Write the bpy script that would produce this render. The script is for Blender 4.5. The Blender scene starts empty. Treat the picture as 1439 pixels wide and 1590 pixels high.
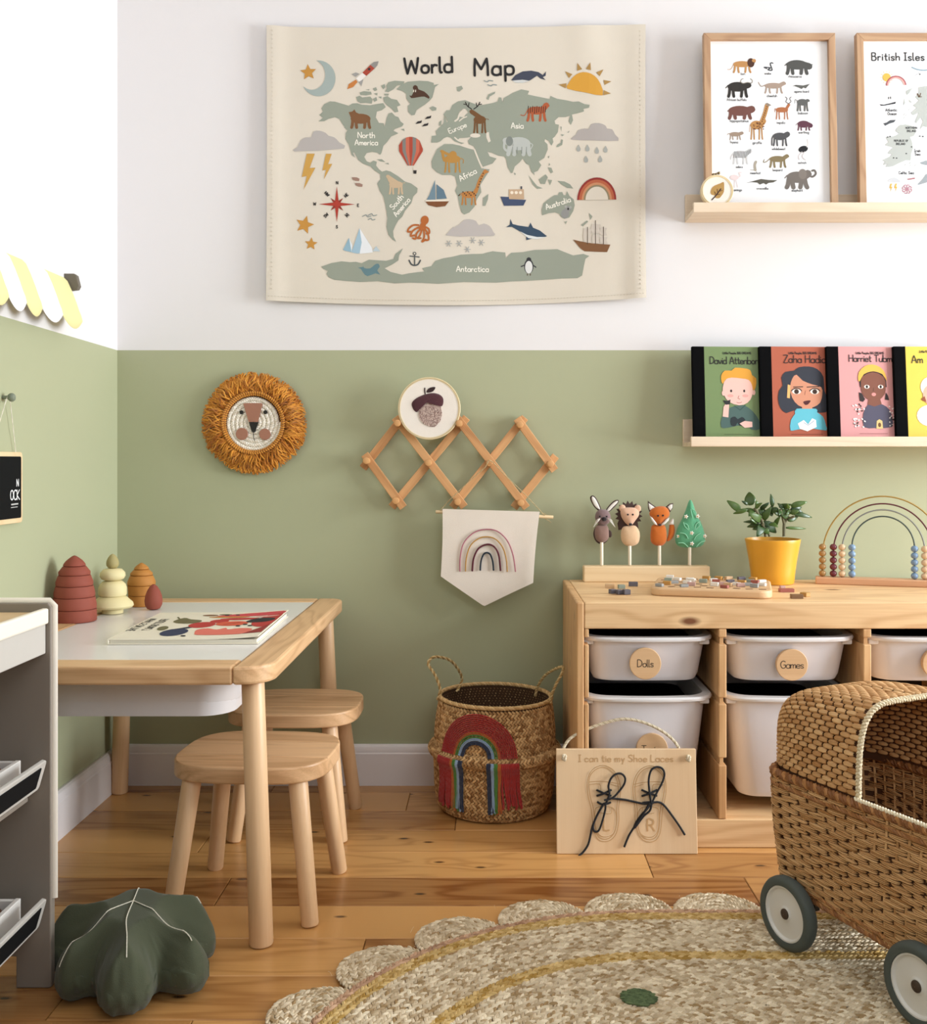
import bpy, bmesh, math, random
import numpy as np
from mathutils import Vector, Matrix, Euler
from mathutils.geometry import tessellate_polygon
random.seed(7); rng = np.random.default_rng(7)
S = bpy.context.scene; COL = S.collection

# ---------------------------------------------------------------- camera, world, lights, exposure
F, VX, VY, CH, DW = 1615.0, 761.0, 715.0, 0.83, 2.67     # focal length in px, vanishing point, eye height, distance to back wall
cam = bpy.data.cameras.new('camera'); co = bpy.data.objects.new('camera', cam); COL.objects.link(co)
co.location = (0, -DW, CH); co.rotation_euler = (math.pi/2, 0, 0)
cam.sensor_fit = 'HORIZONTAL'; cam.sensor_width = 36; cam.lens = 36*F/1439
cam.shift_x = -(VX-719.5)/1439; cam.shift_y = -(795-VY)/1439; cam.clip_start = 0.02
S.camera = co
w = bpy.data.worlds.new('world'); S.world = w; w.use_nodes = True
w.node_tree.nodes['Background'].inputs[0].default_value = (0.86, 0.94, 1.0, 1)
w.node_tree.nodes['Background'].inputs[1].default_value = 0.30
def area(name, loc, target, sx, sy, power, col):
    l = bpy.data.lights.new(name, 'AREA'); l.shape = 'RECTANGLE'; l.size = sx; l.size_y = sy; l.energy = power; l.color = col
    o = bpy.data.objects.new(name, l); COL.objects.link(o); o.location = loc
    o.rotation_euler = (Vector(target)-Vector(loc)).to_track_quat('-Z', 'Y').to_euler()
    return o
area('window_daylight', (3.25, -1.1, 1.12), (-0.6, -0.75, 0.85), 1.25, 1.6, 205, (0.87, 0.93, 0.985))
area('second_window_daylight', (1.0, -4.2, 2.2), (0.1, -0.8, 0.6), 1.6, 1.3, 30, (0.87, 0.93, 0.985))
S.view_settings.view_transform = 'Standard'; S.view_settings.look = 'None'; S.view_settings.gamma = 1
S.view_settings.use_curve_mapping = False
S.view_settings.exposure = -0.22

# ---------------------------------------------------------------- helpers
def W(px, py, D):
    'point of the room seen at photo pixel (px, py), D metres in front of the lens'
    return Vector(((px-VX)*D/F, D-DW, CH-(py-VY)*D/F))
def lin(h):
    h = h.lstrip('#'); r = []
    for i in (0, 2, 4):
        c = int(h[i:i+2], 16)/255
        r.append(c/12.92 if c <= 0.04045 else ((c+0.055)/1.055)**2.4)
    return (*r, 1)
def newmat(name):
    m = bpy.data.materials.new(name); m.use_nodes = True
    return m, m.node_tree.nodes, m.node_tree.links, m.node_tree.nodes['Principled BSDF']
def plain(name, hexc, rough=0.6, var=0.0, scale=30, bump=0.0, bscale=200, sheen=0.0, metal=0.0, stretch=(1, 1, 1), coat=0.0, spec=0.5):
    m, n, l, b = newmat(name)
    b.inputs['Roughness'].default_value = rough; b.inputs['Metallic'].default_value = metal
    b.inputs['Base Color'].default_value = lin(hexc)
    b.inputs['Specular IOR Level'].default_value = spec
    if sheen: b.inputs['Sheen Weight'].default_value = sheen
    if coat: b.inputs['Coat Weight'].default_value = coat
    if var or bump:
        tc = n.new('ShaderNodeTexCoord'); mp = n.new('ShaderNodeMapping'); mp.inputs['Scale'].default_value = stretch
        l.new(tc.outputs['Object'], mp.inputs[0])
    if var:
        t = n.new('ShaderNodeTexNoise'); t.inputs['Scale'].default_value = scale; t.inputs['Detail'].default_value = 4
        l.new(mp.outputs[0], t.inputs['Vector'])
        mx = n.new('ShaderNodeMixRGB'); mx.blend_type = 'MIX'
        c = lin(hexc)
        mx.inputs[1].default_value = tuple(x*(1-var) for x in c[:3])+(1,); mx.inputs[2].default_value = tuple(min(1, x*(1+var)) for x in c[:3])+(1,)
        l.new(t.outputs['Fac'], mx.inputs[0]); l.new(mx.outputs[0], b.inputs['Base Color'])
    if bump:
        t2 = n.new('ShaderNodeTexNoise'); t2.inputs['Scale'].default_value = bscale; t2.inputs['Detail'].default_value = 3
        l.new(mp.outputs[0], t2.inputs['Vector'])
        bp = n.new('ShaderNodeBump'); bp.inputs['Strength'].default_value = bump; bp.inputs['Distance'].default_value = 0.002
        l.new(t2.outputs['Fac'], bp.inputs['Height']); l.new(bp.outputs[0], b.inputs['Normal'])
    return m
def wood(name, light, dark, axis=0, rough=0.45, ring=22, knots=0.0, contrast=1.0, rand=0.0, knotcol='#5a3216'):
    'sawn wood: growth rings stretched along one axis and bent round a few knots, fine pores, tone that drifts'
    m, n, l, b = newmat(name); b.inputs['Roughness'].default_value = rough
    def math_(op, a, c, clamp=False):
        t = n.new('ShaderNodeMath'); t.operation = op; t.use_clamp = clamp
        for k, v in ((0, a), (1, c)):
            if v is None: continue
            if isinstance(v, (int, float)): t.inputs[k].default_value = v
            else: l.new(v, t.inputs[k])
        return t.outputs[0]
    tc = n.new('ShaderNodeTexCoord'); oi = n.new('ShaderNodeObjectInfo'); sx = n.new('ShaderNodeSeparateXYZ'); l.new(tc.outputs['Object'], sx.inputs[0])
    oth = [k for k in range(3) if k != axis]
    al = math_('ADD', sx.outputs[axis], math_('MULTIPLY', oi.outputs['Random'], 17.3)); ac = math_('ADD', sx.outputs[oth[0]], sx.outputs[oth[1]]); ac = math_('ADD', ac, math_('MULTIPLY', oi.outputs['Random'], 5.7))
    dp = math_('SUBTRACT', sx.outputs[oth[0]], sx.outputs[oth[1]])
    def vec(a, c, d=0.0):
        x = n.new('ShaderNodeCombineXYZ'); l.new(math_('MULTIPLY', al, a), x.inputs[0]); l.new(math_('MULTIPLY', ac, c), x.inputs[1])
        if d: l.new(math_('MULTIPLY', dp, d), x.inputs[2])
        return x.outputs[0]
    def noise(v, det, dist=0.0):
        t = n.new('ShaderNodeTexNoise'); t.inputs['Scale'].default_value = 1; t.inputs['Detail'].default_value = det; t.inputs['Distortion'].default_value = dist
        l.new(v, t.inputs['Vector']); return t.outputs['Fac']
    big = noise(vec(1.5, 11.0, 4.0), 2.0, 0.4); phase = math_('MULTIPLY', big, ring*2.6)
    kn = None
    if knots:
        v = n.new('ShaderNodeTexVoronoi'); v.voronoi_dimensions = '2D'; v.inputs['Scale'].default_value = 1.0; l.new(vec(3.0, 7.0), v.inputs['Vector'])
        kd = v.outputs['Distance']; halo = math_('POWER', 2.718, math_('MULTIPLY', kd, -9.0)); phase = math_('ADD', phase, math_('MULTIPLY', halo, 9.0))
        r = n.new('ShaderNodeMapRange'); r.inputs['From Min'].default_value = 0.035*knots; r.inputs['From Max'].default_value = 0.085*knots; r.inputs['To Min'].default_value = 0.9; r.inputs['To Max'].default_value = 0.0
        l.new(kd, r.inputs[0]); kn = r.outputs[0]
    line = math_('POWER', math_('MULTIPLY_ADD', math_('SINE', phase, None), 0.5), 2.0)
    for nd in n:
        if nd.type == 'MATH' and nd.operation == 'MULTIPLY_ADD': nd.inputs[2].default_value = 0.5
    fine = noise(vec(7, 260, 260), 3); tone = noise(vec(1.2, 5.0, 2.0), 1)
    f = math_('ADD', math_('MULTIPLY', line, 0.34*contrast), math_('MULTIPLY', fine, 0.55*contrast)); f = math_('ADD', f, math_('MULTIPLY', tone, 0.35*contrast))
    if rand: f = math_('ADD', f, math_('MULTIPLY', oi.outputs['Random'], rand))
    f = math_('ADD', f, -0.24*contrast-rand*0.5, True)
    mx = n.new('ShaderNodeMixRGB'); mx.inputs[1].default_value = lin(light); mx.inputs[2].default_value = lin(dark); l.new(f, mx.inputs[0]); out = mx
    if kn is not None:
        mk = n.new('ShaderNodeMixRGB'); mk.inputs[2].default_value = lin(knotcol); l.new(kn, mk.inputs[0]); l.new(mx.outputs[0], mk.inputs[1]); out = mk
    l.new(out.outputs[0], b.inputs['Base Color'])
    bp = n.new('ShaderNodeBump'); bp.inputs['Strength'].default_value = 0.08; bp.inputs['Distance'].default_value = 0.001
    l.new(fine, bp.inputs['Height']); l.new(bp.outputs[0], b.inputs['Normal'])
    return m
def tinted(name, c0, c1, rough=0.75, bump=0.25, bscale=900, sheen=0.0, spec=0.3):
    'colour runs from c0 to c1 with the tint every strand carries'
    m, n, l, b = newmat(name); b.inputs['Roughness'].default_value = rough
    if sheen: b.inputs['Sheen Weight'].default_value = sheen
    b.inputs['Specular IOR Level'].default_value = spec
    at = n.new('ShaderNodeAttribute'); at.attribute_name = 'tint'
    mx = n.new('ShaderNodeMixRGB'); mx.inputs[1].default_value = lin(c0); mx.inputs[2].default_value = lin(c1)
    l.new(at.outputs['Fac'], mx.inputs[0]); l.new(mx.outputs[0], b.inputs['Base Color'])
    tc = n.new('ShaderNodeTexCoord'); t = n.new('ShaderNodeTexNoise'); t.inputs['Scale'].default_value = bscale; l.new(tc.outputs['Object'], t.inputs['Vector'])
    bp = n.new('ShaderNodeBump'); bp.inputs['Strength'].default_value = bump; bp.inputs['Distance'].default_value = 0.001
    l.new(t.outputs['Fac'], bp.inputs['Height']); l.new(bp.outputs[0], b.inputs['Normal'])
    return m
INKS = {}
def ink(h):
    if h not in INKS: INKS[h] = plain('ink_'+h.strip('#'), h, 0.8)
    return INKS[h]

def thing(name, label, cat, loc=(0, 0, 0), rot=(0, 0, 0), group=None):
    o = bpy.data.objects.new(name, None); COL.objects.link(o); o.empty_display_size = 0.05
    o.location = loc; o.rotation_euler = rot if isinstance(rot, (tuple, list)) else (0, 0, rot)
    return tag(o, label, cat, group)
def tag(o, label, cat, group=None):
    o['label'] = label; o['category'] = cat
    if group: o['group'] = group
    return o
def copy_tree(o, parent=None):
    c = o.copy(); COL.objects.link(c)
    if parent: c.parent = parent
    for ch in list(o.children): copy_tree(ch, c)
    return c
def smooth(pts, k=4, closed=False):
    'Catmull-Rom through the points'
    P = [np.array(p, float) for p in pts]; n = len(P)
    if n < 3: return [tuple(p) for p in P]
    out = []; rg = range(n if closed else n-1)
    for i in rg:
        if closed: p0, p1, p2, p3 = P[(i-1) % n], P[i], P[(i+1) % n], P[(i+2) % n]
        else: p0, p1, p2, p3 = P[max(i-1, 0)], P[i], P[i+1], P[min(i+2, n-1)]
        for j in range(k):
            t = j/k
            out.append(tuple(0.5*((2*p1)+(-p0+p2)*t+(2*p0-5*p1+4*p2-p3)*t*t+(-p0+3*p1-3*p2+p3)*t**3)))
    if not closed: out.append(tuple(P[-1]))
    return out
def frames(P, closed=False):
    P = np.array(P, float); n = len(P)
    T = (np.roll(P, -1, 0)-np.roll(P, 1, 0)) if closed else np.gradient(P, axis=0)
    T /= np.maximum(np.linalg.norm(T, axis=1, keepdims=True), 1e-9)
    a = np.array([0, 0, 1.0]) if abs(T[0][2]) < 0.9 else np.array([0, 1.0, 0])
    N = np.zeros_like(P); N[0] = a-T[0]*a.dot(T[0]); N[0] /= np.linalg.norm(N[0])
    for i in range(1, n):
        v = N[i-1]-T[i]*N[i-1].dot(T[i]); N[i] = v/max(np.linalg.norm(v), 1e-9)
    return P, T, N, np.cross(T, N)

class MB:
    'collects shapes and links them as one mesh object'
    def __init__(s): s.v = []; s.f = []; s.m = []; s.sm = []; s.t = []; s.hard = []; s.M = Matrix.Identity(4)
    def add(s, verts, faces, mat=0, sm=True, tint=0.5):
        o = len(s.v)
        if s.M != Matrix.Identity(4): verts = [tuple(s.M @ Vector(p)) for p in verts]
        s.v.extend(verts); s.f.extend([tuple(i+o for i in f) for f in faces])
        s.m.extend([mat]*len(faces)); s.sm.extend([sm]*len(faces))
        s.t.extend(tint if isinstance(tint, list) else [tint]*len(verts))
        return s
    def bm(s, b, mat=0, sm=True):
        b.verts.index_update(); b.normal_update(); v = [tuple(p.co) for p in b.verts]; f = [[q.index for q in k.verts] for k in b.faces]
        o = len(s.v); s.hard += [tuple(sorted((e.verts[0].index+o, e.verts[1].index+o))) for e in b.edges if len(e.link_faces) == 2 and e.calc_face_angle(0) > 0.3]
        b.free()
        return s.add(v, f, mat, sm)
    def box(s, c, size, bev=0.0, rot=None, mat=0, seg=2):
        b = bmesh.new(); bmesh.ops.create_cube(b, size=1)
        for v in b.verts: v.co = Vector((v.co.x*size[0], v.co.y*size[1], v.co.z*size[2]))
        if bev: bmesh.ops.bevel(b, geom=b.edges[:], offset=bev, segments=seg, profile=0.5, affect='EDGES')
        R = rot if rot is not None else Matrix.Identity(3)
        for v in b.verts: v.co = R @ v.co + Vector(c)
        return s.bm(b, mat)
    def bx(s, x0, x1, y0, y1, z0, z1, bev=0.0, mat=0, seg=2):
        return s.box(((x0+x1)/2, (y0+y1)/2, (z0+z1)/2), (abs(x1-x0), abs(y1-y0), abs(z1-z0)), bev, None, mat, seg)
    def tube(s, pts, r, n=8, closed=False, mat=0, tint=0.5, flat=1.0):
        P, T, N, B = frames(pts, closed); k = len(P)
        R = np.full(k, r, float) if np.isscalar(r) else np.array(r, float)
        a = np.arange(n)*2*np.pi/n
        V = P[:, None]+R[:, None, None]*(np.cos(a)[None, :, None]*N[:, None]*flat+np.sin(a)[None, :, None]*B[:, None])
        V = [tuple(x) for x in V.reshape(-1, 3)]; f = []
        for i in range(k if closed else k-1):
            j = (i+1) % k
            for q in range(n): f.append((i*n+q, i*n+(q+1) % n, j*n+(q+1) % n, j*n+q))
        if not closed:
            f.append(tuple(range(n))[::-1]); f.append(tuple((k-1)*n+q for q in range(n)))
        return s.add(V, f, mat, True, tint)
    def rod(s, a, b, r0, r1=None, n=20, bev=0.0, mat=0):
        'round bar with softened ends'
        r1 = r0 if r1 is None else r1; a = np.array(a, float); b = np.array(b, float); L = np.linalg.norm(b-a)
        if not bev: return s.tube([a, b], [r0, r1], n, mat=mat)
        e = bev; st = [(0, r0-e), (e*0.3, r0-e*0.3), (e, r0), (L-e, r1), (L-e*0.3, r1-e*0.3), (L, r1-e)]
        return s.tube([a+(b-a)*q/L for q, _ in st], [r for _, r in st], n, mat=mat)
    def lathe(s, prof, n=32, c=(0, 0, 0), mat=0, axis='z', cap=True, tint=0.5):
        V = []; f = []; k = len(prof)
        for r, z in prof:
            for q in range(n):
                a = 2*math.pi*q/n
                p = (r*math.cos(a), r*math.sin(a), z)
                if axis == 'y': p = (p[0], p[2], p[1])
                elif axis == 'x': p = (p[2], p[0], p[1])
                V.append((p[0]+c[0], p[1]+c[1], p[2]+c[2]))
        for i in range(k-1):
            for q in range(n):
                g = (i*n+q, i*n+(q+1) % n, (i+1)*n+(q+1) % n, (i+1)*n+q)
                f.append(g[::-1] if axis == 'y' else g)
        if cap: f.append(tuple(range(n))[::-1]); f.append(tuple((k-1)*n+q for q in range(n)))
        return s.add(V, f, mat, True, tint)
    def ball(s, c, r, n=16, m=10, mat=0, rot=None):
        r = (r, r, r) if np.isscalar(r) else r; V = []; f = []
        R = rot if rot is not None else Matrix.Identity(3)
        for i in range(m+1):
            t = math.pi*i/m
            for q in range(n):
                a = 2*math.pi*q/n
                V.append(tuple(R @ Vector((r[0]*math.sin(t)*math.cos(a), r[1]*math.sin(t)*math.sin(a), r[2]*math.cos(t)))+Vector(c)))
        for i in range(m):
            for q in range(n): f.append((i*n+q, (i+1)*n+q, (i+1)*n+(q+1) % n, i*n+(q+1) % n))
        return s.add(V, f, mat)
    def prism(s, out, y0, y1, fn=None, mat=0, bev=0.0):
        'outline (x, z) swept from y0 (front) to y1 (back); fn maps points to 3-D'
        b = bmesh.new(); vs = [b.verts.new((x, y0, z)) for x, z in out]; fc = b.faces.new(vs)
        if fc.normal.y > 0 or (fc.normal_update() or fc.normal.y > 0): fc.normal_flip()
        g = bmesh.ops.extrude_face_region(b, geom=[fc])
        for v in g['geom']:
            if isinstance(v, bmesh.types.BMVert): v.co.y = y1
        bmesh.ops.recalc_face_normals(b, faces=b.faces[:])
        if bev:
            ed = [e for e in b.edges if abs(e.verts[0].co.y-e.verts[1].co.y) < 1e-7]
            bmesh.ops.bevel(b, geom=ed, offset=bev, segments=2, profile=0.5, affect='EDGES')
        if fn:
            for v in b.verts: v.co = fn(v.co)
        return s.bm(b, mat)
    def pillow(s, out, t, yc, mat=0, rings=6, p=0.5, back=True):
        'stuffed shape: outline (x, z) swollen to thickness t about depth yc'
        P = np.array(out, float); c = P.mean(0); n = len(P); V = []; f = []
        def half(sg):
            o = len(V)
            for k in range(rings):
                q = 1-(k/rings)**1.6
                h = t*(1-q**2.2)**p
                for x in P: V.append((c[0]+(x[0]-c[0])*q, yc+sg*h, c[1]+(x[1]-c[1])*q))
            V.append((c[0], yc+sg*t, c[1]))
            for k in range(rings-1):
                for i in range(n):
                    g = (o+k*n+i, o+k*n+(i+1) % n, o+(k+1)*n+(i+1) % n, o+(k+1)*n+i); f.append(g if sg < 0 else g[::-1])
            for i in range(n):
                g = (o+(rings-1)*n+i, o+(rings-1)*n+(i+1) % n, len(V)-1); f.append(g if sg < 0 else g[::-1])
        half(-1)
        if back: half(1)
        return s.add(V, f, mat)
    def kernels(s, C, T, N, L, Wd, H, tint, mat=0, n=6, ends=(.12, .75)):
        'many plump strand pieces: centre, direction, outward normal, length, width, thickness'
        C = np.array(C, float); k = len(C)
        T = np.array(T, float); N = np.array(N, float)
        T /= np.linalg.norm(T, axis=1, keepdims=True); N -= T*(N*T).sum(1, keepdims=True); N /= np.maximum(np.linalg.norm(N, axis=1, keepdims=True), 1e-9)
        B = np.cross(N, T); g = lambda x: np.broadcast_to(np.asarray(x, float), (k,))
        L, Wd, H = g(L), g(Wd), g(H)
        tt = np.array([-1, -.7, 0, .7, 1.0]); pr = np.array([ends[0], ends[1], 1, ends[1], ends[0]]); a = np.arange(n)*2*np.pi/n
        V = (C[:, None, None]+T[:, None, None]*(tt[None, :, None, None]*L[:, None, None, None]/2)
             + pr[None, :, None, None]*(np.cos(a)[None, None, :, None]*B[:, None, None]*Wd[:, None, None, None]/2+np.sin(a)[None, None, :, None]*N[:, None, None]*H[:, None, None, None]/2))
        m = 5*n; base = []
        for i in range(4):
            for q in range(n): base.append((i*n+q, i*n+(q+1) % n, (i+1)*n+(q+1) % n, (i+1)*n+q))
        fb = np.array(base); FF = (fb[None]+(np.arange(k)*m)[:, None, None]).reshape(-1, 4)
        o = len(s.v); s.v.extend(map(tuple, V.reshape(-1, 3).tolist())); s.f.extend(map(tuple, (FF+o).tolist()))
        s.m.extend([mat]*len(FF)); s.sm.extend([True]*len(FF)); s.t.extend(np.repeat(g(tint), m).tolist())
        return s
    def rope(s, pts, R, strands=3, pitch=0.012, closed=False, mat=0, n=6, step=None, tint=None):
        'twisted rope along the points'
        P = np.array(pts, float)
        if closed: P = np.vstack([P, P[:1]])
        d = np.r_[0, np.cumsum(np.linalg.norm(np.diff(P, axis=0), axis=1))]; step = step or pitch/7
        k = max(6, int(d[-1]/step)); q = np.linspace(0, d[-1], k)
        Q = np.stack([np.interp(q, d, P[:, i]) for i in range(3)], 1); _, T, N, B = frames(Q)
        turns = max(1, round(d[-1]/pitch))
        for j in range(strands):
            a = q/d[-1]*turns*2*np.pi+j*2*np.pi/strands
            s.tube(Q+R*0.5*(np.cos(a)[:, None]*N+np.sin(a)[:, None]*B), R*0.56, n, mat=mat, tint=random.random() if tint is None else tint)
        return s
    def obj(s, name, mats, parent=None, sharp=40, tints=False, stuff=False, at=None):
        me = bpy.data.meshes.new(name); me.from_pydata(s.v, [], s.f)
        mats = mats if isinstance(mats, (list, tuple)) else [mats]
        for m in mats: me.materials.append(m)
        me.polygons.foreach_set('material_index', s.m); me.polygons.foreach_set('use_smooth', s.sm)
        if tints:
            a = me.attributes.new('tint', 'FLOAT', 'POINT'); a.data.foreach_set('value', s.t)
        if sharp: me.set_sharp_from_angle(angle=math.radians(sharp))
        if s.hard:
            me.update(calc_edges=True); hs = set(s.hard); at_ = me.attributes.get('sharp_edge') or me.attributes.new('sharp_edge', 'BOOLEAN', 'EDGE')
            vals = [d.value for d in at_.data]
            for e in me.edges:
                k = tuple(sorted(e.vertices))
                if k in hs: vals[e.index] = True
            at_.data.foreach_set('value', vals)
        me.update()
        o = bpy.data.objects.new(name, me); COL.objects.link(o)
        if parent: o.parent = parent
        if at is not None: o.location = at
        if stuff: o['kind'] = 'stuff'
        return o
def struct(o): o['kind'] = 'structure'; return o

# ---------------------------------------------------------------- flat print: polygons, strokes and a hand-drawn stroke alphabet
GL = {'a': '4;4 3 3 4 1 4 0 2.6 0 1 1 0 3 0 4 1|4 4 4 0', 'b': '4;0 8 0 0|0 3 1 4 3 4 4 3 4 1 3 0 1 0 0 1', 'c': '3.6;3.6 3.4 2.6 4 1 4 0 3 0 1 1 0 2.6 0 3.6 .6',
 'd': '4;4 8 4 0|4 3 3 4 1 4 0 3 0 1 1 0 3 0 4 1', 'e': '3.8;0 2 3.8 2.2 3.4 3.6 2.2 4 1 4 0 3 0 1 1 0 2.8 0 3.8 .7', 'f': '2.6;3 7.4 2.2 8 1.2 7.2 1.2 0|0 4.2 2.6 4.2',
 'g': '4;4 3 3 4 1 4 0 3 0 1 1 0 3 0 4 1|4 4 4 -2 3 -3 1 -3 0 -2.4', 'h': '3.6;0 8 0 0|0 2.8 1.5 4 3 4 3.6 3 3.6 0', 'i': '.5;.2 4 .2 0|.2 5.6 .2 6.1', 'j': '1.5;1.5 4 1.5 -2 .8 -3 0 -2.6|1.5 5.6 1.5 6.1',
 'k': '3.3;0 8 0 0|3 4 0 1.8 3.3 0', 'l': '.9;0 8 0 .7 .9 0', 'm': '5.5;0 4 0 0|0 2.8 1.2 4 2.2 4 2.7 3 2.7 0|2.7 2.8 4 4 5 4 5.5 3 5.5 0', 'n': '3.6;0 4 0 0|0 2.8 1.5 4 3 4 3.6 3 3.6 0',
 'o': '4;2 4 .6 3.6 0 2 .6 .4 2 0 3.4 .4 4 2 3.4 3.6 2 4', 'p': '4;0 4 0 -3|0 3 1 4 3 4 4 3 4 1 3 0 1 0 0 1', 'q': '4;4 4 4 -3|4 3 3 4 1 4 0 3 0 1 1 0 3 0 4 1', 'r': '2.6;0 4 0 0|0 2.6 1.2 4 2.6 3.8',
 's': '3;3 3.5 2 4 .8 4 0 3.2 .6 2.4 2.3 1.7 3 .9 2.2 0 .8 0 0 .6', 't': '2.6;1.2 7 1.2 .8 1.9 0 2.6 .3|0 4.5 2.6 4.5', 'u': '3.6;0 4 0 1 1 0 2.4 0 3.6 1.2|3.6 4 3.6 0', 'v': '3.6;0 4 1.8 0 3.6 4',
 'w': '5.2;0 4 1.2 0 2.6 3.4 4 0 5.2 4', 'x': '3.4;0 4 3.4 0|3.4 4 0 0', 'y': '3.6;0 4 1.8 .4|3.6 4 1 -3', 'z': '3.4;0 4 3.4 4 0 0 3.4 0',
 'A': '5.4;0 0 2.7 8 5.4 0|.9 2.8 4.5 2.8', 'B': '4.6;0 8 0 0|0 8 3 8 4 6.8 3 4.4 0 4.4|3 4.4 4.6 2.6 3.4 0 0 0', 'C': '5;5 7 3.4 8 1.4 7.6 0 5.4 0 2.6 1.4 .4 3.4 0 5 1', 'D': '5;0 8 0 0|0 8 2.6 8 4.8 6 5 3.4 3.6 .8 0 0',
 'E': '4;4 8 0 8 0 0 4 0|0 4.2 3.2 4.2', 'F': '4;4 8 0 8 0 0|0 4.2 3.2 4.2', 'G': '5.2;5 7 3.4 8 1.4 7.6 0 5.4 0 2.6 1.4 .3 3.6 0 5.2 1.4 5.2 3.6 3 3.6', 'H': '5;0 8 0 0|5 8 5 0|0 4 5 4.2', 'I': '2.4;1.2 8 1.2 0|0 8 2.4 8|0 0 2.4 0',
 'J': '4;4 8 4 2 3 0 1 0 0 1.4', 'K': '4.6;0 8 0 0|4.4 8 0 3.6 4.6 0', 'L': '4;0 8 0 0 4 0', 'M': '6.4;0 0 .4 8 3.2 3 6 8 6.4 0', 'N': '5;0 0 0 8 5 0 5 8', 'O': '5.4;2.7 8 .8 7 0 4 .8 1 2.7 0 4.6 1 5.4 4 4.6 7 2.7 8',
 'P': '4.4;0 0 0 8 3 8 4.4 6.4 3.4 4 0 3.8', 'R': '4.8;0 0 0 8 3 8 4.4 6.4 3.4 4.2 0 4|2.4 4 4.8 0', 'S': '4.4;4.2 7 2.8 8 1 7.6 .3 6 1.4 4.6 3.4 3.6 4.4 2 3.2 .2 1.4 0 0 1', 'T': '5;2.5 8 2.5 0|0 8 5 8',
 'U': '5;0 8 0 2 1.4 0 3.6 0 5 2 5 8', 'V': '5;0 8 2.5 0 5 8', 'W': '7.2;0 8 1.4 0 3.6 6.6 5.6 0 7.2 8', 'Y': '4.8;0 8 2.4 4 4.8 8|2.4 4 2.4 0', 'Z': '4.6;0 8 4.6 8 0 0 4.6 0', "'": '.4;.2 8 .2 6.6', ',': '.5;.4 .4 0 -1', '?': '3.4;0 6.6 1 8 2.6 8 3.4 6.4 1.8 4 1.8 2.6|1.8 .5 1.8 0', '.': '.5;.2 .3 .2 0'}
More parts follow.
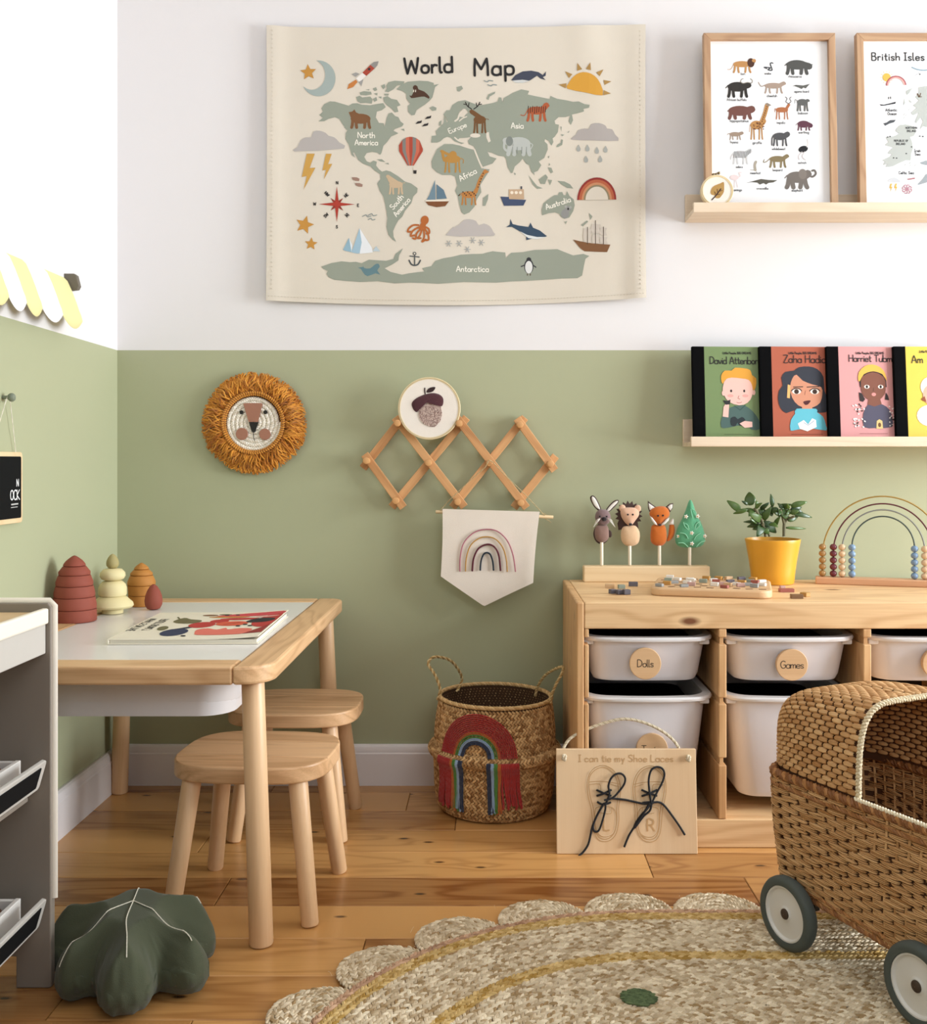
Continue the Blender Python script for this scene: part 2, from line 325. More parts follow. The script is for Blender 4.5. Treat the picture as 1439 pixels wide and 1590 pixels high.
class Art:
    def __init__(s): s.p = []; s.T = lambda x, y: (x, y); s.k = 1.0
    def crop(s, ox, oy, sc): s.T = lambda x, y: (ox+x/sc, oy+y/sc); s.k = 1/sc; return s
    def poly(s, pts, h, lay=1, sm=0):
        if sm: pts = smooth(pts, sm, True)
        s.p.append((lay, h, [s.T(*p) for p in pts])); return s
    def raw(s, pts, h, lay): s.p.append((lay, h, pts))
    def oval(s, cx, cy, rx, ry=None, h='#000000', lay=1, rot=0, n=20, a0=0, a1=360):
        ry = rx if ry is None else ry; c, q = math.cos(math.radians(rot)), math.sin(math.radians(rot)); P = []
        m = n if a1-a0 >= 360 else n+1
        for i in range(m):
            a = math.radians(a0+(a1-a0)*i/n); x, y = rx*math.cos(a), ry*math.sin(a)
            P.append((cx+x*c-y*q, cy+x*q+y*c))
        return s.poly(P, h, lay)
    def stroke(s, pts, wd, h, lay=1, sm=3, closed=False):
        if sm and len(pts) > 2: pts = smooth(pts, sm, closed)
        Q = [s.T(*p) for p in pts]; r = wd*s.k/2
        if closed: Q = Q+[Q[0]]
        for i, (x, y) in enumerate(Q):
            s.raw([(x+r*math.cos(a), y+r*math.sin(a)) for a in (j*math.pi/4 for j in range(8))], h, lay)
            if i:
                u, v = Q[i-1]; dx, dy = x-u, y-v; d = math.hypot(dx, dy)
                if d > 1e-6:
                    nx, ny = -dy/d*r, dx/d*r; s.raw([(u+nx, v+ny), (x+nx, y+ny), (x-nx, y-ny), (u-nx, v-ny)], h, lay)
        return s
    def text(s, txt, x, y, cap, h='#111111', lay=2, wd=None, rot=0, anchor='c', sp=1.6, squeeze=1.0):
        'hand lettering; (x, y) is the baseline, cap the height of a capital'
        k = cap/8; wd = wd or cap*0.13; runs = []; cx = 0
        for ch in txt:
            if ch == ' ': cx += 3.2; continue
            g = GL.get(ch) or GL.get(ch.lower())
            if not g: continue
            w_, st = g.split(';')
            for pl in st.split('|'):
                q = [float(t) for t in pl.split()]; runs.append([(cx+q[i], q[i+1]) for i in range(0, len(q), 2)])
            cx += float(w_)+sp
        wd_t = (cx-sp)*k*squeeze; off = {'c': -wd_t/2, 'l': 0, 'r': -wd_t}[anchor]
        c, q = math.cos(math.radians(rot)), math.sin(math.radians(rot))
        for pl in runs:
            P = []
            for (px, py) in pl:
                u, v = px*k*squeeze+off, -py*k
                P.append((x+u*c-v*q, y+u*q+v*c))
            s.stroke(P, wd, h, lay, 2 if cap*s.k > 5 else 0)
        return s
    def beast(s, x0, y0, x1, y1, h, by=.34, ry=.2, cx=.46, rx=.34, head=(.9, .28), hr=.1, leg=.05, tail=((.1, .3), (.02, .45)), lay=1, step=.05, hh=None, tw=.03, neck=.1):
        'animal facing right in its box'
        w_, t = x1-x0, y1-y0; X = lambda f: x0+f*w_; Y = lambda f: y0+f*t
        s.oval(X(cx), Y(by), rx*w_, ry*t, h, lay); lw = leg*w_
        for fx, dx in ((cx-rx*.78, -step), (cx-rx*.45, step*.5), (cx+rx*.45, -step*.5), (cx+rx*.8, step)):
            s.stroke([(X(fx), Y(by+ry*.3)), (X(fx+dx*.4), Y((by+1)/2+.1)), (X(fx+dx), Y(.97))], lw*1.4, h, lay, 2)
        s.stroke([(X(cx+rx*.6), Y(by)), (X(head[0]), Y(head[1]))], neck*w_*1.4, h, lay, 0)
        s.oval(X(head[0]), Y(head[1]), hr*w_*1.15, hr*w_*.75, hh or h, lay, 15)
        if tail: s.stroke([(X(cx-rx*.9), Y(by-ry*.3))]+[(X(a), Y(b)) for a, b in tail], tw*w_, h, lay)
        return s
    def build(s, name, fn, parent=None, grid=None):
        'fn(px, py, lift) gives the point on the printed surface'
        hs = sorted({h for _, h, _ in s.p}); b = bmesh.new(); ly = b.faces.layers.int.new('lay')
        for idx, (lay, h, P) in enumerate(s.p):
            tri = tessellate_polygon([[Vector((x, y, 0)) for x, y in P]])
            vs = [b.verts.new((x, y, lay+(idx % 29)/34)) for x, y in P]
            for t in tri:
                try:
                    f = b.faces.new([vs[i] for i in t]); f.material_index = hs.index(h)
                except ValueError: pass
        if grid:
            for ax, vals in ((0, grid[0]), (1, grid[1])):
                for q in vals:
                    no = Vector((1, 0, 0)) if ax == 0 else Vector((0, 1, 0)); p = no*q
                    ge = [f for f in b.faces if min(v.co[ax] for v in f.verts) < q-1e-4 and max(v.co[ax] for v in f.verts) > q+1e-4]
                    ed = {e for f in ge for e in f.edges}; vv = {v for f in ge for v in f.verts}
                    if ge: bmesh.ops.bisect_plane(b, geom=list(vv)+list(ed)+ge, plane_co=p, plane_no=no, dist=1e-5)
        for v in b.verts: v.co = Vector(fn(v.co.x, v.co.y, v.co.z*0.00013))
        me = bpy.data.meshes.new(name); b.to_mesh(me); b.free()
        for h in hs: me.materials.append(ink(h))
        o = bpy.data.objects.new(name, me); COL.objects.link(o)
        if parent: o.parent = parent
        return o
# ---------------------------------------------------------------- the room
WL, WR, YF = -0.957, 2.95, -3.2
white_paint = plain('white_paint', '#E5E2E1', 0.7, bump=0.05, bscale=350)
green_paint = plain('sage_paint', '#ABAE8C', 0.62, var=0.03, scale=2.5, bump=0.05, bscale=350)
trim_paint = plain('trim_paint', '#E9E3E1', 0.4)
ZG = 1.113
m = MB(); m.bx(WL-0.1, WR+0.1, 0, 0.1, -0.1, ZG, mat=0); m.bx(WL-0.1, WR+0.1, 0, 0.1, ZG, 2.62, mat=1); struct(m.obj('wall_back', [green_paint, white_paint]))
m = MB(); m.bx(WL-0.1, WL, YF, 0, -0.1, ZG, mat=0); m.bx(WL-0.1, WL, YF, 0, ZG, 2.62, mat=1); struct(m.obj('wall_left', [green_paint, white_paint]))
wy0, wy1, wz0, wz1 = -1.85, -0.4, 0.25, 2.0
m = MB()
for (a, b_, c, d) in ((YF, wy0, -0.1, 2.62), (wy1, 0, -0.1, 2.62), (wy0, wy1, -0.1, wz0), (wy0, wy1, wz1, 2.62)):
    m.bx(WR, WR+0.1, a, b_, c, d)
struct(m.obj('wall_right', [white_paint]))
m = MB()
for y in (wy0, (wy0+wy1)/2, wy1): m.bx(WR+0.02, WR+0.07, y-0.03, y+0.03, wz0, wz1, 0.004)
for z in (wz0, wz1): m.bx(WR+0.02, WR+0.07, wy0, wy1, z-0.03, z+0.03, 0.004)
struct(m.obj('window_1', [trim_paint]))
m = MB(); m.bx(WL-0.1, WR+0.1, YF, 0.1, 2.62, 2.7); struct(m.obj('ceiling', [white_paint]))
# baseboards: flat board with a stepped, rounded top
def base_profile(h=0.103, t=0.016): return [(0, 0), (t, 0), (t, h-0.022), (t-0.002, h-0.019), (t-0.002, h-0.012), (t-0.005, h-0.004), (t-0.010, h), (0, h)]
def baseboard(name, along, p0, p1):
    m = MB(); V = []; pr = base_profile()
    for e in (p0, p1):
        for d, z in pr: V.append((e, -d-0.0005, z) if along == 'x' else (WL+d+0.0005, e, z))
    k = len(pr); f = [(i, (i+1) % k, k+(i+1) % k, k+i) for i in range(k)]+[tuple(range(k)), tuple(range(k, 2*k))[::-1]]
    m.add(V, f); o = m.obj(name, [trim_paint], sharp=30)
    bm_ = bmesh.new(); bm_.from_mesh(o.data); bmesh.ops.recalc_face_normals(bm_, faces=bm_.faces[:]); bm_.to_mesh(o.data); bm_.free()
    return struct(o)
baseboard('baseboard_back', 'x', WL+0.017, WR); baseboard('baseboard_left', 'y', YF, -0.0005)
# oak floor: boards laid along the back wall, each its own piece
floor_wood = wood('oak_board', '#CE9A5C', '#7A4418', axis=0, rough=0.27, ring=15, knots=0.5, contrast=0.85, rand=0.95, knotcol='#38200f')
gap = plain('board_joint', '#4a2d16', 0.9)
fl = thing('floor', 'floor', 'floor'); del fl['category']; del fl['label']; fl['kind'] = 'structure'
m = MB(); m.bx(WL-0.1, WR+0.1, YF, 0.1, -0.03, -0.006); m.obj('underlay', [gap], fl)
joints = {0: [-0.55, 0.62, 1.5], 1: [-0.2, 1.0, 2.0], 2: [-0.079, 0.8, 1.9], 3: [-0.62, 0.36, 1.45], 4: [0.325, 1.2, 2.1], 5: [-0.515, 0.505, 1.6], 6: [-0.75, 0.9, 1.7], 7: [-0.216, 0.75, 1.9], 8: [-0.66, 0.3, 1.3], 9: [-0.441, 0.6, 1.8]}
PW = 0.132; y_edges = [0.0]; y_edges += [2.599-DW-PW*k for k in range(24)]
for r in range(len(y_edges)-1):
    y1, y0 = y_edges[r], y_edges[r+1]
    if y0 < YF: break
    js = joints.get(r) or [rng.uniform(-0.8, -0.2), rng.uniform(0.3, 0.9), rng.uniform(1.4, 2.0)]
    xs = [WL]+list(js)+[WR]
    for i in range(len(xs)-1):
        L = xs[i+1]-xs[i]
        m = MB(); m.box((0, 0, -0.006), (L-0.0012, y1-y0-0.0012, 0.012), 0.0012, seg=1)
        m.obj('plank', [floor_wood], fl, at=((xs[i]+xs[i+1])/2, (y0+y1)/2, 0))
# ---------------------------------------------------------------- materials shared by the furniture
table_wood = wood('table_pine_x', '#E8BF90', '#A26C3A', 0, 0.42, ring=16, contrast=0.8)
table_wood_y = wood('table_pine_y', '#E8BF90', '#A26C3A', 1, 0.42, ring=16, contrast=0.8)
leg_wood = wood('leg_pine', '#ECC69A', '#C08E58', 2, 0.42, ring=10, contrast=0.6)
stool_wood = wood('stool_pine', '#E6BC8E', '#A2703E', 0, 0.42, ring=18, contrast=0.85, rand=0.5)
pine_x = wood('shelf_pine_x', '#F2CF9E', '#B47A42', 0, 0.45, ring=14, knots=0.95, contrast=0.85, knotcol='#6a3413')
pine_z = wood('shelf_pine_z', '#E6BC88', '#A86E3A', 2, 0.45, ring=14, knots=0.5, contrast=0.85)
pine_y = wood('shelf_pine_y', '#E8C08C', '#B0753C', 1, 0.45, ring=22, contrast=0.8)
pale_wood = wood('pale_wood', '#EAD0A6', '#CDA671', 0, 0.5, ring=12, contrast=0.6)
beech = wood('beech', '#DDB78B', '#BB8A59', 0, 0.5, ring=8, contrast=0.5)
ply = wood('birch_ply', '#E6C8A0', '#CDA273', 2, 0.5, ring=9, contrast=0.55)
white_plastic = plain('white_plastic', '#E4E1E0', 0.32)
bin_plastic = plain('clear_white_plastic', '#E3E0E4', 0.38, var=0.05, scale=9)
white_board = plain('white_laminate', '#EEEBE8', 0.22)

def rrect(x0, x1, y0, y1, r, n=6):
    'rounded rectangle; r may hold one radius per corner (00, 10, 11, 01)'
    r = [r]*4 if np.isscalar(r) else r; P = []
    for (cx, cy, a0, rr) in ((x0+r[0], y0+r[0], 180, r[0]), (x1-r[1], y0+r[1], 270, r[1]), (x1-r[2], y1-r[2], 0, r[2]), (x0+r[3], y1-r[3], 90, r[3])):
        k = n if rr > 1e-6 else 0
        for i in range(k+1):
            a = math.radians(a0+90*i/max(k, 1)); P.append((cx+rr*math.cos(a), cy+rr*math.sin(a)))
    return P
def slab(m, out, z0, z1, bev=0.004, mat=0):
    'flat outline (x, y) raised from z0 to z1 with softened edges'
    return m.prism([(x, y) for x, y in out], -z1, -z0, lambda v: Vector((v.x, v.z, -v.y)), mat, bev)

# ---------------------------------------------------------------- children's table
TX0, TX1, TD0, TD1, TZ = -0.948, -0.370, 1.752, 2.628, 0.482
tb = thing('play_table', 'low pine children\'s table with a white inset top, against the left wall', 'table', ((TX0+TX1)/2, (TD0+TD1)/2-DW, 0))
hx, hy = (TX1-TX0)/2, (TD1-TD0)/2
rw, t = 0.064, 0.031
for sx in (1, -1):
    m = MB(); q = [0.004, 0.055, 0.035, 0.004] if sx > 0 else [0.03, 0.004, 0.004, 0.03]
    x0, x1 = (hx-rw, hx) if sx > 0 else (-hx, -hx+rw)
    slab(m, rrect(x0, x1, -hy, hy, q, 8), TZ-t, TZ, 0.005); m.obj('side_rail', [table_wood_y], tb)
for sy in (1, -1):
    m = MB(); y0, y1 = (hy-rw, hy) if sy > 0 else (-hy, -hy+0.068)
    m.bx(-hx+rw+0.0006, hx-rw-0.0006, y0, y1, TZ-t, TZ, 0.004); m.obj('end_rail', [table_wood], tb)
m = MB(); m.bx(-hx+rw+0.001, hx-rw-0.001, -hy+0.069, hy-rw-0.001, TZ-0.012, TZ-0.0015, 0.0008); m.obj('white_top', [white_board], tb)
for sx in (-1, 1):
    for sy in (-1, 1):
        m = MB(); top = (sx*(hx-0.040), sy*(hy-0.045), TZ-t-0.0002); bot = (sx*(hx-0.022), sy*(hy-0.030), 0.0005)
        m.rod(bot, top, 0.0205, 0.0195, 28, 0.004); m.obj('leg', [leg_wood], tb)
# bin hung below the top
bn = thing('under_table_bin', 'white plastic bin hung below the pine children\'s table', 'bin', (-0.664, 1.985-DW, 0.372))
m = MB(); L_, Wd_ = 0.214, 0.155
pr = []
for (z, ins, r) in ((0.0, 0.05, 0.05), (0.004, 0.028, 0.055), (0.014, 0.013, 0.06), (0.03, 0.006, 0.06), (0.076, 0.0, 0.06)):
    pr.append([(x, y, z) for x, y in rrect(-L_+ins, L_-ins, -Wd_+ins, Wd_-ins, r, 6)])
n0 = len(pr[0]); V = sum(pr, [])
inner = [(x*0.985, y*0.985, z) for x, y, z in pr[-1]]; fl_in = [(x*0.95, y*0.95, 0.006) for x, y, z in pr[-1]]
V += inner+fl_in; f = []
for k in range(6):
    for i in range(n0): f.append((k*n0+i, k*n0+(i+1) % n0, (k+1)*n0+(i+1) % n0, (k+1)*n0+i))
f.append(tuple(range(n0))[::-1]); f.append(tuple(6*n0+i for i in range(n0)))
m.add(V, f); m.obj('body', [white_plastic], bn)

# ---------------------------------------------------------------- two stools
def make_stool(label, x, D, rz, span):
    st = thing('child_stool', label, 'stool', (x, D-DW, 0), rz, 'low wooden stools at the play table')
    zt, th = 0.281, 0.030; P = []
    for i in range(64):
        a = 2*math.pi*i/64; e = 2/3.3
        P.append((0.146*math.copysign(abs(math.cos(a))**e, math.cos(a)), 0.130*math.copysign(abs(math.sin(a))**e, math.sin(a))))
    # seat glued from three boards
    cuts = (-0.2, -0.052, 0.050, 0.2)
    for k in range(3):
        lo, hi = cuts[k], cuts[k+1]; Q = []
        for i in range(64):
            a, b_ = P[i], P[(i+1) % 64]
            if lo <= a[1] <= hi: Q.append(a)
            for c in (lo, hi):
                if (a[1]-c)*(b_[1]-c) < 0:
                    u = (c-a[1])/(b_[1]-a[1]); Q.append((a[0]+(b_[0]-a[0])*u, c))
        m = MB(); ctr = (lo if k == 2 else hi if k == 0 else 0)
        slab(m, Q, zt-th, zt, 0.0035 if k != 1 else 0.003); m.obj('seat_board', [stool_wood], st)
    sx, sy = span
    for a in (-1, 1):
        for b_ in (-1, 1):
            m = MB(); m.rod((a*sx, b_*sy, 0.0005), (a*(sx-0.030), b_*(sy-0.030), zt-th-0.0002), 0.0155, 0.0175, 24, 0.004); m.obj('leg', [leg_wood], st)
    return st
make_stool('front pine stool, the one nearer the green leaf cushion', -0.44, 1.985, math.radians(-4), (0.128, 0.122))
make_stool('rear pine stool, the one nearer the back wall', -0.440, 2.375, math.radians(-1), (0.117, 0.112))

# ---------------------------------------------------------------- pine tray cabinet
CX0, CX1, CDF, CDB, CZT = 0.185, 1.125, 2.226, 2.652, 0.526
cb = thing('tray_cabinet', 'low pine storage cabinet with slide-in trays, below the book ledge', 'cabinet', ((CX0+CX1)/2, (CDF+CDB)/2-DW, 0))
ox, oy = (CX0+CX1)/2, (CDF+CDB)/2-DW
yf, yb = CDF-DW-oy, CDB-DW-oy; xl, xr = CX0-ox, CX1-ox
m = MB(); m.bx(xl+0.0165, xr-0.0165, yf+0.0183, yb, CZT-0.018, CZT, 0.0015); m.obj('top_panel', [pine_x], cb)
m = MB(); m.bx(xl+0.0165, xr-0.0165, yf+0.0005, yf+0.018, 0.4696, CZT+0.0002, 0.0025); m.obj('front_rail', [pine_x], cb)
for nm, a in (('side_panel', xl), ('side_panel', xr-0.016)):
    m = MB(); m.bx(a, a+0.016, yf, yb, 0.0005, CZT, 0.003); m.obj(nm, [pine_z], cb)
gz = [(0.062, 0.177), (0.193, 0.308), (0.322, 0.4355), (0.451, 0.4690)]
for x in (xl+0.0255, xl+0.3125, xl+0.6225, xr-0.0255):
    edge = x < xl+0.03 or x > xr-0.03
    hw = 0.0045 if edge else 0.0085
    for (z0, z1) in gz:
        m = MB(); m.bx(x-hw-(0.004 if edge else 0), x+hw-(0.004 if edge else 0), yf+0.001, yb-0.02, z0, z1, 0.002); m.obj('runner_block', [pine_z], cb)
    if not edge:
        m = MB(); m.bx(x-0.004, x+0.004, yf+0.012, yb-0.02, 0.0615, 0.4694); m.obj('divider', [pine_z], cb)
m = MB(); m.bx(xl+0.0165, xr-0.0165, yf+0.019, yb, 0.043, 0.0612, 0.001); m.obj('bottom_shelf', [pine_x], cb)
m = MB(); m.bx(xl+0.0165, xr-0.0165, yf+0.001, yf+0.0185, 0.0008, 0.0612, 0.002); m.obj('plinth', [pine_x], cb)
shade_back = plain('interior_shade_back', '#2b211b', 0.8)  # dark sheet added across the open back to deepen the shade inside
m = MB(); m.bx(xl+0.0165, xr-0.0165, yb-0.012, yb-0.006, 0.0615, CZT-0.0185); m.obj('back_panel', [shade_back], cb)

# trays
shade_fill = plain('tray_shade_fill', '#1c1512', 0.95, spec=0.1, bump=0.8, bscale=60)  # stand-in for tray contents, coloured near black for the shade inside
def tray(label, x0, x1, ztop, zbot, disc=None, fill=True):
    xc = (x0+x1)/2; tr = thing('storage_tray', label, 'storage tray', (xc, 2.262-DW, zbot), 0, 'white plastic trays in the pine cabinet')
    h = ztop-zbot; w_ = (x1-x0)/2; dep = 0.36
    def loop(wx, yf_, yb_, z, r, bow):
        P = []
        for x, y in rrect(-wx, wx, yf_, yb_, r, 6):
            # front edge bows outward
            fy = max(0, 1-(y-yf_)/0.08); P.append((x, y-bow*fy*(1-(x/wx)**2), z))
        # add points along the front so that the bow is round
        return P
    def dense(P):
        out = []
        for i, p in enumerate(P):
            q = P[(i+1) % len(P)]; out.append(p)
            d = math.dist(p, q)
            if d > 0.05:
                k = 12
                for j in range(1, k): out.append(tuple(p[a]+(q[a]-p[a])*j/k for a in range(3)))
        return out
    def mk(wx, a, b_, z, r, bow):
        P = dense([(x, y, z) for x, y in rrect(-wx, wx, a, b_, r, 6)]); Q = []
        for x, y, zz in P:
            fy = max(0, min(1, 1-(y-a)/0.10)); Q.append((x, y-bow*fy*max(0, 1-(x/wx)**2), zz))
        return Q
    m = MB(); wb = w_-0.013; k2 = 0.82 if h > 0.15 else 0.9
    loops = [mk(wb*k2-0.02, 0.030, dep-0.03, 0.0, 0.03, 0.006), mk(wb*k2-0.006, 0.016, dep-0.02, 0.004, 0.035, 0.008), mk(wb*k2, 0.010, dep-0.012, 0.016, 0.04, 0.010), mk(wb, 0.0, dep, h-0.008, 0.04, 0.014),
             mk(wb-0.003, 0.003, dep-0.003, h-0.008, 0.04, 0.014), mk(wb*k2-0.003, 0.013, dep-0.015, 0.018, 0.04, 0.010), mk(wb*k2-0.02, 0.03, dep-0.03, 0.004, 0.03, 0.006)]
    n = len(loops[0]); V = sum(loops, []); f = []
    for k in range(len(loops)-1):
        for i in range(n): f.append((k*n+i, k*n+(i+1) % n, (k+1)*n+(i+1) % n, (k+1)*n+i))
    f.append(tuple(range(n))[::-1]); f.append(tuple((len(loops)-1)*n+i for i in range(n)))
    m.add(V, f); m.obj('body', [bin_plastic], tr)
    m = MB(); rl = [mk(w_, -0.014, dep+0.01, h-0.009, 0.045, 0.018), mk(w_+0.001, -0.016, dep+0.011, h-0.004, 0.046, 0.018), mk(w_-0.001, -0.014, dep+0.01, h, 0.045, 0.018), mk(wb-0.004, 0.004, dep-0.004, h, 0.04, 0.015), mk(wb-0.004, 0.004, dep-0.004, h-0.009, 0.04, 0.015)]
    V = sum(rl, []); f = []
    for k in range(5):
        for i in range(n): f.append((k*n+i, k*n+(i+1) % n, ((k+1) % 5)*n+(i+1) % n, ((k+1) % 5)*n+i))
    m.add(V, f); m.obj('rim', [white_plastic], tr, sharp=50)
    for sx in (-1, 1):
        m = MB(); m.bx(sx*(wb-0.006)-0.012, sx*(wb-0.006)+0.010, 0.001, 0.02, h-0.020, h-0.009, 0.003); m.obj('corner_catch', [white_plastic], tr)
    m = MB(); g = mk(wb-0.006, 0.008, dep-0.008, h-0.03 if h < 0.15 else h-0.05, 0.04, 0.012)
    V = list(g)+[(0, dep/2, h-0.012 if h < 0.15 else h-0.035)]; m.add(V, [(i, (i+1) % n, n) for i in range(n)]); m.obj('shaded_contents', [shade_fill], tr)
    if disc:
        txt, px, py, D = disc; c = W(px, py, D)-Vector(tr.location); r = 24.6*D/F
        m = MB(); m.lathe([(r-0.0012, c.y-0.0035), (r, c.y-0.0028), (r, c.y), (r-0.002, c.y+0.012)], 40, (c.x, 0, c.z), axis='y'); d = m.obj('name_disc', [beech], tr); d['label'] = 'round wooden name disc'
        a = Art(); a.text(txt, px, py+5, 11, '#2a2019', 1, 1.1, sp=1.0)
        a.build('lettering', lambda x, y, l: (W(x, y, D)-Vector(tr.location))+Vector((0, -0.0036-l, 0)), d)
    return tr
c1, c2, c3 = (0.196, 0.486), (0.5065, 0.797), (0.8165, 1.107)
tray('shallow white tray in the left column, its round disc reading Dolls', *c1, 0.4495, 0.346, ('Dolls', 1001.5, 1030, 2.238))
tray('shallow white tray in the second column, its disc reading Games', *c2, 0.4495, 0.346, ('Games', 1229, 1032, 2.238))
tray('shallow white tray in the third column, over the pram hood', *c3, 0.4495, 0.346, ('', 1456, 1030, 2.238))
tray('deep white tray behind the shoe lace board, its disc half hidden', *c1, 0.3205, 0.092, ('Trains', 1012, 1163, 2.246))
tray('deep white tray beside the wicker pram, under the Games tray', *c2, 0.3205, 0.092)

# ---------------------------------------------------------------- picture ledges
ledge_wood = wood('ledge_pine', '#E9D6BC', '#CBAE8C', 0, 0.5, ring=16, contrast=0.7)
def ledge(label, x0, z0):
    lg = thing('picture_ledge', label, 'ledge', (x0+0.575, 0, z0))
    w_ = 0.575
    m = MB(); m.bx(-w_, w_, -0.0125, -0.0008, 0.0002, 0.0705, 0.0015); m.obj('back_board', [ledge_wood], lg)
    m = MB(); m.bx(-w_, w_, -0.1105, -0.0128, 0.0, 0.0105, 0.001); m.obj('shelf_board', [ledge_wood], lg)
    m = MB(); m.bx(-w_-0.001, w_+0.001, -0.1205, -0.1108, -0.001, 0.0235, 0.0015); m.obj('front_lip', [ledge_wood], lg)
    return lg
ledge('upper pine picture ledge, carrying the two framed prints', 0.499, 1.4395)
ledge('lower pine picture ledge, carrying the row of books', 0.493, 0.8650)

# ---------------------------------------------------------------- grey market-stall unit, bottom left
grey_in = plain('grey_lacquer', '#8A8074', 0.5); grey_out = plain('pale_grey_lacquer', '#BFBBB3', 0.45)
cream_edge = plain('cream_edge', '#EFE6D6', 0.45); stall_top = wood('stall_top_wood', '#DDBE93', '#C39E6C', 1, 0.45, ring=8, contrast=0.5)
sl = thing('play_market_stall', 'grey play market stall with tilted crates, against the left wall', 'play stall', (-0.82, 1.62-DW, 0))
ox, oy = -0.82, 1.62-DW; X = lambda x: x-ox; Yd = lambda d: d-DW-oy
def panel(d0, d1, nm='end_panel'):
    # side profile: full panel with a cut-out between two feet
    P = [(X(-0.952), 0.001), (X(-0.90), 0.001), (X(-0.90), 0.05), (X(-0.745), 0.05), (X(-0.745), 0.001), (X(-0.693), 0.001), (X(-0.690), 0.003), (X(-0.690), 0.600), (X(-0.695), 0.606), (X(-0.947), 0.606), (X(-0.952), 0.600)]
    m = MB(); m.prism(P, Yd(d0), Yd(d1), bev=0.002); return m.obj(nm, [grey_in], sl)
panel(1.634, 1.650); panel(0.95, 0.966)
m = MB(); m.tube([(X(-0.6895), Yd(1.642), 0.14), (X(-0.6895), Yd(1.642), 0.602), (X(-0.694), Yd(1.642), 0.6065), (X(-0.95), Yd(1.642), 0.6065)], 0.0070, 8, flat=0.35); m.obj('edge_band', [cream_edge], sl)
m = MB(); m.bx(X(-0.945), X(-0.700), Yd(0.97), Yd(1.632), 0.578, 0.592, 0.002); m.obj('counter_top', [stall_top], sl)
m = MB(); m.bx(X(-0.703), X(-0.692), Yd(0.968), Yd(1.632), 0.574, 0.5985, 0.003); m.obj('counter_lip', [cream_edge], sl)
m = MB(); m.bx(X(-0.708), X(-0.697), Yd(0.968), Yd(1.632), 0.527, 0.5738, 0.002); m.obj('apron', [grey_out], sl)
m = MB(); m.bx(X(-0.952), X(-0.944), Yd(0.968), Yd(1.632), 0.05, 0.575); m.obj('back_panel', [grey_in], sl)
black_chalk = plain('chalkboard_black', '#0d0e0f', 0.8, var=0.15, scale=60, spec=0.15)
crate_white = plain('crate_white', '#E9E4DC', 0.5); crate_brown = plain('crate_base_brown', '#7A5236', 0.7, var=0.25, scale=40)
def crate(label, z0):
    cr = thing('stall_crate', label, 'crate', (-0.832, 1.46-DW, z0), 0, 'white crates in the market stall')
    L_, d_, h_ = 0.150, 0.100, 0.062
    m = MB(); m.bx(-d_, d_, -L_, L_, 0, 0.006); m.obj('base', [crate_brown], cr)
    for sy in (-1, 1):
        m = MB(); m.bx(-d_, d_, sy*L_-0.004, sy*L_+0.004, 0.0002, h_, 0.001); m.obj('end_wall', [crate_white], cr)
    for sx in (-1, 1):
        m = MB(); m.bx(sx*d_-0.004, sx*d_+0.004, -L_-0.004, L_+0.004, 0.0002, h_+0.001, 0.001); m.obj('side_wall', [crate_white], cr)
    rr = random.Random(int(z0*100))
    for k in range(9):
        x, y = (0.066 if k % 2 else 0.005)+rr.uniform(-.012, .006), 0.112-0.052*(k // 2)+rr.uniform(-.006, .006)
        m = MB(); m.ball((x, y, 0.048), (0.030, 0.026, 0.024), 10, 7, rot=Matrix.Rotation(rr.uniform(0, 3), 3, 'Z')); m.obj('brown_ball', [crate_brown], cr)
    # label plate hung on the front of the stall, leaning outward at its top
    lh = thing('label_holder', 'x', 'x', (0.134, 0.0, 0.020), (0, math.radians(16), 0)); del lh['label']; del lh['category']; lh.parent = cr
    m = MB(); m.prism(rrect(-0.148, 0.150, -0.001, 0.047, 0.007, 5), 0, 0.007, lambda v: Vector((v.y-0.007, v.x, v.z)), bev=0.0015); m.obj('label_frame', [grey_out], lh)
    m = MB(); m.prism(rrect(-0.130, 0.132, 0.0065, 0.0395, 0.002, 2), 0, 0.0012, lambda v: Vector((v.y+0.0001, v.x, v.z))); m.obj('chalk_label', [black_chalk], lh)
    m = MB(); m.bx(-0.032, -0.006, -0.140, 0.140, -0.004, 0.002, 0.001); m.obj('hanging_bracket', [grey_out], lh)
    return cr
crate('upper white crate of the grey market stall, with a black chalk label', 0.302)
crate('lower white crate of the grey market stall, nearest the floor', 0.088)
for z in (0.295, 0.081):
    m = MB(); m.bx(X(-0.945), X(-0.725), Yd(0.968), Yd(1.632), z, z+0.0065, 0.001); m.obj('crate_shelf', [grey_in], sl)
# ---------------------------------------------------------------- cloth world map
canvas = plain('cream_canvas', '#DAD1C1', 0.9, var=0.03, scale=6, bump=0.25, bscale=1200)
MX0, MX1 = 416.0, 1001.0
def map_edges(px):
    u = (px-MX0)/(MX1-MX0)
    top = 43.5+(41-43.5)*u+5.5*math.sin(math.pi*u)*(1-0.5*u); bot = 468.5+(463-468.5)*u+9*math.sin(math.pi*min(1, u*0.95))
    return top, bot
def map_depth(px, py):
    u = (px-MX0)/(MX1-MX0); v = (py-43)/430
    d = 0.010+0.004*math.sin(u*7+0.6)*v+0.003*math.sin(u*13+v*2)*v+0.010*math.exp(-((u-0.985)/0.03)**2)*(0.3+0.7*v)+0.008*math.exp(-((u-0.01)/0.03)**2)
    d += 0.006*math.exp(-((u-0.84-0.10*v)/0.05)**2)*(1-v)*0.7
    return d
MO = W(708, 258, DW)
def map_pt(px, py, l=0):
    p = W(px, py, DW)-MO; p.y = -map_depth(px, py)-0.001-l; return p
mp_ = thing('cloth_map', 'large cream cloth map hung on the white wall, lettered World Map', 'wall hanging', MO)
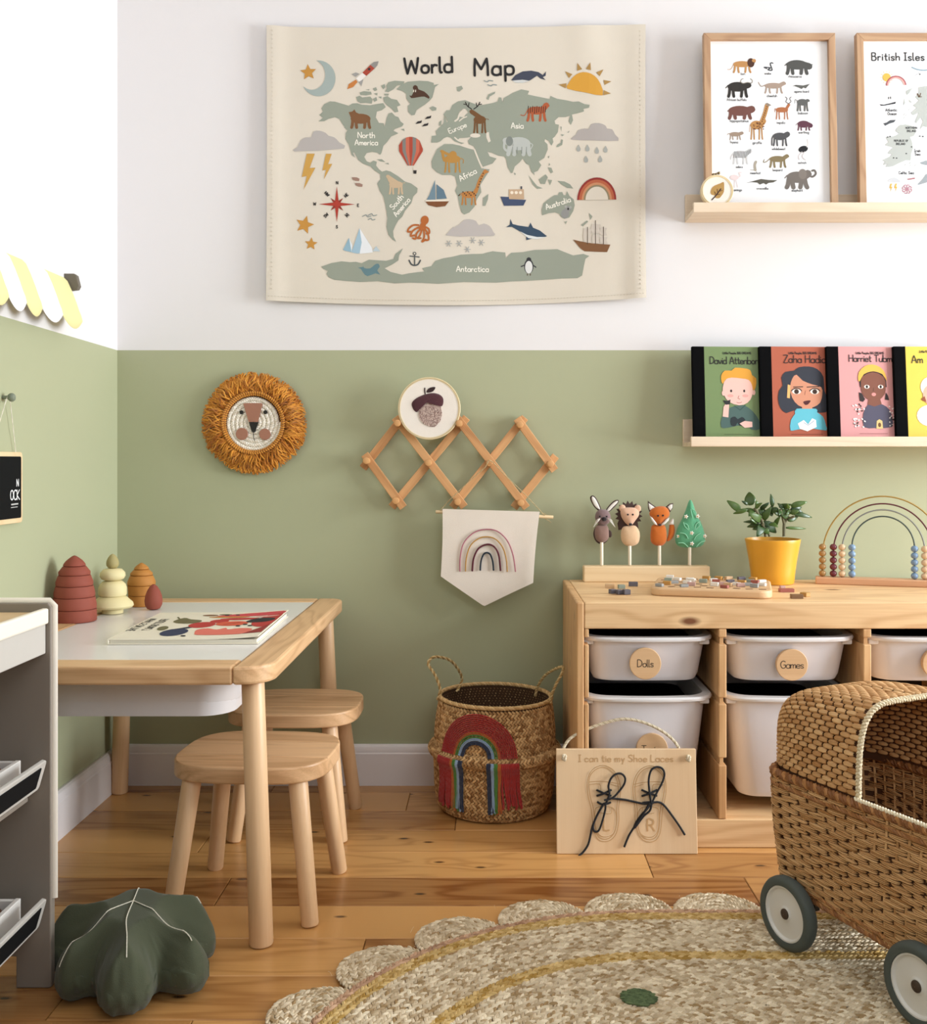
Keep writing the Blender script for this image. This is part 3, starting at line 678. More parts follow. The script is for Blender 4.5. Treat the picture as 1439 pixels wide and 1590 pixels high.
m = MB(); NX, NZ = 60, 44; V = []
for side in (0, 1):
    for j in range(NZ+1):
        for i in range(NX+1):
            px = MX0+(MX1-MX0)*i/NX; t_, b_ = map_edges(px); py = t_+(b_-t_)*j/NZ
            sag = 2.2*math.sin(math.pi*j/NZ)*(i/NX-0.5)
            p = map_pt(px-sag, py); p.y += 0.0009*side; V.append(p)
k = (NX+1)*(NZ+1); f = []
for j in range(NZ):
    for i in range(NX):
        a = j*(NX+1)+i; f.append((a, a+NX+1, a+NX+2, a+1)); f.append((k+a, k+a+1, k+a+NX+2, k+a+NX+1))
for i in range(NX):
    f.append((i, i+1, k+i+1, k+i)); a = NZ*(NX+1)+i; f.append((a+1, a, k+a, k+a+1))
for j in range(NZ):
    a = j*(NX+1); f.append((a+NX+1, a, k+a, k+a+NX+1)); a += NX; f.append((a, a+NX+1, k+a+NX+1, k+a))
m.add(V, f); m.obj('cloth', [canvas], mp_, sharp=60)
# folded hem with its row of stitches
m = MB(); hem = []
for i in range(0, 61):
    px = MX0+2+(MX1-MX0-4)*i/60; t_, b_ = map_edges(px)
    hem.append((map_pt(px, b_-7, 0.0006)))
C, T = [], []
for i in range(len(hem)-1):
    for q in (0.25, 0.75):
        C.append(hem[i].lerp(hem[i+1], q)); T.append(hem[i+1]-hem[i])
for i in range(60):
    for px in (MX0+9, MX1-9):
        py = 52+405*i/60; C.append(map_pt(px, py, 0.0006)); T.append(Vector((0, 0, 1)))
m.kernels(C, T, [(0, -1, 0)]*len(C), 0.0045, 0.0012, 0.0012, 0.5); m.obj('hem_stitches', [plain('hem_thread', '#C6BBA8', 0.9)], mp_)['kind'] = 'stuff'
A_, B_, C_, D_ = (400, 20, 4.497), (700, 20, 4.497), (400, 240, 4.497), (700, 240, 4.497)
a = Art(); LAND = '#93998A'; BLK = '#1c1a1a'
a.crop(*A_)
a.text('World', 1195, 430, 105, BLK, 3, 17, rot=-2); 
a.poly([(470,650),(510,630),(545,632),(600,648),(640,660),(665,644),(700,642),(730,652),(790,656),(840,646),(880,640),(897,668),(870,690),(835,700),(828,740),(850,778),(882,780),(888,806),(896,778),(905,740),(918,712),(940,705),(962,730),(985,738),(1000,768),(1022,785),(1010,802),(962,820),(950,832),(985,850),(935,872),(905,912),(880,938),(868,985),(858,1000),(838,985),(800,980),(765,988),(748,1015),(765,1045),(790,1055),(812,1040),(835,1048),(830,1075),(850,1100),(872,1118),(900,1108),(930,1116),(985,1150),(1030,1185),(1075,1200),(1118,1232),(1115,1262),(1088,1290),(1075,1335),(1030,1390),(1012,1430),(985,1455),(965,1490),(948,1530),(952,1570),(970,1605),(945,1590),(915,1555),(902,1500),(908,1440),(895,1350),(880,1290),(855,1250),(838,1200),(860,1170),(858,1135),(820,1110),(790,1080),(740,1062),(705,1035),(690,1005),(680,985),(668,985),(685,1020),(660,1000),(640,930),(617,890),(620,850),(632,830),(600,792),(575,752),(545,740),(500,752),(470,768),(430,770),(462,745),(435,725),(462,702),(450,680)], LAND, 1)
for P in ([(690,600),(715,590),(735,602),(790,595),(806,615),(800,645),(760,640),(722,642),(700,628)], [(715,568),(745,558),(795,562),(800,580),(760,588),(722,585)], [(880,600),(910,592),(935,610),(975,618),(1000,655),(975,665),(985,700),(960,705),(940,680),(905,655),(885,630)],
          [(890,560),(905,540),(900,520),(915,495),(960,485),(1028,490),(1020,508),(975,520),(950,545),(915,565)], [(865,520),(890,508),(895,530),(880,545)], [(808,540),(830,530),(838,550),(820,558)], [(815,575),(840,570),(838,588)], [(845,598),(868,594),(866,610)], [(885,575),(920,575),(915,588),(890,588)], [(808,612),(832,598),(838,622),(818,632)], [(755,548),(785,545),(780,553)],
          [(970,545),(1005,512),(1050,492),(1130,485),(1190,488),(1230,500),(1232,515),(1268,508),(1240,528),(1232,560),(1222,600),(1200,625),(1170,650),(1130,675),(1110,690),(1098,722),(1075,725),(1052,700),(1050,660),(1068,645),(1040,610),(1040,575),(1010,555)],
          [(1200,672),(1225,662),(1250,672),(1248,690),(1220,695)], [(835,1032),(870,1030),(895,1050),(860,1045)], [(890,1060),(915,1055),(920,1068)], [(640,1015-200),(628,830),(605,805)], [(1000,822),(1024,818),(1028,834)],
          [(1302,730),(1315,755),(1328,790),(1312,808),(1290,805),(1300,770)], [(1268,772),(1285,760),(1282,795),(1265,798)]): a.poly(P, LAND, 1)
# Europe, Asia and Africa
a.crop(*B_)
a.text('Map', 302, 445, 115, BLK, 3, 17, rot=-2, sp=2.2)
a.poly([(-50,720),(-30,690),(5,690),(0,720),(40,700),(60,735),(90,740),(110,715),(150,690),(170,850),(150,870),(120,880),(60,885),(45,900),(95,918),(75,925),(25,905),(0,880),(-25,875),(-50,885),(-70,905),(-95,915),(-135,915),(-132,868),(-100,865),(-105,835),(-60,790),(-20,770)], LAND, 1)
a.poly([(0,735),(-10,700),(10,655),(50,628),(100,620),(150,640),(190,655),(200,760),(130,740),(120,700),(105,680),(85,680),(60,700),(45,740),(22,755)], LAND, 1)
a.stroke([(92,690),(62,715),(50,750),(30,765)], 12, '#DAD1C1', 2); a.stroke([(110,735),(85,745),(60,765)], 8, '#DAD1C1', 2)
a.poly([(140,650),(175,660),(230,652),(290,640),(325,630),(335,600),(352,602),(360,640),(368,605),(400,588),(430,570),(490,545),(545,555),(535,580),(580,590),(630,600),(688,612),(694,590),(740,610),(800,620),(850,632),(890,630),(930,650),(965,655),(960,675),(922,682),(925,700),(880,712),(842,720),(850,760),(834,792),(820,765),(828,728),(800,737),(750,737),(722,762),(727,785),(752,790),(745,840),(725,870),(708,885),(714,910),(700,935),(680,900),(655,890),(652,905),(672,925),(675,960),(650,1020),(612,1045),(630,1070),(605,1110),(580,1120),(582,1140),(560,1115),(545,1070),(525,1060),(500,1025),(480,1050),(445,1080),(430,1125),(418,1125),(395,1085),(385,1030),(370,1010),(330,1005),(285,985),(255,978),(270,1010),(318,1025),(290,1060),(224,1083),(197,1040),(172,965),(160,940),(125,925),(120,900),(140,880),(150,760)], LAND, 1)
a.poly([(-45,925),(-95,960),(-120,1010),(-135,1045),(-130,1090),(-100,1120),(-60,1140),(0,1140),(30,1150),(45,1215),(30,1250),(50,1290),(60,1350),(75,1400),(95,1415),(130,1400),(165,1360),(180,1310),(212,1260),(205,1210),(265,1115),(270,1100),(228,1097),(195,1050),(160,965),(120,955),(60,935),(10,925)], LAND, 1)
a.oval(170, 866, 36, 15, '#DAD1C1', 2); a.poly([(245,845),(265,842),(268,870),(278,905),(262,915),(248,880)], '#DAD1C1', 2); a.stroke([(165,965),(195,1040),(218,1090)], 11, '#DAD1C1', 2); a.stroke([(28,880),(60,905),(105,915)], 9, '#DAD1C1', 2)
for P in ([(40,530),(75,520),(85,540),(60,560),(45,555)], [(248,610),(262,580),(310,560),(305,575),(270,595),(262,620)], [(732,945),(745,925),(765,915),(768,890),(780,895),(775,930),(745,945)], [(765,855),(790,860),(775,870)], [(762,800),(772,805),(768,838)], [(808,845),(826,832),(820,845)], [(675,1010),(686,1005),(682,1025)], [(440,1122),(452,1130),(445,1142)]): a.poly(P, LAND, 1)
a.crop(*D_)
for P in ([(540,150),(580,200),(600,225),(640,242),(600,245),(570,215)], [(612,180),(660,145),(675,165),(655,212),(625,210)], [(675,180),(705,185),(690,222)], [(742,190),(790,195),(830,215),(852,245),(810,240),(770,215)], [(675,95),(700,100),(712,130),(695,138)], [(685,65),(692,80),(680,85)], [(222,365),(225,310),(262,282),(258,320),(240,365)], [(790,475),(810,470),(800,492)], [(960,415),(985,440),(970,465)], [(905,500),(945,468),(955,475),(920,508)],
          [(635,430),(632,390),(645,345),(690,310),(720,290),(745,290),(752,270),(775,268),(785,290),(800,290),(808,262),(825,295),(855,320),(862,360),(852,400),(825,445),(790,455),(765,440),(755,420),(725,410),(680,415)]): a.poly(P, LAND, 1)
a.crop(*C_)
a.poly([(450,790),(520,765),(590,752),(650,758),(690,755),(730,765),(780,740),(850,745),(900,748),(950,735),(965,700),(1018,660),(990,710),(985,745),(940,775),(890,800),(930,825),(1010,845),(1060,835),(1165,822),(1150,800),(1215,785),(1240,750),(1300,730),(1360,720),(1420,705),(1500,700),(1570,698),(1600,690),(1640,680),(1728,688),(1732,725),(1770,690),(1850,685),(1930,670),(2030,668),(2090,665),(2150,690),(2200,710),(2270,700),(2312,715),(2285,735),(2275,780),(2262,850),(2230,868),(2120,870),(2050,875),(1960,880),(1870,885),(1760,890),(1660,898),(1440,895),(1260,908),(1150,902),(1060,900),(960,905),(840,890),(720,895),(620,888),(540,880),(500,862),(485,840),(495,820),(465,805)], LAND, 1)
WHT = '#EFEADD'
a.text('Antarctica', 1500, 822, 38, WHT, 3, 6); 
a.crop(*A_); a.text('North', 762, 882, 38, WHT, 3, 6); a.text('America', 762, 932, 36, WHT, 3, 6)
a.crop(*C_); a.text('South', 985, 350, 36, WHT, 3, 6, rot=-50); a.text('America', 1020, 385, 34, WHT, 3, 6, rot=-50)
a.crop(*B_); a.text('Asia', 462, 815, 38, WHT, 3, 6); a.text('Europe', 52, 828, 34, WHT, 3, 5, rot=-22)
a.crop(*D_); a.text('Africa', 125, 165, 38, WHT, 3, 6, rot=-28); a.text('Australia', 750, 362, 36, WHT, 3, 6, rot=-18)
def star(x, y, r, h, rot=-90, n=5, q=0.45, lay=2):
    a.poly([(x+r*(1 if i % 2 == 0 else q)*math.cos(math.radians(rot+i*180/n)), y+r*(1 if i % 2 == 0 else q)*math.sin(math.radians(rot+i*180/n))) for i in range(2*n)], h, lay)
# sky pictures
a.crop(*A_); GOLD = '#C08A3A'
star(360, 428, 58, GOLD, -95)
P = [(430+118*math.cos(math.radians(t)), 470+125*math.sin(math.radians(t))) for t in range(-98, 160, 12)]; P += [(385+92*math.cos(math.radians(t)), 445+105*math.sin(math.radians(t))) for t in range(125, -75, -12)]
a.poly(P, '#9FABA6', 1)
a.poly([(735,430),(790,375),(820,400),(762,452)], '#A4402C', 2); a.poly([(790,375),(815,355),(848,350),(838,380),(820,400)], '#8d8a85', 2); a.poly([(690,470),(735,430),(762,452),(715,495)], '#E9E4DC', 2); a.poly([(688,458),(660,440),(690,428),(715,438)], '#9a9894', 2); a.poly([(742,475),(728,525),(708,495)], '#9a9894', 2); a.poly([(690,478),(640,510),(630,545),(670,530),(702,495)], '#C17A3B', 2); a.oval(782, 405, 9, None, '#2e2c2c', 3)
a.poly([(265,980),(285,950),(305,905),(340,882),(380,880),(395,840),(440,835),(480,850),(500,870),(540,880),(575,915),(608,958)], '#B2ACA7', 1, 2)
a.crop(*C_)
for dx, dy, s_ in ((0, 0, 1), (140, 0, .72)):
    a.poly([(dx+325+(x-325)*s_, 5+dy+(y-5)*s_) for x, y in ((350,5),(405,5),(370,105),(410,102),(328,255),(350,160),(315,168))], '#C79A4A', 2)
RED = '#A83525'; cx, cy = 558, 356
for k in range(8):
    r = 125 if k % 2 == 0 else 62; t = math.radians(k*45); a.poly([(cx+r*math.cos(t), cy+r*math.sin(t)), (cx+15*math.cos(t+1.57), cy+15*math.sin(t+1.57)), (cx-15*math.cos(t+1.57)*1, cy-15*math.sin(t+1.57))], RED if k % 2 == 0 else '#8c2f22', 2 if k % 2 else 3)
a.oval(cx, cy, 16, None, RED, 4)
for s_, x, y, r in (('N', 560, 216, 0), ('S', 558, 522, 0), ('W', 405, 364, 0), ('E', 705, 372, 0), ('NW', 483, 292, 45), ('NE', 630, 300, -45), ('SW', 490, 440, -45), ('SE', 622, 438, 45)): a.text(s_, x, y, 19, BLK, 2, 5, rot=r)
star(335, 500, 66, GOLD, -75); star(380, 632, 46, GOLD, -85)
a.poly([(600,672),(642,588),(670,690),(620,680)], '#8FB0BF', 1); a.poly([(642,588),(665,640),(660,690)], '#DCE4E8', 2); a.poly([(660,690),(715,520),(745,690),(700,698)], '#9DBBCB', 2); a.poly([(715,520),(800,655),(808,690),(715,700),(730,620)], '#E3E6E8', 3); a.poly([(805,682),(830,645),(858,682)], '#B8C8CE', 2)
for x, y in ((690, 182), (712, 222)): a.poly([(x-28,y-15),(x+5,y-14),(x+25,y-5),(x+22,y+12),(x-5,y+10),(x-25,y)], '#9a7a6a', 2)
for (x, y, k_) in ((760, 440, 1), (800, 432, 1), (795, 462, .8)): a.stroke([(x-25*k_,y),(x,y-12*k_),(x+10*k_,y+2),(x+35*k_,y-3)], 6, '#8b9490', 2)
a.crop(*B_)
for (x, y) in ((262, 490), (288, 518)): a.stroke([(x-30,y-5),(x-8,y+3),(x+5,y-6),(x+30,y-3)], 7, '#8b9490', 2)
a.poly([(810,540),(818,505),(850,460),(895,432),(945,430),(1000,455),(1040,510),(1055,590),(940,570)], '#D29A37', 2, 2)
for (x, y, t) in ((778,516,190),(815,438,222),(888,390,252),(962,388,285),(1040,428,318),(1088,496,350),(1085,573,5)):
    t = math.radians(t); u = (math.cos(t), math.sin(t)); v = (-u[1], u[0]); a.poly([(x+28*u[0], y+28*u[1]), (x-24*u[0]+18*v[0], y-24*u[1]+18*v[1]), (x-24*u[0]-18*v[0], y-24*u[1]-18*v[1])], '#A88347', 2)
a.poly([(838,885),(870,860),(885,830),(930,818),(960,820),(975,790),(1030,782),(1075,800),(1085,820),(1120,825),(1140,860),(1165,905),(1000,903),(850,895)], '#ADA6A1', 1, 2)
for (x, y) in ((888,955),(950,955),(1015,972),(1075,965),(940,1032),(1038,1032)): a.poly([(x,y-26),(x+15,y+2),(x+12,y+18),(x,y+23),(x-12,y+18),(x-15,y+2)], '#A5A7A1', 2)
a.poly([(420,480),(450,445),(500,420),(560,415),(610,425),(640,445),(662,420),(660,450),(640,460),(660,480),(625,470),(600,450),(555,480),(520,495),(450,492)], '#3D4252', 2); a.poly([(425,484),(500,478),(548,486),(500,500),(450,498)], '#C9CBC8', 3)
a.crop(*D_)
for r, h in ((135, '#8F2B26'), (122, '#B5603F'), (104, '#C58A62'), (90, '#8f8264')):
    a.poly([(1014+r*math.cos(math.radians(t))*(1.0), 325-r*1.15*math.sin(math.radians(t))) for t in range(0, 181, 10)], h, 2+(135-r)/18)
a.poly([(1014+78*math.cos(math.radians(t)), 326-92*math.sin(math.radians(t))) for t in range(0, 181, 10)], '#DAD1C1', 6)
a.poly([(0,575),(20,520),(60,495),(90,465),(130,458),(175,470),(195,500),(230,488),(270,505),(295,545),(300,572),(150,577)], '#B7B0AB', 1, 2); a.poly([(0,575),(-35,570),(-10,540),(20,510),(30,575)], '#B7B0AB', 1)
for (x, y) in ((-15,628),(58,628),(152,605),(212,620),(115,668)):
    for t in (0, 60, 120): t = math.radians(t); a.stroke([(x-22*math.cos(t), y-22*math.sin(t)), (x+22*math.cos(t), y+22*math.sin(t))], 5, '#A3A5A2', 2, 0)
a.poly([(385,512),(410,495),(415,455),(430,490),(470,500),(540,510),(555,480),(572,515),(620,535),(670,575),(640,585),(570,590),(525,602),(525,570),(470,535),(425,510)], '#31465A', 2); a.poly([(480,540),(530,565),(600,580),(665,580),(600,595),(540,588)], '#D7D9D6', 3)
a.poly([(345,300),(405,302),(420,318),(525,322),(505,362),(370,364)], '#3D4A66', 2); a.poly([(403,250),(508,248),(510,318),(405,318)], '#BFA283', 2); 
for x in (425, 455, 485): a.oval(x, 272, 11, None, '#E8DCC8', 3)
a.poly([(485,248),(485,228),(497,228),(497,248)], '#4a4a52', 2)
a.poly([(850,600),(900,612),(985,628),(1108,638),(1085,690),(930,682),(900,660)], '#7A5230', 2)
for (x0, y0, x1, y1) in ((925,522,978,625),(980,492,1040,560),(985,562,1035,630),(1040,518,1085,575),(1040,582,1088,630)): a.poly([(x0,y0),(x1,y0+4),(x1-8,(y0+y1)/2),(x1,y1),(x0,y1-4),(x0-6,(y0+y1)/2)], '#C9BFB2', 2)
for x in (950, 1005, 1060): a.stroke([(x, 470 if x == 1005 else 515), (x, 632)], 5, '#4d3c30', 3, 0)
a.oval(543, 790, 26, 44, '#DADAD6', 3); a.oval(543, 785, 33, 50, '#2b2c30', 2); a.oval(543, 738, 17, None, '#2b2c30', 2); a.stroke([(515,775),(490,785)], 8, '#2b2c30', 2, 0); a.stroke([(570,775),(592,790)], 8, '#2b2c30', 2, 0); a.stroke([(533,838),(533,845)], 8, '#5a4a3a', 2, 0); a.stroke([(553,838),(553,845)], 8, '#5a4a3a', 2, 0)
a.oval(795, 420, 28, 32, '#8f8f8c', 3); a.oval(815, 385, 22, 20, '#8f8f8c', 3); a.oval(800, 370, 9, None, '#a5a5a0', 4); a.oval(832, 375, 9, None, '#a5a5a0', 4); a.oval(816, 386, 6, 8, '#222222', 4)
a.crop(*C_)
a.poly([(1200,290),(1240,185),(1243,322),(1180,325)], '#6F8794', 2); a.poly([(1250,215),(1300,255),(1322,315),(1250,320)], '#5E7888', 2); a.poly([(1172,335),(1338,333),(1310,368),(1250,375),(1195,362)], '#7A4B28', 2); a.poly([(1172,325),(1338,320),(1336,334),(1174,336)], '#E6DCCB', 3)
a.oval(1168, 466, 28, 32, '#B0622A', 2, 15); a.poly([(1145,480),(1180,490),(1165,530),(1120,525)], '#B0622A', 2)
for P in ([(1125,500),(1090,500),(1060,520),(1050,545),(1070,545)], [(1125,515),(1085,540),(1070,575),(1095,570)], [(1140,525),(1110,560),(1105,595),(1085,590)], [(1150,525),(1135,570),(1120,590),(1140,590)], [(1160,525),(1165,580),(1150,615),(1175,600)], [(1165,520),(1190,560),(1195,600),(1175,605)], [(1165,510),(1195,525),(1200,555),(1180,560)]): a.stroke(P, 13, '#B0622A', 2)
a.stroke([(1098,705),(1098,775)], 8, '#4a4f50', 2, 0); a.oval(1098, 698, 12, None, '#4a4f50', 2); a.oval(1098, 698, 6, None, '#DAD1C1', 3); a.stroke([(1065,715),(1130,722)], 7, '#4a4f50', 2, 0); a.stroke([(1060,745),(1075,772),(1098,780),(1122,772),(1138,745)], 10, '#4a4f50', 2)
a.poly([(705,795),(740,790),(738,775),(748,798),(790,800),(820,775),(845,768),(855,790),(838,815),(860,845),(825,835),(770,855),(740,830),(725,805)], '#5f7f86', 2, 2)
a.crop(*A_)
P = []
for i in range(7):
    x0, x1 = 988+24*i, 988+24*(i+1); xm = 1070
    top = lambda x: 960-86*math.sqrt(max(0, 1-((x-xm)/86)**2)); bot = lambda x: 960+0.0*x
    a.poly([(x0, top(x0)), (x1, top(x1)), (xm+(x1-xm)*.98, 975), (xm+(x1-xm)*.25, 1075), (xm+(x0-xm)*.25, 1075), (xm+(x0-xm)*.98, 975)], ['#A9442F', '#7d7a74', '#C4674E'][i % 3], 2)
a.crop(*C_); a.poly([(1088,95),(1112,95),(1110,118),(1090,118)], '#D9CFC0', 2); a.poly([(1088,118),(1112,118),(1110,142),(1090,142)], '#2b2623', 2)
# land animals
a.crop(*A_)
a.beast(640, 685, 805, 815, '#7A5230', by=.5, ry=.27, head=(.2, .2), hr=.09, cx=.5, rx=.42, tail=None, leg=.09, lay=3); a.poly([(640,705),(665,700),(680,685),(690,705),(720,720),(700,760),(660,755)], '#7A5230', 3)
a.poly([(1075,590),(1090,560),(1085,530),(1100,515),(1118,525),(1125,545),(1165,560),(1200,595),(1195,610),(1165,595),(1120,600),(1075,606),(1062,585)], '#4A2F1E', 2, 2); a.stroke([(1092,550),(1090,562)], 6, '#DAD1C1', 3, 0); a.stroke([(1105,550),(1104,562)], 6, '#DAD1C1', 3, 0)
for (x, y) in ((1125, 775), (1190, 742), (1170, 793)): a.poly([(x-22,y+10),(x-5,y-8),(x+12,y-10),(x+24,y-16),(x+20,y+2),(x+5,y+6)], '#232021', 2)
a.beast(1270, 960, 1435, 1125, '#B4853F', by=.42, ry=.17, head=(.12, .1), hr=.08, cx=.55, rx=.34, tail=((.95, .4), (1.0, .6)), leg=.05, neck=.08, lay=3); a.oval(1365, 1000, 26, 26, '#B4853F', 3); a.stroke([(1340,1030),(1305,1040),(1292,985)], 18, '#B4853F', 3)
a.crop(*B_)
a.beast(130, 680, 260, 850, '#6E4A26', by=.45, ry=.17, head=(.12, .12), hr=.11, cx=.55, rx=.33, leg=.07, tail=((.95, .42), (1.0, .45)), neck=.17, lay=3)
for sg in (-1, 1):
    a.stroke([(152+8*sg,682),(152+35*sg,662),(152+50*sg,635)], 7, '#2b2320', 2); a.stroke([(152+30*sg,668),(152+25*sg,640)], 6, '#2b2320', 2, 0); a.stroke([(152+42*sg,652),(152+62*sg,648)], 6, '#2b2320', 2, 0)
a.beast(480, 632, 690, 765, '#A9552F', by=.45, ry=.21, head=(.88, .17), hr=.09, cx=.55, rx=.31, leg=.06, tail=((.16, .7), (.03, .68)), neck=.13, lay=3)
for i in range(9): a.stroke([(540+15*i, 662+(i % 2)*4), (537+15*i, 712-(i % 3)*5)], 5, '#3a221a', 4, 0)
a.beast(360, 865, 565, 1000, '#B6BAB4', by=.42, ry=.34, cx=.55, rx=.4, head=(.18, .3), hr=.16, leg=.1, tail=((.97, .4), (.96, .68)), neck=.2, lay=3); a.oval(408, 905, 25, 34, '#7f857f', 4); a.stroke([(375,900),(370,950),(390,972)], 16, '#B6BAB4', 3)
for i in range(4): a.stroke([(430+32*i,990),(430+32*i,945)], 5, '#8d938d', 4, 0)
a.crop(*C_)
a.beast(895, 150, 1028, 285, '#C6AD8D', by=.5, ry=.18, cx=.55, rx=.36, head=(.12, .08), hr=.08, leg=.07, neck=.13, tail=((.95, .42), (1.0, .4)), lay=3); a.stroke([(940,215),(922,185),(912,160)], 20, '#C6AD8D', 3)
a.crop(*D_)
a.beast(60, 240, 190, 360, '#B5793B', by=.4, ry=.2, cx=.5, rx=.4, head=(.9, .1), hr=.05, leg=.06, neck=.12, lay=3); a.stroke([(175,270),(200,190),(235,130)], 22, '#B5793B', 3); a.poly([(225,120),(240,112),(268,130),(240,142)], '#B5793B', 3); a.stroke([(66,285),(55,295)], 7, '#2b2320', 2, 0)
for i in range(9): a.oval(85+11*i, 270+(i % 3)*11, 5, None, '#4a2d1c', 4)
for i in range(6): a.oval(190+7*i, 235-19*i, 4.5, None, '#4a2d1c', 4)
gx = [MX0+(MX1-MX0)*i/60 for i in range(1, 60)]; gy = [43+430*j/30 for j in range(1, 30)]
a.build('printed_picture', lambda x, y, l: map_pt(x, y, 0.0005+l*0.9), mp_, (gx, gy))

# ---------------------------------------------------------------- framed prints on the upper ledge
oak_frame = wood('oak_frame_z', '#C3A07C', '#94694A', 2, 0.5, ring=26, contrast=1.0); oak_frame_x = wood('oak_frame_x', '#C3A07C', '#94694A', 0, 0.5, ring=26, contrast=1.0)
paper = plain('print_paper', '#F1F1F1', 0.6)
glass_mat, n_, l_, b_ = newmat('clear_glazing'); b_.inputs['Roughness'].default_value = 0.05; b_.inputs['IOR'].default_value = 1.2
b_.inputs['Transmission Weight'].default_value = 1.0
def picture(label, x0, pxl):
    w_, h_, r_ = 0.331, 0.456, 0.0172; D = 2.60; lean = math.radians(3.2)
    fr = thing('framed_print', label, 'framed print', (x0+w_/2, D-DW, 1.4502), (-lean, 0, 0))
    hw = w_/2
    for sx in (-1, 1):
        m = MB(); P = [(sx*hw, 0), (sx*hw, h_), (sx*(hw-r_), h_-r_), (sx*(hw-r_), r_)]; m.prism(P if sx < 0 else P[::-1], -0.009, 0.011, bev=0.001); m.obj('stile', [oak_frame], fr)
    for z0, z1 in ((0, r_), (h_, h_-r_)):
        m = MB(); m.prism([(-hw, z0), (hw, z0), (hw-r_, z1), (-hw+r_, z1)], -0.009, 0.011, bev=0.001); m.obj('rail', [oak_frame_x], fr)
    m = MB(); m.bx(-hw+r_-0.003, hw-r_+0.003, 0.002, 0.006, r_-0.003, h_-r_+0.003); m.obj('sheet', [paper], fr)
    s_ = F/(D+0.01); zb = VY-(1.4502-CH)*F/D
    fn = lambda x, y, l: Vector(((x-pxl)/s_-hw, 0.0015-l*0.8, (zb-y)*h_/(zb-54.2)))
    return fr, fn
fr, fn = picture('oak framed print of African animals, behind the small leaf hoop', 0.5367, 1094.3)
a = Art().crop(1050, 40, 5.3)
INKT = '#2a2a2a'
for t, x, y, c in (('lion', 562, 408, 20), ('snake', 768, 404, 18), ('rhinoceros', 993, 430, 20), ('African buffalo', 508, 622, 20), ('cheetah', 800, 590, 20), ('agama lizard', 1045, 553, 18), ('hippopotamus', 527, 796, 21), ('giraffe', 672, 976, 21), ('impala', 870, 810, 21), ('baboon', 1053, 732, 21), ('warthog', 1057, 890, 20), ('hyena', 484, 970, 21), ('wildebeest', 848, 1025, 20), ('ostrich', 1040, 1138, 19), ('zebra', 522, 1172, 19), ('meerkat', 654, 1222, 20), ('leopard', 836, 1198, 20), ('flamingo', 500, 1360, 19), ('crocodile', 710, 1348, 20), ('elephant', 995, 1364, 20)): a.text(t, x, y, c, INKT, 2, 3.0, squeeze=0.95)
a.beast(430, 268, 672, 390, '#B98750', by=.42, ry=.21, cx=.52, rx=.3, head=(.9, .22), hr=.08, leg=.045, tail=((.14, .75), (.02, .78)), tw=.018); a.oval(630, 308, 30, 38, '#4a2c1e', 2); a.oval(655, 290, 17, 14, '#B98750', 3)
a.stroke([(760,355),(740,345),(790,350),(770,365),(805,368),(790,320),(800,308),(812,312)], 9, '#3a3d40', 1)
a.beast(905, 275, 1138, 400, '#4c4c49', by=.4, ry=.32, cx=.45, rx=.38, head=(.88, .5), hr=.1, leg=.085, neck=.17); a.stroke([(1120,345),(1137,322)], 7, '#5e5e5a', 2, 0)
a.beast(415, 455, 640, 590, '#2a2622', by=.38, ry=.3, cx=.45, rx=.36, head=(.86, .28), hr=.09, leg=.075, neck=.15)
a.stroke([(540,460),(560,478),(600,470),(632,476),(640,455),(625,440)], 6, '#8d8476', 2); a.stroke([(545,458),(550,445),(565,440)], 6, '#8d8476', 2)
a.beast(690, 465, 915, 560, '#A38F80', by=.34, ry=.25, cx=.55, rx=.33, head=(.93, .13), hr=.075, leg=.04, tail=((.1, .4), (0, .05)), neck=.1, tw=.03)
a.poly([(970,500),(1000,490),(1060,495),(1115,482),(1095,502),(1080,520),(1060,512),(1045,525),(1020,512),(985,500)], '#5c5d58', 1)
a.beast(428, 658, 660, 768, '#6E453C', by=.42, ry=.38, cx=.45, rx=.41, head=(.88, .3), hr=.11, leg=.085, neck=.18)
a.beast(612, 780, 740, 942, '#B3824A', by=.25, ry=.22, cx=.45, rx=.4, head=(.9, .05), hr=.08, leg=.06, tail=((.02, .3), (-.02, .6)), neck=.25); a.stroke([(700,820),(735,740),(758,660)], 34, '#B3824A', 1); a.poly([(745,645),(760,638),(795,658),(765,668)], '#8d7f70', 2)
for i in range(26): a.oval(rng.uniform(640, 730), rng.uniform(795, 860), 5, None, '#6b3f22', 2)
for i in range(8): a.oval(715+6*i, 790-17*i, 5.5, None, '#6b3f22', 2)
a.beast(815, 665, 945, 775, '#A9673F', by=.28, ry=.2, cx=.5, rx=.4, head=(.95, -.1), hr=.08, leg=.05, neck=.12, tail=((.05, .2), (.04, .45)))
for sg in (-1, 1): a.stroke([(935,645),(935+22*sg,628),(935+10*sg,605),(935+24*sg,590)], 5, '#3a3330', 2)
a.beast(985, 600, 1110, 705, '#5a5b59', by=.32, ry=.26, cx=.52, rx=.36, head=(.88, .18), hr=.12, leg=.08, tail=((.05, .1), (.02, .4)))
a.beast(990, 785, 1125, 865, '#5b3240', by=.36, ry=.36, cx=.5, rx=.38, head=(.92, .5), hr=.12, leg=.06, neck=.2)
a.beast(425, 868, 558, 942, '#998573', by=.38, ry=.24, cx=.5, rx=.35, head=(.93, .25), hr=.09, leg=.045, neck=.14)
a.beast(785, 872, 945, 992, '#4b4b4d', by=.35, ry=.26, cx=.47, rx=.36, head=(.86, .2), hr=.1, leg=.06, neck=.2, tail=((.06, .5), (.05, .95)), tw=.06)
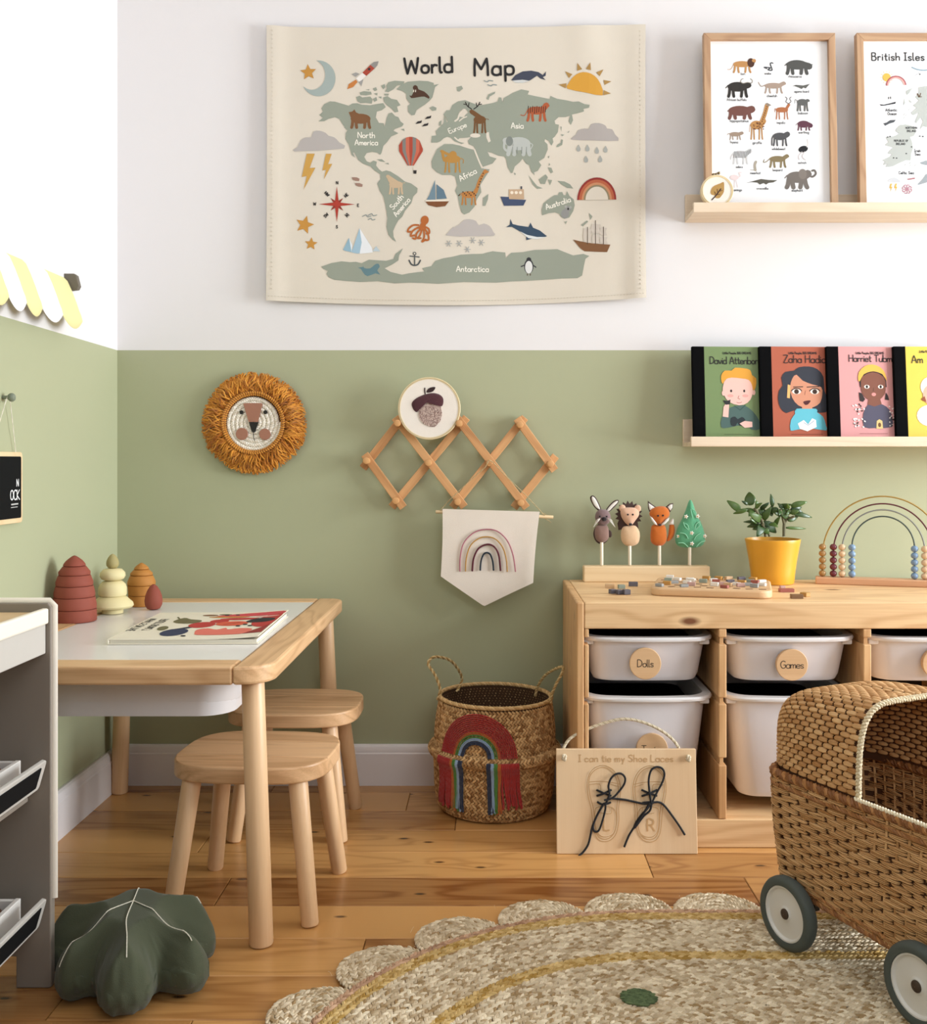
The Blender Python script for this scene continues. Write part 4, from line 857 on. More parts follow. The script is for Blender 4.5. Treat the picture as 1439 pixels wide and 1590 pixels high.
a.oval(1050, 1018, 40, 26, '#17171a', 1, -15); a.stroke([(1080,1000),(1092,970),(1085,938)], 7, '#D9D4D2', 2); a.stroke([(1040,1040),(1012,1070),(1015,1105)], 6, '#C3B9B8', 2); a.stroke([(1060,1040),(1040,1080),(1068,1108)], 6, '#C3B9B8', 2)
a.beast(448, 1010, 628, 1142, '#C9C9C9', by=.38, ry=.22, cx=.47, rx=.34, head=(.9, .18), hr=.1, leg=.05, neck=.16, tail=((.06, .5), (.03, .7)), tw=.04)
for i in range(12): a.stroke([(485+12*i, 1038-(i > 8)*(i-8)*6), (478+12*i, 1088-(i > 8)*(i-8)*12)], 4.5, '#3c3c3c', 2, 0)
a.stroke([(655,1190),(650,1150),(660,1122)], 20, '#A39B8C', 1); a.stroke([(650,1190),(612,1188)], 5, '#A39B8C', 1, 0)
a.beast(722, 1062, 930, 1168, '#7f704f', by=.35, ry=.24, cx=.56, rx=.32, head=(.93, .12), hr=.08, leg=.055, tail=((.12, .55), (0, .6), (.03, .4)), neck=.11)
a.oval(480, 1250, 36, 22, '#E3CFCE', 1); a.stroke([(505,1250),(530,1238),(520,1212),(538,1210)], 8, '#E3CFCE', 1); a.stroke([(482,1265),(478,1332)], 5, '#D8C6C5', 1, 0); a.stroke([(492,1265),(506,1330)], 5, '#D8C6C5', 1, 0)
a.poly([(565,1298),(640,1278),(700,1262),(760,1270),(835,1272),(800,1290),(760,1295),(740,1308),(720,1295),(690,1308),(670,1292),(620,1288)], '#565248', 1)
a.beast(890, 1190, 1120, 1335, '#6f6760', by=.4, ry=.32, cx=.45, rx=.36, head=(.84, .2), hr=.13, leg=.11, neck=.2, step=.08); a.stroke([(1085,1225),(1120,1245),(1150,1220),(1140,1192),(1120,1195)], 16, '#6f6760', 1); a.oval(1042, 1222, 34, 42, '#7d746c', 2)
a.build('printed_picture', fn, fr)
fr, fn = picture('oak framed British Isles map print at the photo\'s right edge', 0.9215, 1333)
a = Art().crop(1300, 40, 5.3)
a.text('British Isles', 525, 288, 62, '#1d1d1d', 2, 9, sp=2.0)
SEA = '#B4B8B2'
for k in range(12):
    t = k*math.pi/6; a.stroke([(428+42*math.cos(t), 428+42*math.sin(t)), (428+54*math.cos(t), 428+54*math.sin(t))], 4, '#D9B65A', 1, 0)
a.oval(428, 428, 34, None, '#D9B04E', 1)
for r, h in ((82, '#9a4a50'), (74, '#C98A86'), (66, '#D8B2A8')): a.stroke([(505+r*math.cos(math.radians(t)), 500-r*math.sin(math.radians(t))) for t in range(8, 182, 12)], 8, h, 2, 0)
a.poly([(365,650),(400,655),(500,630),(495,645),(400,662),(375,662)], '#1e1f22', 2); a.poly([(380,642),(420,620),(490,605),(500,628),(400,652)], '#dcdcdc', 1); a.stroke([(440,605),(440,592)], 7, '#2b2b2b', 2, 0); a.stroke([(457,603),(457,590)], 7, '#2b2b2b', 2, 0)
for t, x, y in (('Atlantic', 460, 708), ('Ocean', 466, 738), ('Celtic Sea', 572, 1222), ('Irish', 668, 1042), ('Sea', 668, 1070)): a.text(t, x, y, 22, '#2c2c2c', 2, 4)
a.poly([(390,808),(420,800),(450,780),(497,778),(480,798),(440,810),(405,828),(400,815)], '#4c5054', 1)
a.poly([(500,850),(530,820),(575,815),(640,830),(665,870),(640,910),(610,920),(625,960),(632,1010),(615,1060),(610,1110),(570,1110),(520,1130),(460,1160),(400,1165),(420,1140),(380,1150),(400,1120),(375,1110),(440,1080),(460,1060),(420,1055),(450,1020),(470,1005),(400,985),(430,960),(410,920),(470,915),(500,905),(520,890),(490,870)], SEA, 1)
for t, x, y in (('NORTHERN', 622, 852), ('IRELAND', 622, 878), ('REPUBLIC OF', 535, 958), ('IRELAND', 530, 984)): a.text(t, x, y, 16, '#2c2c2c', 2, 3.6, sp=1.2)
a.poly([(690,510),(745,500),(820,505),(800,600),(830,640),(800,720),(860,800),(830,850),(760,840),(720,830),(690,860),(720,790),(700,760),(660,810),(655,790),(685,720),(640,740),(620,720),(670,680),(640,660),(690,620),(660,590),(690,560)], SEA, 1)
a.poly([(585,540),(640,515),(610,560),(590,575)], SEA, 1); a.poly([(570,590),(575,640),(560,665)], SEA, 1); a.poly([(605,610),(640,640),(612,632)], SEA, 1)
for (x, y) in ((560, 738), (575, 745), (560, 765), (600, 700), (560, 1150), (600, 1135), (640, 1155), (600, 1155)): a.stroke([(x, y), (x+12, y-10)], 5, SEA, 1, 0)
a.stroke([(680,565),(690,588)], 12, '#5a4632', 2, 0); a.stroke([(705,560),(695,590)], 8, '#5a4632', 2, 0); a.stroke([(685,590),(712,588)], 7, '#5a4632', 2, 0)
a.stroke([(640,345),(680,362),(740,370),(800,360)], 10, '#8aa1ad', 1); a.stroke([(660,415),(700,388)], 4, '#b5b8bb', 1, 0); a.oval(703, 403, 6, None, '#2b2b2b', 1)
a.poly([(415,1285),(440,1262),(470,1250),(500,1262),(522,1288)], '#C7C8CA', 1, 2)
for x in (440, 480): a.poly([(x,1300),(x+15,1300),(x+5,1325),(x+16,1325),(x-4,1372),(x+2,1338),(x-10,1338)], '#D9B04E', 1)
for t in range(8): a.stroke([(575,1345),(575+35*math.cos(t*.785),1345+32*math.sin(t*.785)),(575+40*math.cos(t*.785+.5),1345+36*math.sin(t*.785+.5))], 8, '#B98690', 1)
a.poly([(575,1262),(645,1250),(640,1262),(590,1270)], '#A8666A', 1)
a.poly([(660,1310),(700,1270),(737,1220),(760,1230),(740,1290),(680,1308)], '#9aa0a3', 1); a.poly([(685,1130),(740,1110),(760,1130),(740,1150),(700,1140)], '#9aa0a3', 1)
for (x, y) in ((425, 920), (445, 915), (690, 912), (715, 915), (470, 1090), (495, 1092), (575, 1055), (620, 1000)): a.oval(x, y, 7, 5, '#3a3a3a', 2)
a.build('printed_picture', fn, fr)

# ---------------------------------------------------------------- embroidery hoops
hoop_wood = plain('hoop_wood', '#E3CFA4', 0.5); linen = plain('hoop_linen', '#EFE6DA', 0.9, bump=0.3, bscale=900); brass_dark = plain('hoop_screw', '#8a7a5c', 0.35, metal=0.8)
def hoop(label, px, py, r_px, D, screw_px, lean=0.0):
    c = W(px, py, D); k = D/F; r = r_px*k
    h = thing('embroidery_hoop', label, 'embroidery hoop', c, (-lean, 0, 0))
    m = MB(); m.lathe([(r-0.003, -0.007), (r-0.001, -0.0075), (r, -0.0065), (r, 0.004), (r-0.003, 0.004), (r-0.003, -0.007)], 56, axis='y', cap=False)
    m.lathe([(r-0.0055, -0.0078), (r-0.0035, -0.008), (r-0.0033, 0.003), (r-0.006, 0.003), (r-0.0055, -0.0078)], 56, axis='y', cap=False); m.obj('hoop_ring', [hoop_wood], h)
    m = MB(); m.lathe([(0.0002, -0.0068), (r*0.6, -0.0068), (r-0.0055, -0.0072), (r-0.0055, -0.002), (0.0002, -0.002)], 48, axis='y', cap=False); m.obj('stretched_linen', [linen], h)
    sx, sy = (screw_px[0]-px)*k, (py-screw_px[1])*k
    m = MB(); m.rod((sx-0.008, -0.002, sy-0.001), (sx+0.010, -0.002, sy+0.002), 0.0016, n=10); m.box((sx-0.004, -0.002, sy-0.002), (0.005, 0.009, 0.006), 0.001); m.box((sx+0.003, -0.002, sy-0.001), (0.004, 0.009, 0.006), 0.001); m.rod((sx+0.007, -0.002, sy+0.0015), (sx+0.012, -0.002, sy+0.003), 0.0035, n=12)
    m.obj('tension_screw', [brass_dark], h)
    return h, k
h, k = hoop('small embroidery hoop with an ochre leaf, in front of the animal print', 1112.3, 297.5, 25.2, 2.567, (1110, 270), math.radians(4))
a = Art().crop(1050, 40, 5.3)
a.poly([(385,1292),(355,1305),(310,1322),(285,1345),(275,1380),(285,1400),(310,1405),(315,1425),(345,1428),(365,1408),(385,1375),(388,1330)], '#B08A4C', 1, 2)
a.stroke([(285,1442),(320,1405),(360,1350)], 9, '#3a2320', 2)
for P in ([(320,1402),(310,1375)], [(335,1385),(330,1352)], [(345,1372),(372,1362)], [(325,1400),(350,1395)]): a.stroke(P, 5, '#5a3322', 2, 0)
a.build('stitched_leaf', lambda x, y, l: Vector(((x-1112.3)*k, -0.0069-l*2, (297.5-y)*k)), h)
h, k = hoop('embroidery hoop with a plum acorn, propped on the peg rack', 666.5, 634.3, 48.4, 2.615, (656, 591))
# the acorn: pile of stitches standing proud of the linen
Z2 = lambda x, y: ((540+x/4.077-666.5)*k, (634.3-(570+y/4.077))*k)
plum = plain('plum_pile', '#4A1A22', 0.95, bump=1.0, bscale=700, sheen=0.4); punch = tinted('punch_needle_wool', '#8d6a62', '#E7D3C6', 0.95)
m = MB(); cap_o = smooth([Z2(*p) for p in ((412,262),(405,232),(425,205),(470,180),(530,165),(575,172),(602,195),(605,230),(590,250),(545,228),(500,228),(455,250),(440,285),(425,280))], 3, True)
m.pillow(cap_o, 0.005, -0.0068, back=False); m.obj('acorn_cap', [plum], h)
m = MB(); body = [Z2(*p) for p in ((448,290),(455,255),(500,232),(560,228),(592,252),(598,300),(585,345),(550,380),(520,378),(480,360),(455,325))]
cx, cz = Z2(525, 300); C, T, N, L = [], [], [], []
for ring in range(1, 14):
    n_ = int(ring*6.5)
    for i in range(n_):
        t = 2*math.pi*(i+0.3*ring)/n_; rr = ring/13.5
        p = smooth(body, 1, True); best = 0
        j = (t/(2*math.pi))*len(body); ang = t
        # boundary radius in this direction
        rb = 0
        for q in range(len(body)):
            x0, z0 = body[q][0]-cx, body[q][1]-cz; x1, z1 = body[(q+1) % len(body)][0]-cx, body[(q+1) % len(body)][1]-cz
            den = math.cos(t)*(z1-z0)-math.sin(t)*(x1-x0)
            if abs(den) > 1e-12:
                u = (x0*(z1-z0)-z0*(x1-x0))/den; s_ = (x0*math.sin(t)-z0*math.cos(t))/den
                if u > 0 and -0.001 <= s_ <= 1.001: rb = max(rb, u)
        C.append((cx+rb*rr*math.cos(t), -0.0078, cz+rb*rr*math.sin(t))); T.append((math.cos(t+0.9), 0, math.sin(t+0.9))); N.append((0, -1, 0))
m.kernels(C, T, N, 0.0036, 0.0019, 0.0022, rng.random(len(C))); m.obj('acorn_nut', [punch], h, tints=True, stuff=True)
a = Art().crop(540, 570, 4.077); a.stroke([(490,170),(487,150),(488,135)], 8, '#2e1718', 1); a.poly([(497,160),(510,138),(535,128),(556,130),(540,155),(515,163)], '#2e1718', 1, 2)
a.build('stitched_leaf', lambda x, y, l: Vector(((x-666.5)*k, -0.0072-l*3, (634.3-y)*k)), h)

# ---------------------------------------------------------------- expanding peg rack
rack_wood = wood('rack_pine', '#DDAA74', '#A06430', 0, 0.5, ring=10, contrast=0.9, rand=0.3); peg_wood = plain('peg_wood', '#CF9A62', 0.5, var=0.12, scale=60)
RK = W(712, 718, 2.65); kz = 2.645/F
R2 = lambda x, y: ((540+x/4.077-712)*kz, (718-(570+y/4.077))*kz)
rk = thing('peg_rack', 'expanding pine trellis of pegs under the acorn hoop', 'peg rack', RK)
pegs = [(320, 360), (705, 362), (1085, 370), (125, 595), (512, 608), (893, 610), (1275, 615), (308, 845), (695, 852), (1090, 858)]
front = [((106, 552), (352, 890)), ((298, 318), (738, 886)), ((690, 322), (1132, 892)), ((1070, 325), (1310, 655))]
back = [((92, 640), (345, 318)), ((275, 888), (752, 318)), ((660, 890), (1122, 318)), ((1050, 892), (1318, 562))]
for lst, y0 in ((back, 0.008), (front, -0.003)):
    for (p, q) in lst:
        a_, b2 = Vector(R2(*p)), Vector(R2(*q)); d = b2-a_; L = d.length; ang = math.atan2(d.y, d.x)
        m = MB(); m.box((0, 0, 0), (L, 0.0095, 0.0205), 0.0012); o = m.obj('slat', [rack_wood], rk)
        o.location = ((a_.x+b2.x)/2, y0, (a_.y+b2.y)/2); o.rotation_euler = (0, -ang, 0)
for p in pegs:
    x, z = R2(*p); m = MB(); m.rod((x, -0.0078, z), (x+0.001, -0.046, z+0.001), 0.0085, 0.0085, 20, 0.0015); m.obj('peg', [peg_wood], rk)

# ---------------------------------------------------------------- pennant hanging from the rack
PN = W(763, 795, 2.62); kp = 2.622/F
Q2 = lambda x, y: Vector(((540+x/4.077-763)*kp, 0, (795-(570+y/4.077))*kp))
pn = thing('pennant', 'cream cloth pennant with a stitched rainbow, hung from the peg rack', 'wall hanging', PN)
cotton = plain('pennant_cotton', '#E6DACB', 0.9, var=0.04, scale=20, bump=0.3, bscale=900); twine = tinted('twine', '#B09A70', '#DCCAA0', 0.9)
m = MB(); m.rod(Q2(556, 916), Q2(1300, 950), 0.0042, n=14, bev=0.001); m.obj('rod', [pale_wood], pn)
def pen_pt(u, v):
    # u across, v down; bottom ends in a point
    tl, tr_, bl, br, tip = Q2(600, 897), Q2(1213, 915), Q2(589, 1322), Q2(1172, 1362), Q2(862, 1512)
    um = 0.468
    low = bl.lerp(tip, u/um) if u < um else tip.lerp(br, (u-um)/(1-um))
    p = tl.lerp(tr_, u).lerp(low, v)
    p.x += 0.002*math.sin(v*3.1)*(1-2*u)
    p.y = -0.0068-0.0022*math.sin(u*6+v)*v-0.004*math.exp(-(v/0.06)**2)*0 - 0.003*v*math.exp(-((u-.95)/.1)**2)
    return p
V = []; NU, NV = 40, 36
for side in (0, 1):
    for j in range(NV+1):
        for i in range(NU+1):
            p = pen_pt(i/NU, j/NV); p.y += side*0.0012; V.append(p)
k = (NU+1)*(NV+1); f = []
for j in range(NV):
    for i in range(NU):
        a0 = j*(NU+1)+i; f.append((a0, a0+NU+1, a0+NU+2, a0+1)); f.append((k+a0, k+a0+1, k+a0+NU+2, k+a0+NU+1))
for i in range(NU): f.append((i, i+1, k+i+1, k+i)); a0 = NV*(NU+1)+i; f.append((a0+1, a0, k+a0, k+a0+1))
for j in range(NV): a0 = j*(NU+1); f.append((a0+NU+1, a0, k+a0, k+a0+NU+1)); a0 += NU; f.append((a0, a0+NU+1, k+a0+NU+1, k+a0))
m = MB(); m.add(V, f); m.obj('cloth', [cotton], pn, sharp=60)
m = MB(); m.tube([Q2(602, 918), Q2(1211, 936)], 0.0068, 14); m.obj('rod_pocket', [cotton], pn)
for i, (h_, P, r_) in enumerate((('#B06A78', [(710,1290),(712,1200),(735,1110),(800,1045),(880,1025),(950,1040),(1010,1100),(1045,1190),(1060,1292)], .0018), ('#B98A3A', [(745,1290),(750,1210),(775,1130),(825,1085),(880,1072),(935,1088),(980,1140),(1002,1215),(1008,1292)], .0018), ('#5E1F2C', [(788,1288),(795,1215),(820,1155),(855,1128),(895,1120),(930,1140),(955,1190),(966,1286)], .0026), ('#1F2B36', [(838,1284),(842,1230),(858,1185),(880,1172),(902,1185),(917,1230),(922,1284)], .0025))):
    P3 = []
    for (x, y) in smooth(P, 6):
        q = Q2(x, y); q.y = -0.0105; P3.append(q)
    m = MB(); m.rope(P3, r_, 2, 0.006, n=5, step=0.0015); o = m.obj('rainbow_thread', [plain('thread_%d' % i, h_, 0.9)], pn)
    o['label'] = ['outer pink thread arch', 'ochre thread arch', 'wide plum thread arch', 'inner navy thread arch'][i]
m = MB(); S1 = [Q2(578, 915), Q2(640, 845), Q2(760, 730), Q2(872, 632), Q2(893, 588), Q2(916, 600), Q2(990, 680), Q2(1130, 815), Q2(1250, 945)]
for i, p in enumerate(S1): p.y = [-0.002, -0.004, -0.012, -0.02, -0.022, -0.02, -0.014, -0.008, -0.002][i]
m.rope(S1, 0.0014, 2, 0.006, n=5, step=0.004); m.rope([Q2(1240, 925), Q2(1262, 940), Q2(1240, 955), Q2(1275, 975), Q2(1285, 985)], 0.0012, 2, 0.005, n=5, step=0.003); m.obj('hanging_string', [twine], pn, tints=True)

# ---------------------------------------------------------------- lion wall hanging
LN = W(395.5, 657, 2.662); kl = 2.645/F
ln = thing('lion_wreath', 'round fringed lion face hung on the green wall', 'wall hanging', LN)
m = MB(); m.lathe([(0.001, -0.002), (0.078, -0.002), (0.078, 0.004), (0.001, 0.004)], 40, axis='y'); m.obj('backing', [plain('ochre_felt', '#9c6420', 0.95)], ln)
yarn = tinted('ochre_yarn', '#A35C12', '#DE9A38', 0.95, sheen=0.3)
m = MB()
for i in range(900):
    t = rng.uniform(0, 2*math.pi); rr0 = 0.070; ln_ = rng.uniform(0.052, 0.062)
    gapw = 1-0.55*math.exp(-((((t-math.pi/2+0.02+math.pi) % (2*math.pi))-math.pi)/0.045)**2)
    ln_ *= gapw*(1.06 if math.sin(t) > -0.5 else 0.95); ph, am = rng.uniform(0, 6.28), rng.uniform(0.002, 0.0055); bend = rng.normal(0.0, 0.16)-0.03; lift = rng.uniform(0.001, 0.016)
    P = []
    for j in range(9):
        q = j/8; r_ = rr0+ln_*q; a_ = t+bend*q*0.9; o_ = am*math.sin(ph+q*9)
        P.append((r_*math.cos(a_)-o_*math.sin(a_), -0.006-lift*math.sin(math.pi*min(q*1.15, 1))-0.002*math.sin(ph*2+q*7), r_*math.sin(a_)+o_*math.cos(a_)-0.004*q*q))
    m.tube(P, [0.0018]*7+[0.0017, 0.0012], 5, tint=float(rng.random()))
m.obj('mane', [yarn], ln, tints=True, stuff=True)
m = MB()
for r_, y_ in ((0.0775, -0.020), (0.0725, -0.017)):
    n_ = 84; C = []; T = []; N = []
    for i in range(n_):
        a_ = 2*math.pi*i/n_; C.append((r_*math.cos(a_), y_, r_*math.sin(a_))); T.append((math.cos(a_+0.5), 0, math.sin(a_+0.5))); N.append((0, -1, 0))
    m.kernels(C, T, N, 0.008, 0.0048, 0.006, 0.55+0.4*rng.random(n_))
m.obj('knotted_ring', [yarn], ln, tints=True)
cord = tinted('white_cotton_cord', '#E3D9C8', '#F6F0E4', 0.9)
m = MB(); turns = 6.0; P = []
for i in range(900):
    q = i/899; r_ = 0.006+0.0632*q; a_ = -q**0.5*0+2*math.pi*turns*q**1.0; P.append((r_*math.cos(a_), -0.010, r_*math.sin(a_)))
m.rope(P, 0.0062, 3, 0.017, n=6, step=0.003); m.obj('cord_face', [cord], ln, tints=True)
leather = plain('brown_leather_patch', '#A2705A', 0.7, bump=0.15, bscale=400); blk = plain('black_patch', '#17140f', 0.7)
L2 = lambda x, y: ((290+x/6.54-395.5)*kl, (657-(550+y/6.54))*kl)
for nm, P, mt in (('forehead_patch', [(590,508),(600,500),(775,500),(785,508),(738,690),(645,690)], leather), ('nose', [(645,692),(742,692),(712,790),(690,800),(675,785)], blk)):
    m = MB(); m.prism([L2(*p) for p in P][::-1], -0.0185, -0.0165); m.obj(nm, [mt], ln)
for nm, x, y, r_, mt in (('cheek', 575, 812, 62, leather), ('cheek', 808, 815, 58, leather), ('eye', 570, 592, 20, blk), ('eye', 813, 592, 20, blk)):
    cx, cz = L2(x, y); r_ *= kl/6.54; m = MB(); m.lathe([(0.0003, -0.0185), (r_-0.0005, -0.0185), (r_, -0.018), (r_, -0.0162)], 26, (cx, 0, cz), axis='y'); m.obj(nm, [mt], ln)
m = MB(); m.tube([(*L2(693, 790),)[:1]+(-0.018,)+(*L2(693, 790),)[1:], (L2(693, 845)[0], -0.0178, L2(693, 845)[1]), (L2(706, 880)[0], -0.0175, L2(706, 880)[1])], 0.0008, 6); m.obj('mouth', [blk], ln)

# ---------------------------------------------------------------- left wall: striped awning and chalkboard sign
aw_w = plain('awning_white', '#F0EEF2', 0.85); aw_y = plain('awning_yellow', '#E4DB9E', 0.85)
aw = thing('striped_awning', 'yellow and white striped cloth awning high on the left wall', 'awning', (WL, -0.6, 1.18))
def strip(d0, d1, mat, drop):
    'one cloth stripe: leaves the wall, slopes outward, ends in a rounded flap'
    m = MB(); V = []; n_ = 8; prof = [(0.002, 0.060), (0.010, 0.052), (0.020, 0.030), (0.030, 0.004), (0.036, -0.014)]
    for s_ in (0, 1):
        for i in range(n_+1):
            u = i/n_; y = d0+(d1-d0)*u
            fl_ = [(0.038+0.006*q+0.003*math.sin(math.pi*u), -0.014-q*drop*(0.45+0.55*math.sin(math.pi*min(max(u, 0.02), 0.98))**0.7)) for q in (0.5, 1.0)]
            for x, z in prof+fl_: V.append((x+0.0012*s_*-1, y, z+0.0012*s_*-1))
    k = 7; o = (n_+1)*k; f = []
    for i in range(n_):
        for j in range(k-1):
            a0 = i*k+j; f.append((a0, a0+1, a0+k+1, a0+k)); f.append((o+a0, o+a0+k, o+a0+k+1, o+a0+1))
    for i in range(n_): f.append((i*k+k-1, o+i*k+k-1, o+i*k+k*2-1, i*k+k*2-1)); f.append((i*k, i*k+k, o+i*k+k, o+i*k))
    for e in (0, n_):
        for j in range(k-1): a0 = e*k+j; f.append((a0, o+a0, o+a0+1, a0+1))
    m.add(V, f); m.obj('stripe', [mat], aw, sharp=60)
dd = [2.331, 2.224, 2.123, 2.05, 1.975, 1.89, 1.82]
for i in range(6): strip(dd[i]-DW+0.6, dd[i+1]-DW+0.6, aw_y if i % 2 == 0 else aw_w, 0.046)
m = MB(); m.prism([(0.0, 0.030), (0.030, 0.034), (0.034, 0.042), (0.028, 0.066), (0.022, 0.070), (0.0, 0.070)], 2.335-DW+0.6, 2.350-DW+0.6, bev=0.002); m.obj('bracket', [plain('awning_bracket', '#6b6458', 0.6)], aw)
kb = W(4, 617, F*0.957/(761-4)); kb.x = WL
hk = thing('wall_knob', 'small grey green knob on the left wall, above the chalkboard sign', 'knob', kb)
m = MB(); m.lathe([(0.0035, 0), (0.0035, 0.010), (0.006, 0.012), (0.0085, 0.016), (0.0085, 0.020), (0.006, 0.0235), (0.001, 0.0245)], 20, axis='x'); m.obj('knob_body', [plain('knob_paint', '#7d8574', 0.45)], hk)
sg = thing('chalkboard_sign', 'small wood-edged chalkboard sign hung by string on the left wall', 'sign', (WL, 2.04-DW, 0.776))
Y2 = lambda d: d-2.04
m = MB(); P = rrect(Y2(1.96), Y2(2.105), -0.071, 0.071, 0.008, 5)
m.prism(P, 0, 0.010, lambda v: Vector((0.001+v.y, v.x, v.z)), bev=0.0015); m.obj('wood_edge', [pale_wood], sg)
m = MB(); m.prism(rrect(Y2(1.969), Y2(2.096), -0.061, 0.062, 0.004, 4), 0, 0.001, lambda v: Vector((0.0112+v.y, v.x, v.z))); m.obj('chalk_face', [black_chalk], sg)
a = Art(); a.text('N', 0.043, -0.003, 0.013, '#E8E8E6', 1, 0.0024, anchor='r'); a.text('OCK', 0.047, 0.024, 0.019, '#E8E8E6', 1, 0.0026, anchor='r', sp=0.8); a.stroke([(0.012, 0.033), (0.040, 0.0325)], 0.003, '#B9B9B5', 1, 0); a.stroke([(0.010, 0.039), (0.038, 0.0385)], 0.0015, '#B9B9B5', 1, 0)
a.build('chalk_lettering', lambda x, y, l: Vector((0.0125+l*1.5, x, -y)), sg)
m = MB(); kk = kb-Vector(sg.location); m.rope([Vector((0.006, Y2(2.085), 0.071)), Vector((0.012, kk.y+0.004, kk.z+0.004)), Vector((0.012, kk.y-0.004, kk.z+0.004)), Vector((0.006, Y2(1.98), 0.071))], 0.0009, 2, 0.006, n=5, step=0.01); m.obj('string', [cord], sg, tints=True)

# ---------------------------------------------------------------- books on the lower ledge
book_black = plain('black_book_cloth', '#060607', 0.9, spec=0.08); page = plain('page_block', '#E9E2D2', 0.9)
def book(i, label, cover):
    D0 = 2.592; px0 = [1077, 1182, 1287, 1392][i]; rz, lean = math.radians(3.8), math.radians(4.5)
    o = W(px0, 686.8, D0); o.z = 0.8757
    bk = thing('picture_book', label, 'book', o, (-lean, 0, rz), 'picture books on the lower ledge')
    w_, h_, t = 0.196, 0.2415, 0.0110
    cv = plain('book_cover_%s' % cover.strip('#'), cover, 0.35)
    m = MB(); m.bx(0.0025, w_-0.003, 0.002, t-0.002, 0.003, h_-0.003); m.obj('pages', [page], bk)
    m = MB(); m.bx(0.002, w_, t-0.0019, t, 0, h_, 0.0006); m.obj('back_cover', [book_black], bk)
    m = MB(); m.bx(0.0, 0.0035, -0.0002, t, 0, h_, 0.0012); m.bx(0.002, 0.0305, -0.0004, 0.0017, 0, h_, 0.0005); m.obj('spine', [book_black], bk)
    m = MB(); m.bx(0.0307, w_, 0.0, 0.0018, 0, h_, 0.0005); m.obj('front_cover', [cv], bk)
    k = 625.5
    return bk, (lambda x, y, l: Vector(((x-px0)/k/math.cos(rz), -0.0006-l*1.3, (686.8-y)*h_/(686.8-537.5)))), px0
G = (1050, 520, 3.70)
bk, fn, _ = book(0, 'green picture book at the left end of the lower ledge', '#718654')
a = Art().crop(*G); KT = '#1e1a1a'
def series(x): a.text('Little People, BIG DREAMS', x, 108, 12, KT, 2, 2.6, sp=1.1)
series(365); a.text('David Attenborough', 205, 165, 40, KT, 2, 5, anchor='l', sp=1.0, squeeze=0.92)
SK = '#E7B9AC'
a.poly([(262,530),(265,480),(300,430),(340,412),(400,405),(450,440),(485,490),(492,540),(440,545),(400,515),(300,535)], '#47605A', 1, 2)
a.stroke([(345,410),(375,432),(405,405)], 6, '#34504a', 2, 0); a.poly([(275,330),(285,270),(330,230),(400,225),(440,255),(452,300),(448,350),(420,390),(370,405),(310,385),(285,350)], SK, 2, 2); a.oval(280, 335, 10, 15, SK, 2); a.oval(458, 330, 10, 16, SK, 2)
a.poly([(270,270),(268,235),(290,205),(330,205),(350,188),(400,190),(440,200),(450,230),(475,250),(470,300),(455,320),(448,285),(430,258),(390,250),(330,245),(295,255),(278,280)], '#D99A35', 3, 2)
for x in (325, 402): a.oval(x, 322, 6, 8, KT, 3)
for x in (320, 408): a.oval(x, 350, 18, 9, '#DDA096', 3)
a.stroke([(370,350),(364,365),(376,370)], 3, '#a8605c', 3, 0); a.stroke([(356,388),(372,392),(385,386)], 3, '#a8605c', 3)
a.poly([(272,470),(278,415),(295,390),(312,395),(308,440),(305,475)], SK, 2); a.poly([(275,375),(300,380),(320,372),(316,400),(292,402)], '#222425', 3)
a.poly([(318,480),(345,470),(360,485),(385,472),(405,490),(395,520),(370,522),(358,505),(345,525),(320,520)], '#1f2a2c', 3, 2); a.poly([(370,510),(400,495),(445,500),(445,530),(400,535)], SK, 4)
a.stroke([(280,572),(440,572)], 2.5, '#55633f', 1, 0)
a.build('cover_picture', fn, bk)
bk, fn, _ = book(1, 'terracotta picture book between the green and the pink book', '#AE5C42')
a = Art().crop(*G); series(745); a.text('Zaha Hadid', 632, 158, 42, KT, 2, 5, anchor='l', sp=1.3)
HR = '#2B2E38'; SK = '#C98A6C'
a.poly([(592,370),(600,320),(622,290),(615,245),(640,212),(690,205),(720,185),(780,180),(830,195),(865,240),(868,320),(885,360),(890,420),(870,445),(800,445),(700,430),(640,450),(605,420)], HR, 1, 2)
a.poly([(652,285),(668,290),(662,365),(645,362)], '#E8B06A', 2); a.poly([(665,300),(680,250),(705,228),(740,262),(800,285),(850,300),(855,340),(840,390),(800,415),(760,420),(710,405),(675,360)], SK, 2, 2)
a.poly([(700,425),(815,425),(820,445),(855,470),(870,520),(872,550),(800,540),(700,545),(660,550),(665,490),(690,455)], '#5EB4C4', 2, 2)
a.poly([(735,395),(790,395),(795,440),(730,440)], SK, 2); a.poly([(700,425),(815,425),(815,448),(700,448)], '#5EB4C4', 3)
for x in (702, 810): a.oval(x, 326, 26, 15, '#F0E7DC', 3); a.oval(x, 326, 14, None, '#3a2418', 4); a.stroke([(x-30,322),(x-10,308),(x+18,310),(x+30,322)], 5, '#1c1614', 4)
a.stroke([(685,300),(740,298)], 5, '#2a1c18', 3, 0); a.stroke([(765,300),(835,296)], 5, '#2a1c18', 3, 0); a.stroke([(755,320),(750,345)], 3, '#8a5440', 3, 0); a.poly([(740,385),(762,378),(785,378),(768,400),(750,402)], '#4a1618', 3, 2)
a.poly([(705,510),(740,490),(765,515),(790,480),(812,490),(815,530),(760,555),(715,540)], '#F1EDE6', 4, 1); a.stroke([(740,505),(765,520),(800,495)], 4, '#99aabb', 5, 0)
a.stroke([(665,572),(850,572)], 2.5, '#7a3a28', 1, 0)
a.build('cover_picture', fn, bk)
bk, fn, _ = book(2, 'pink picture book right of the terracotta book', '#D59896')
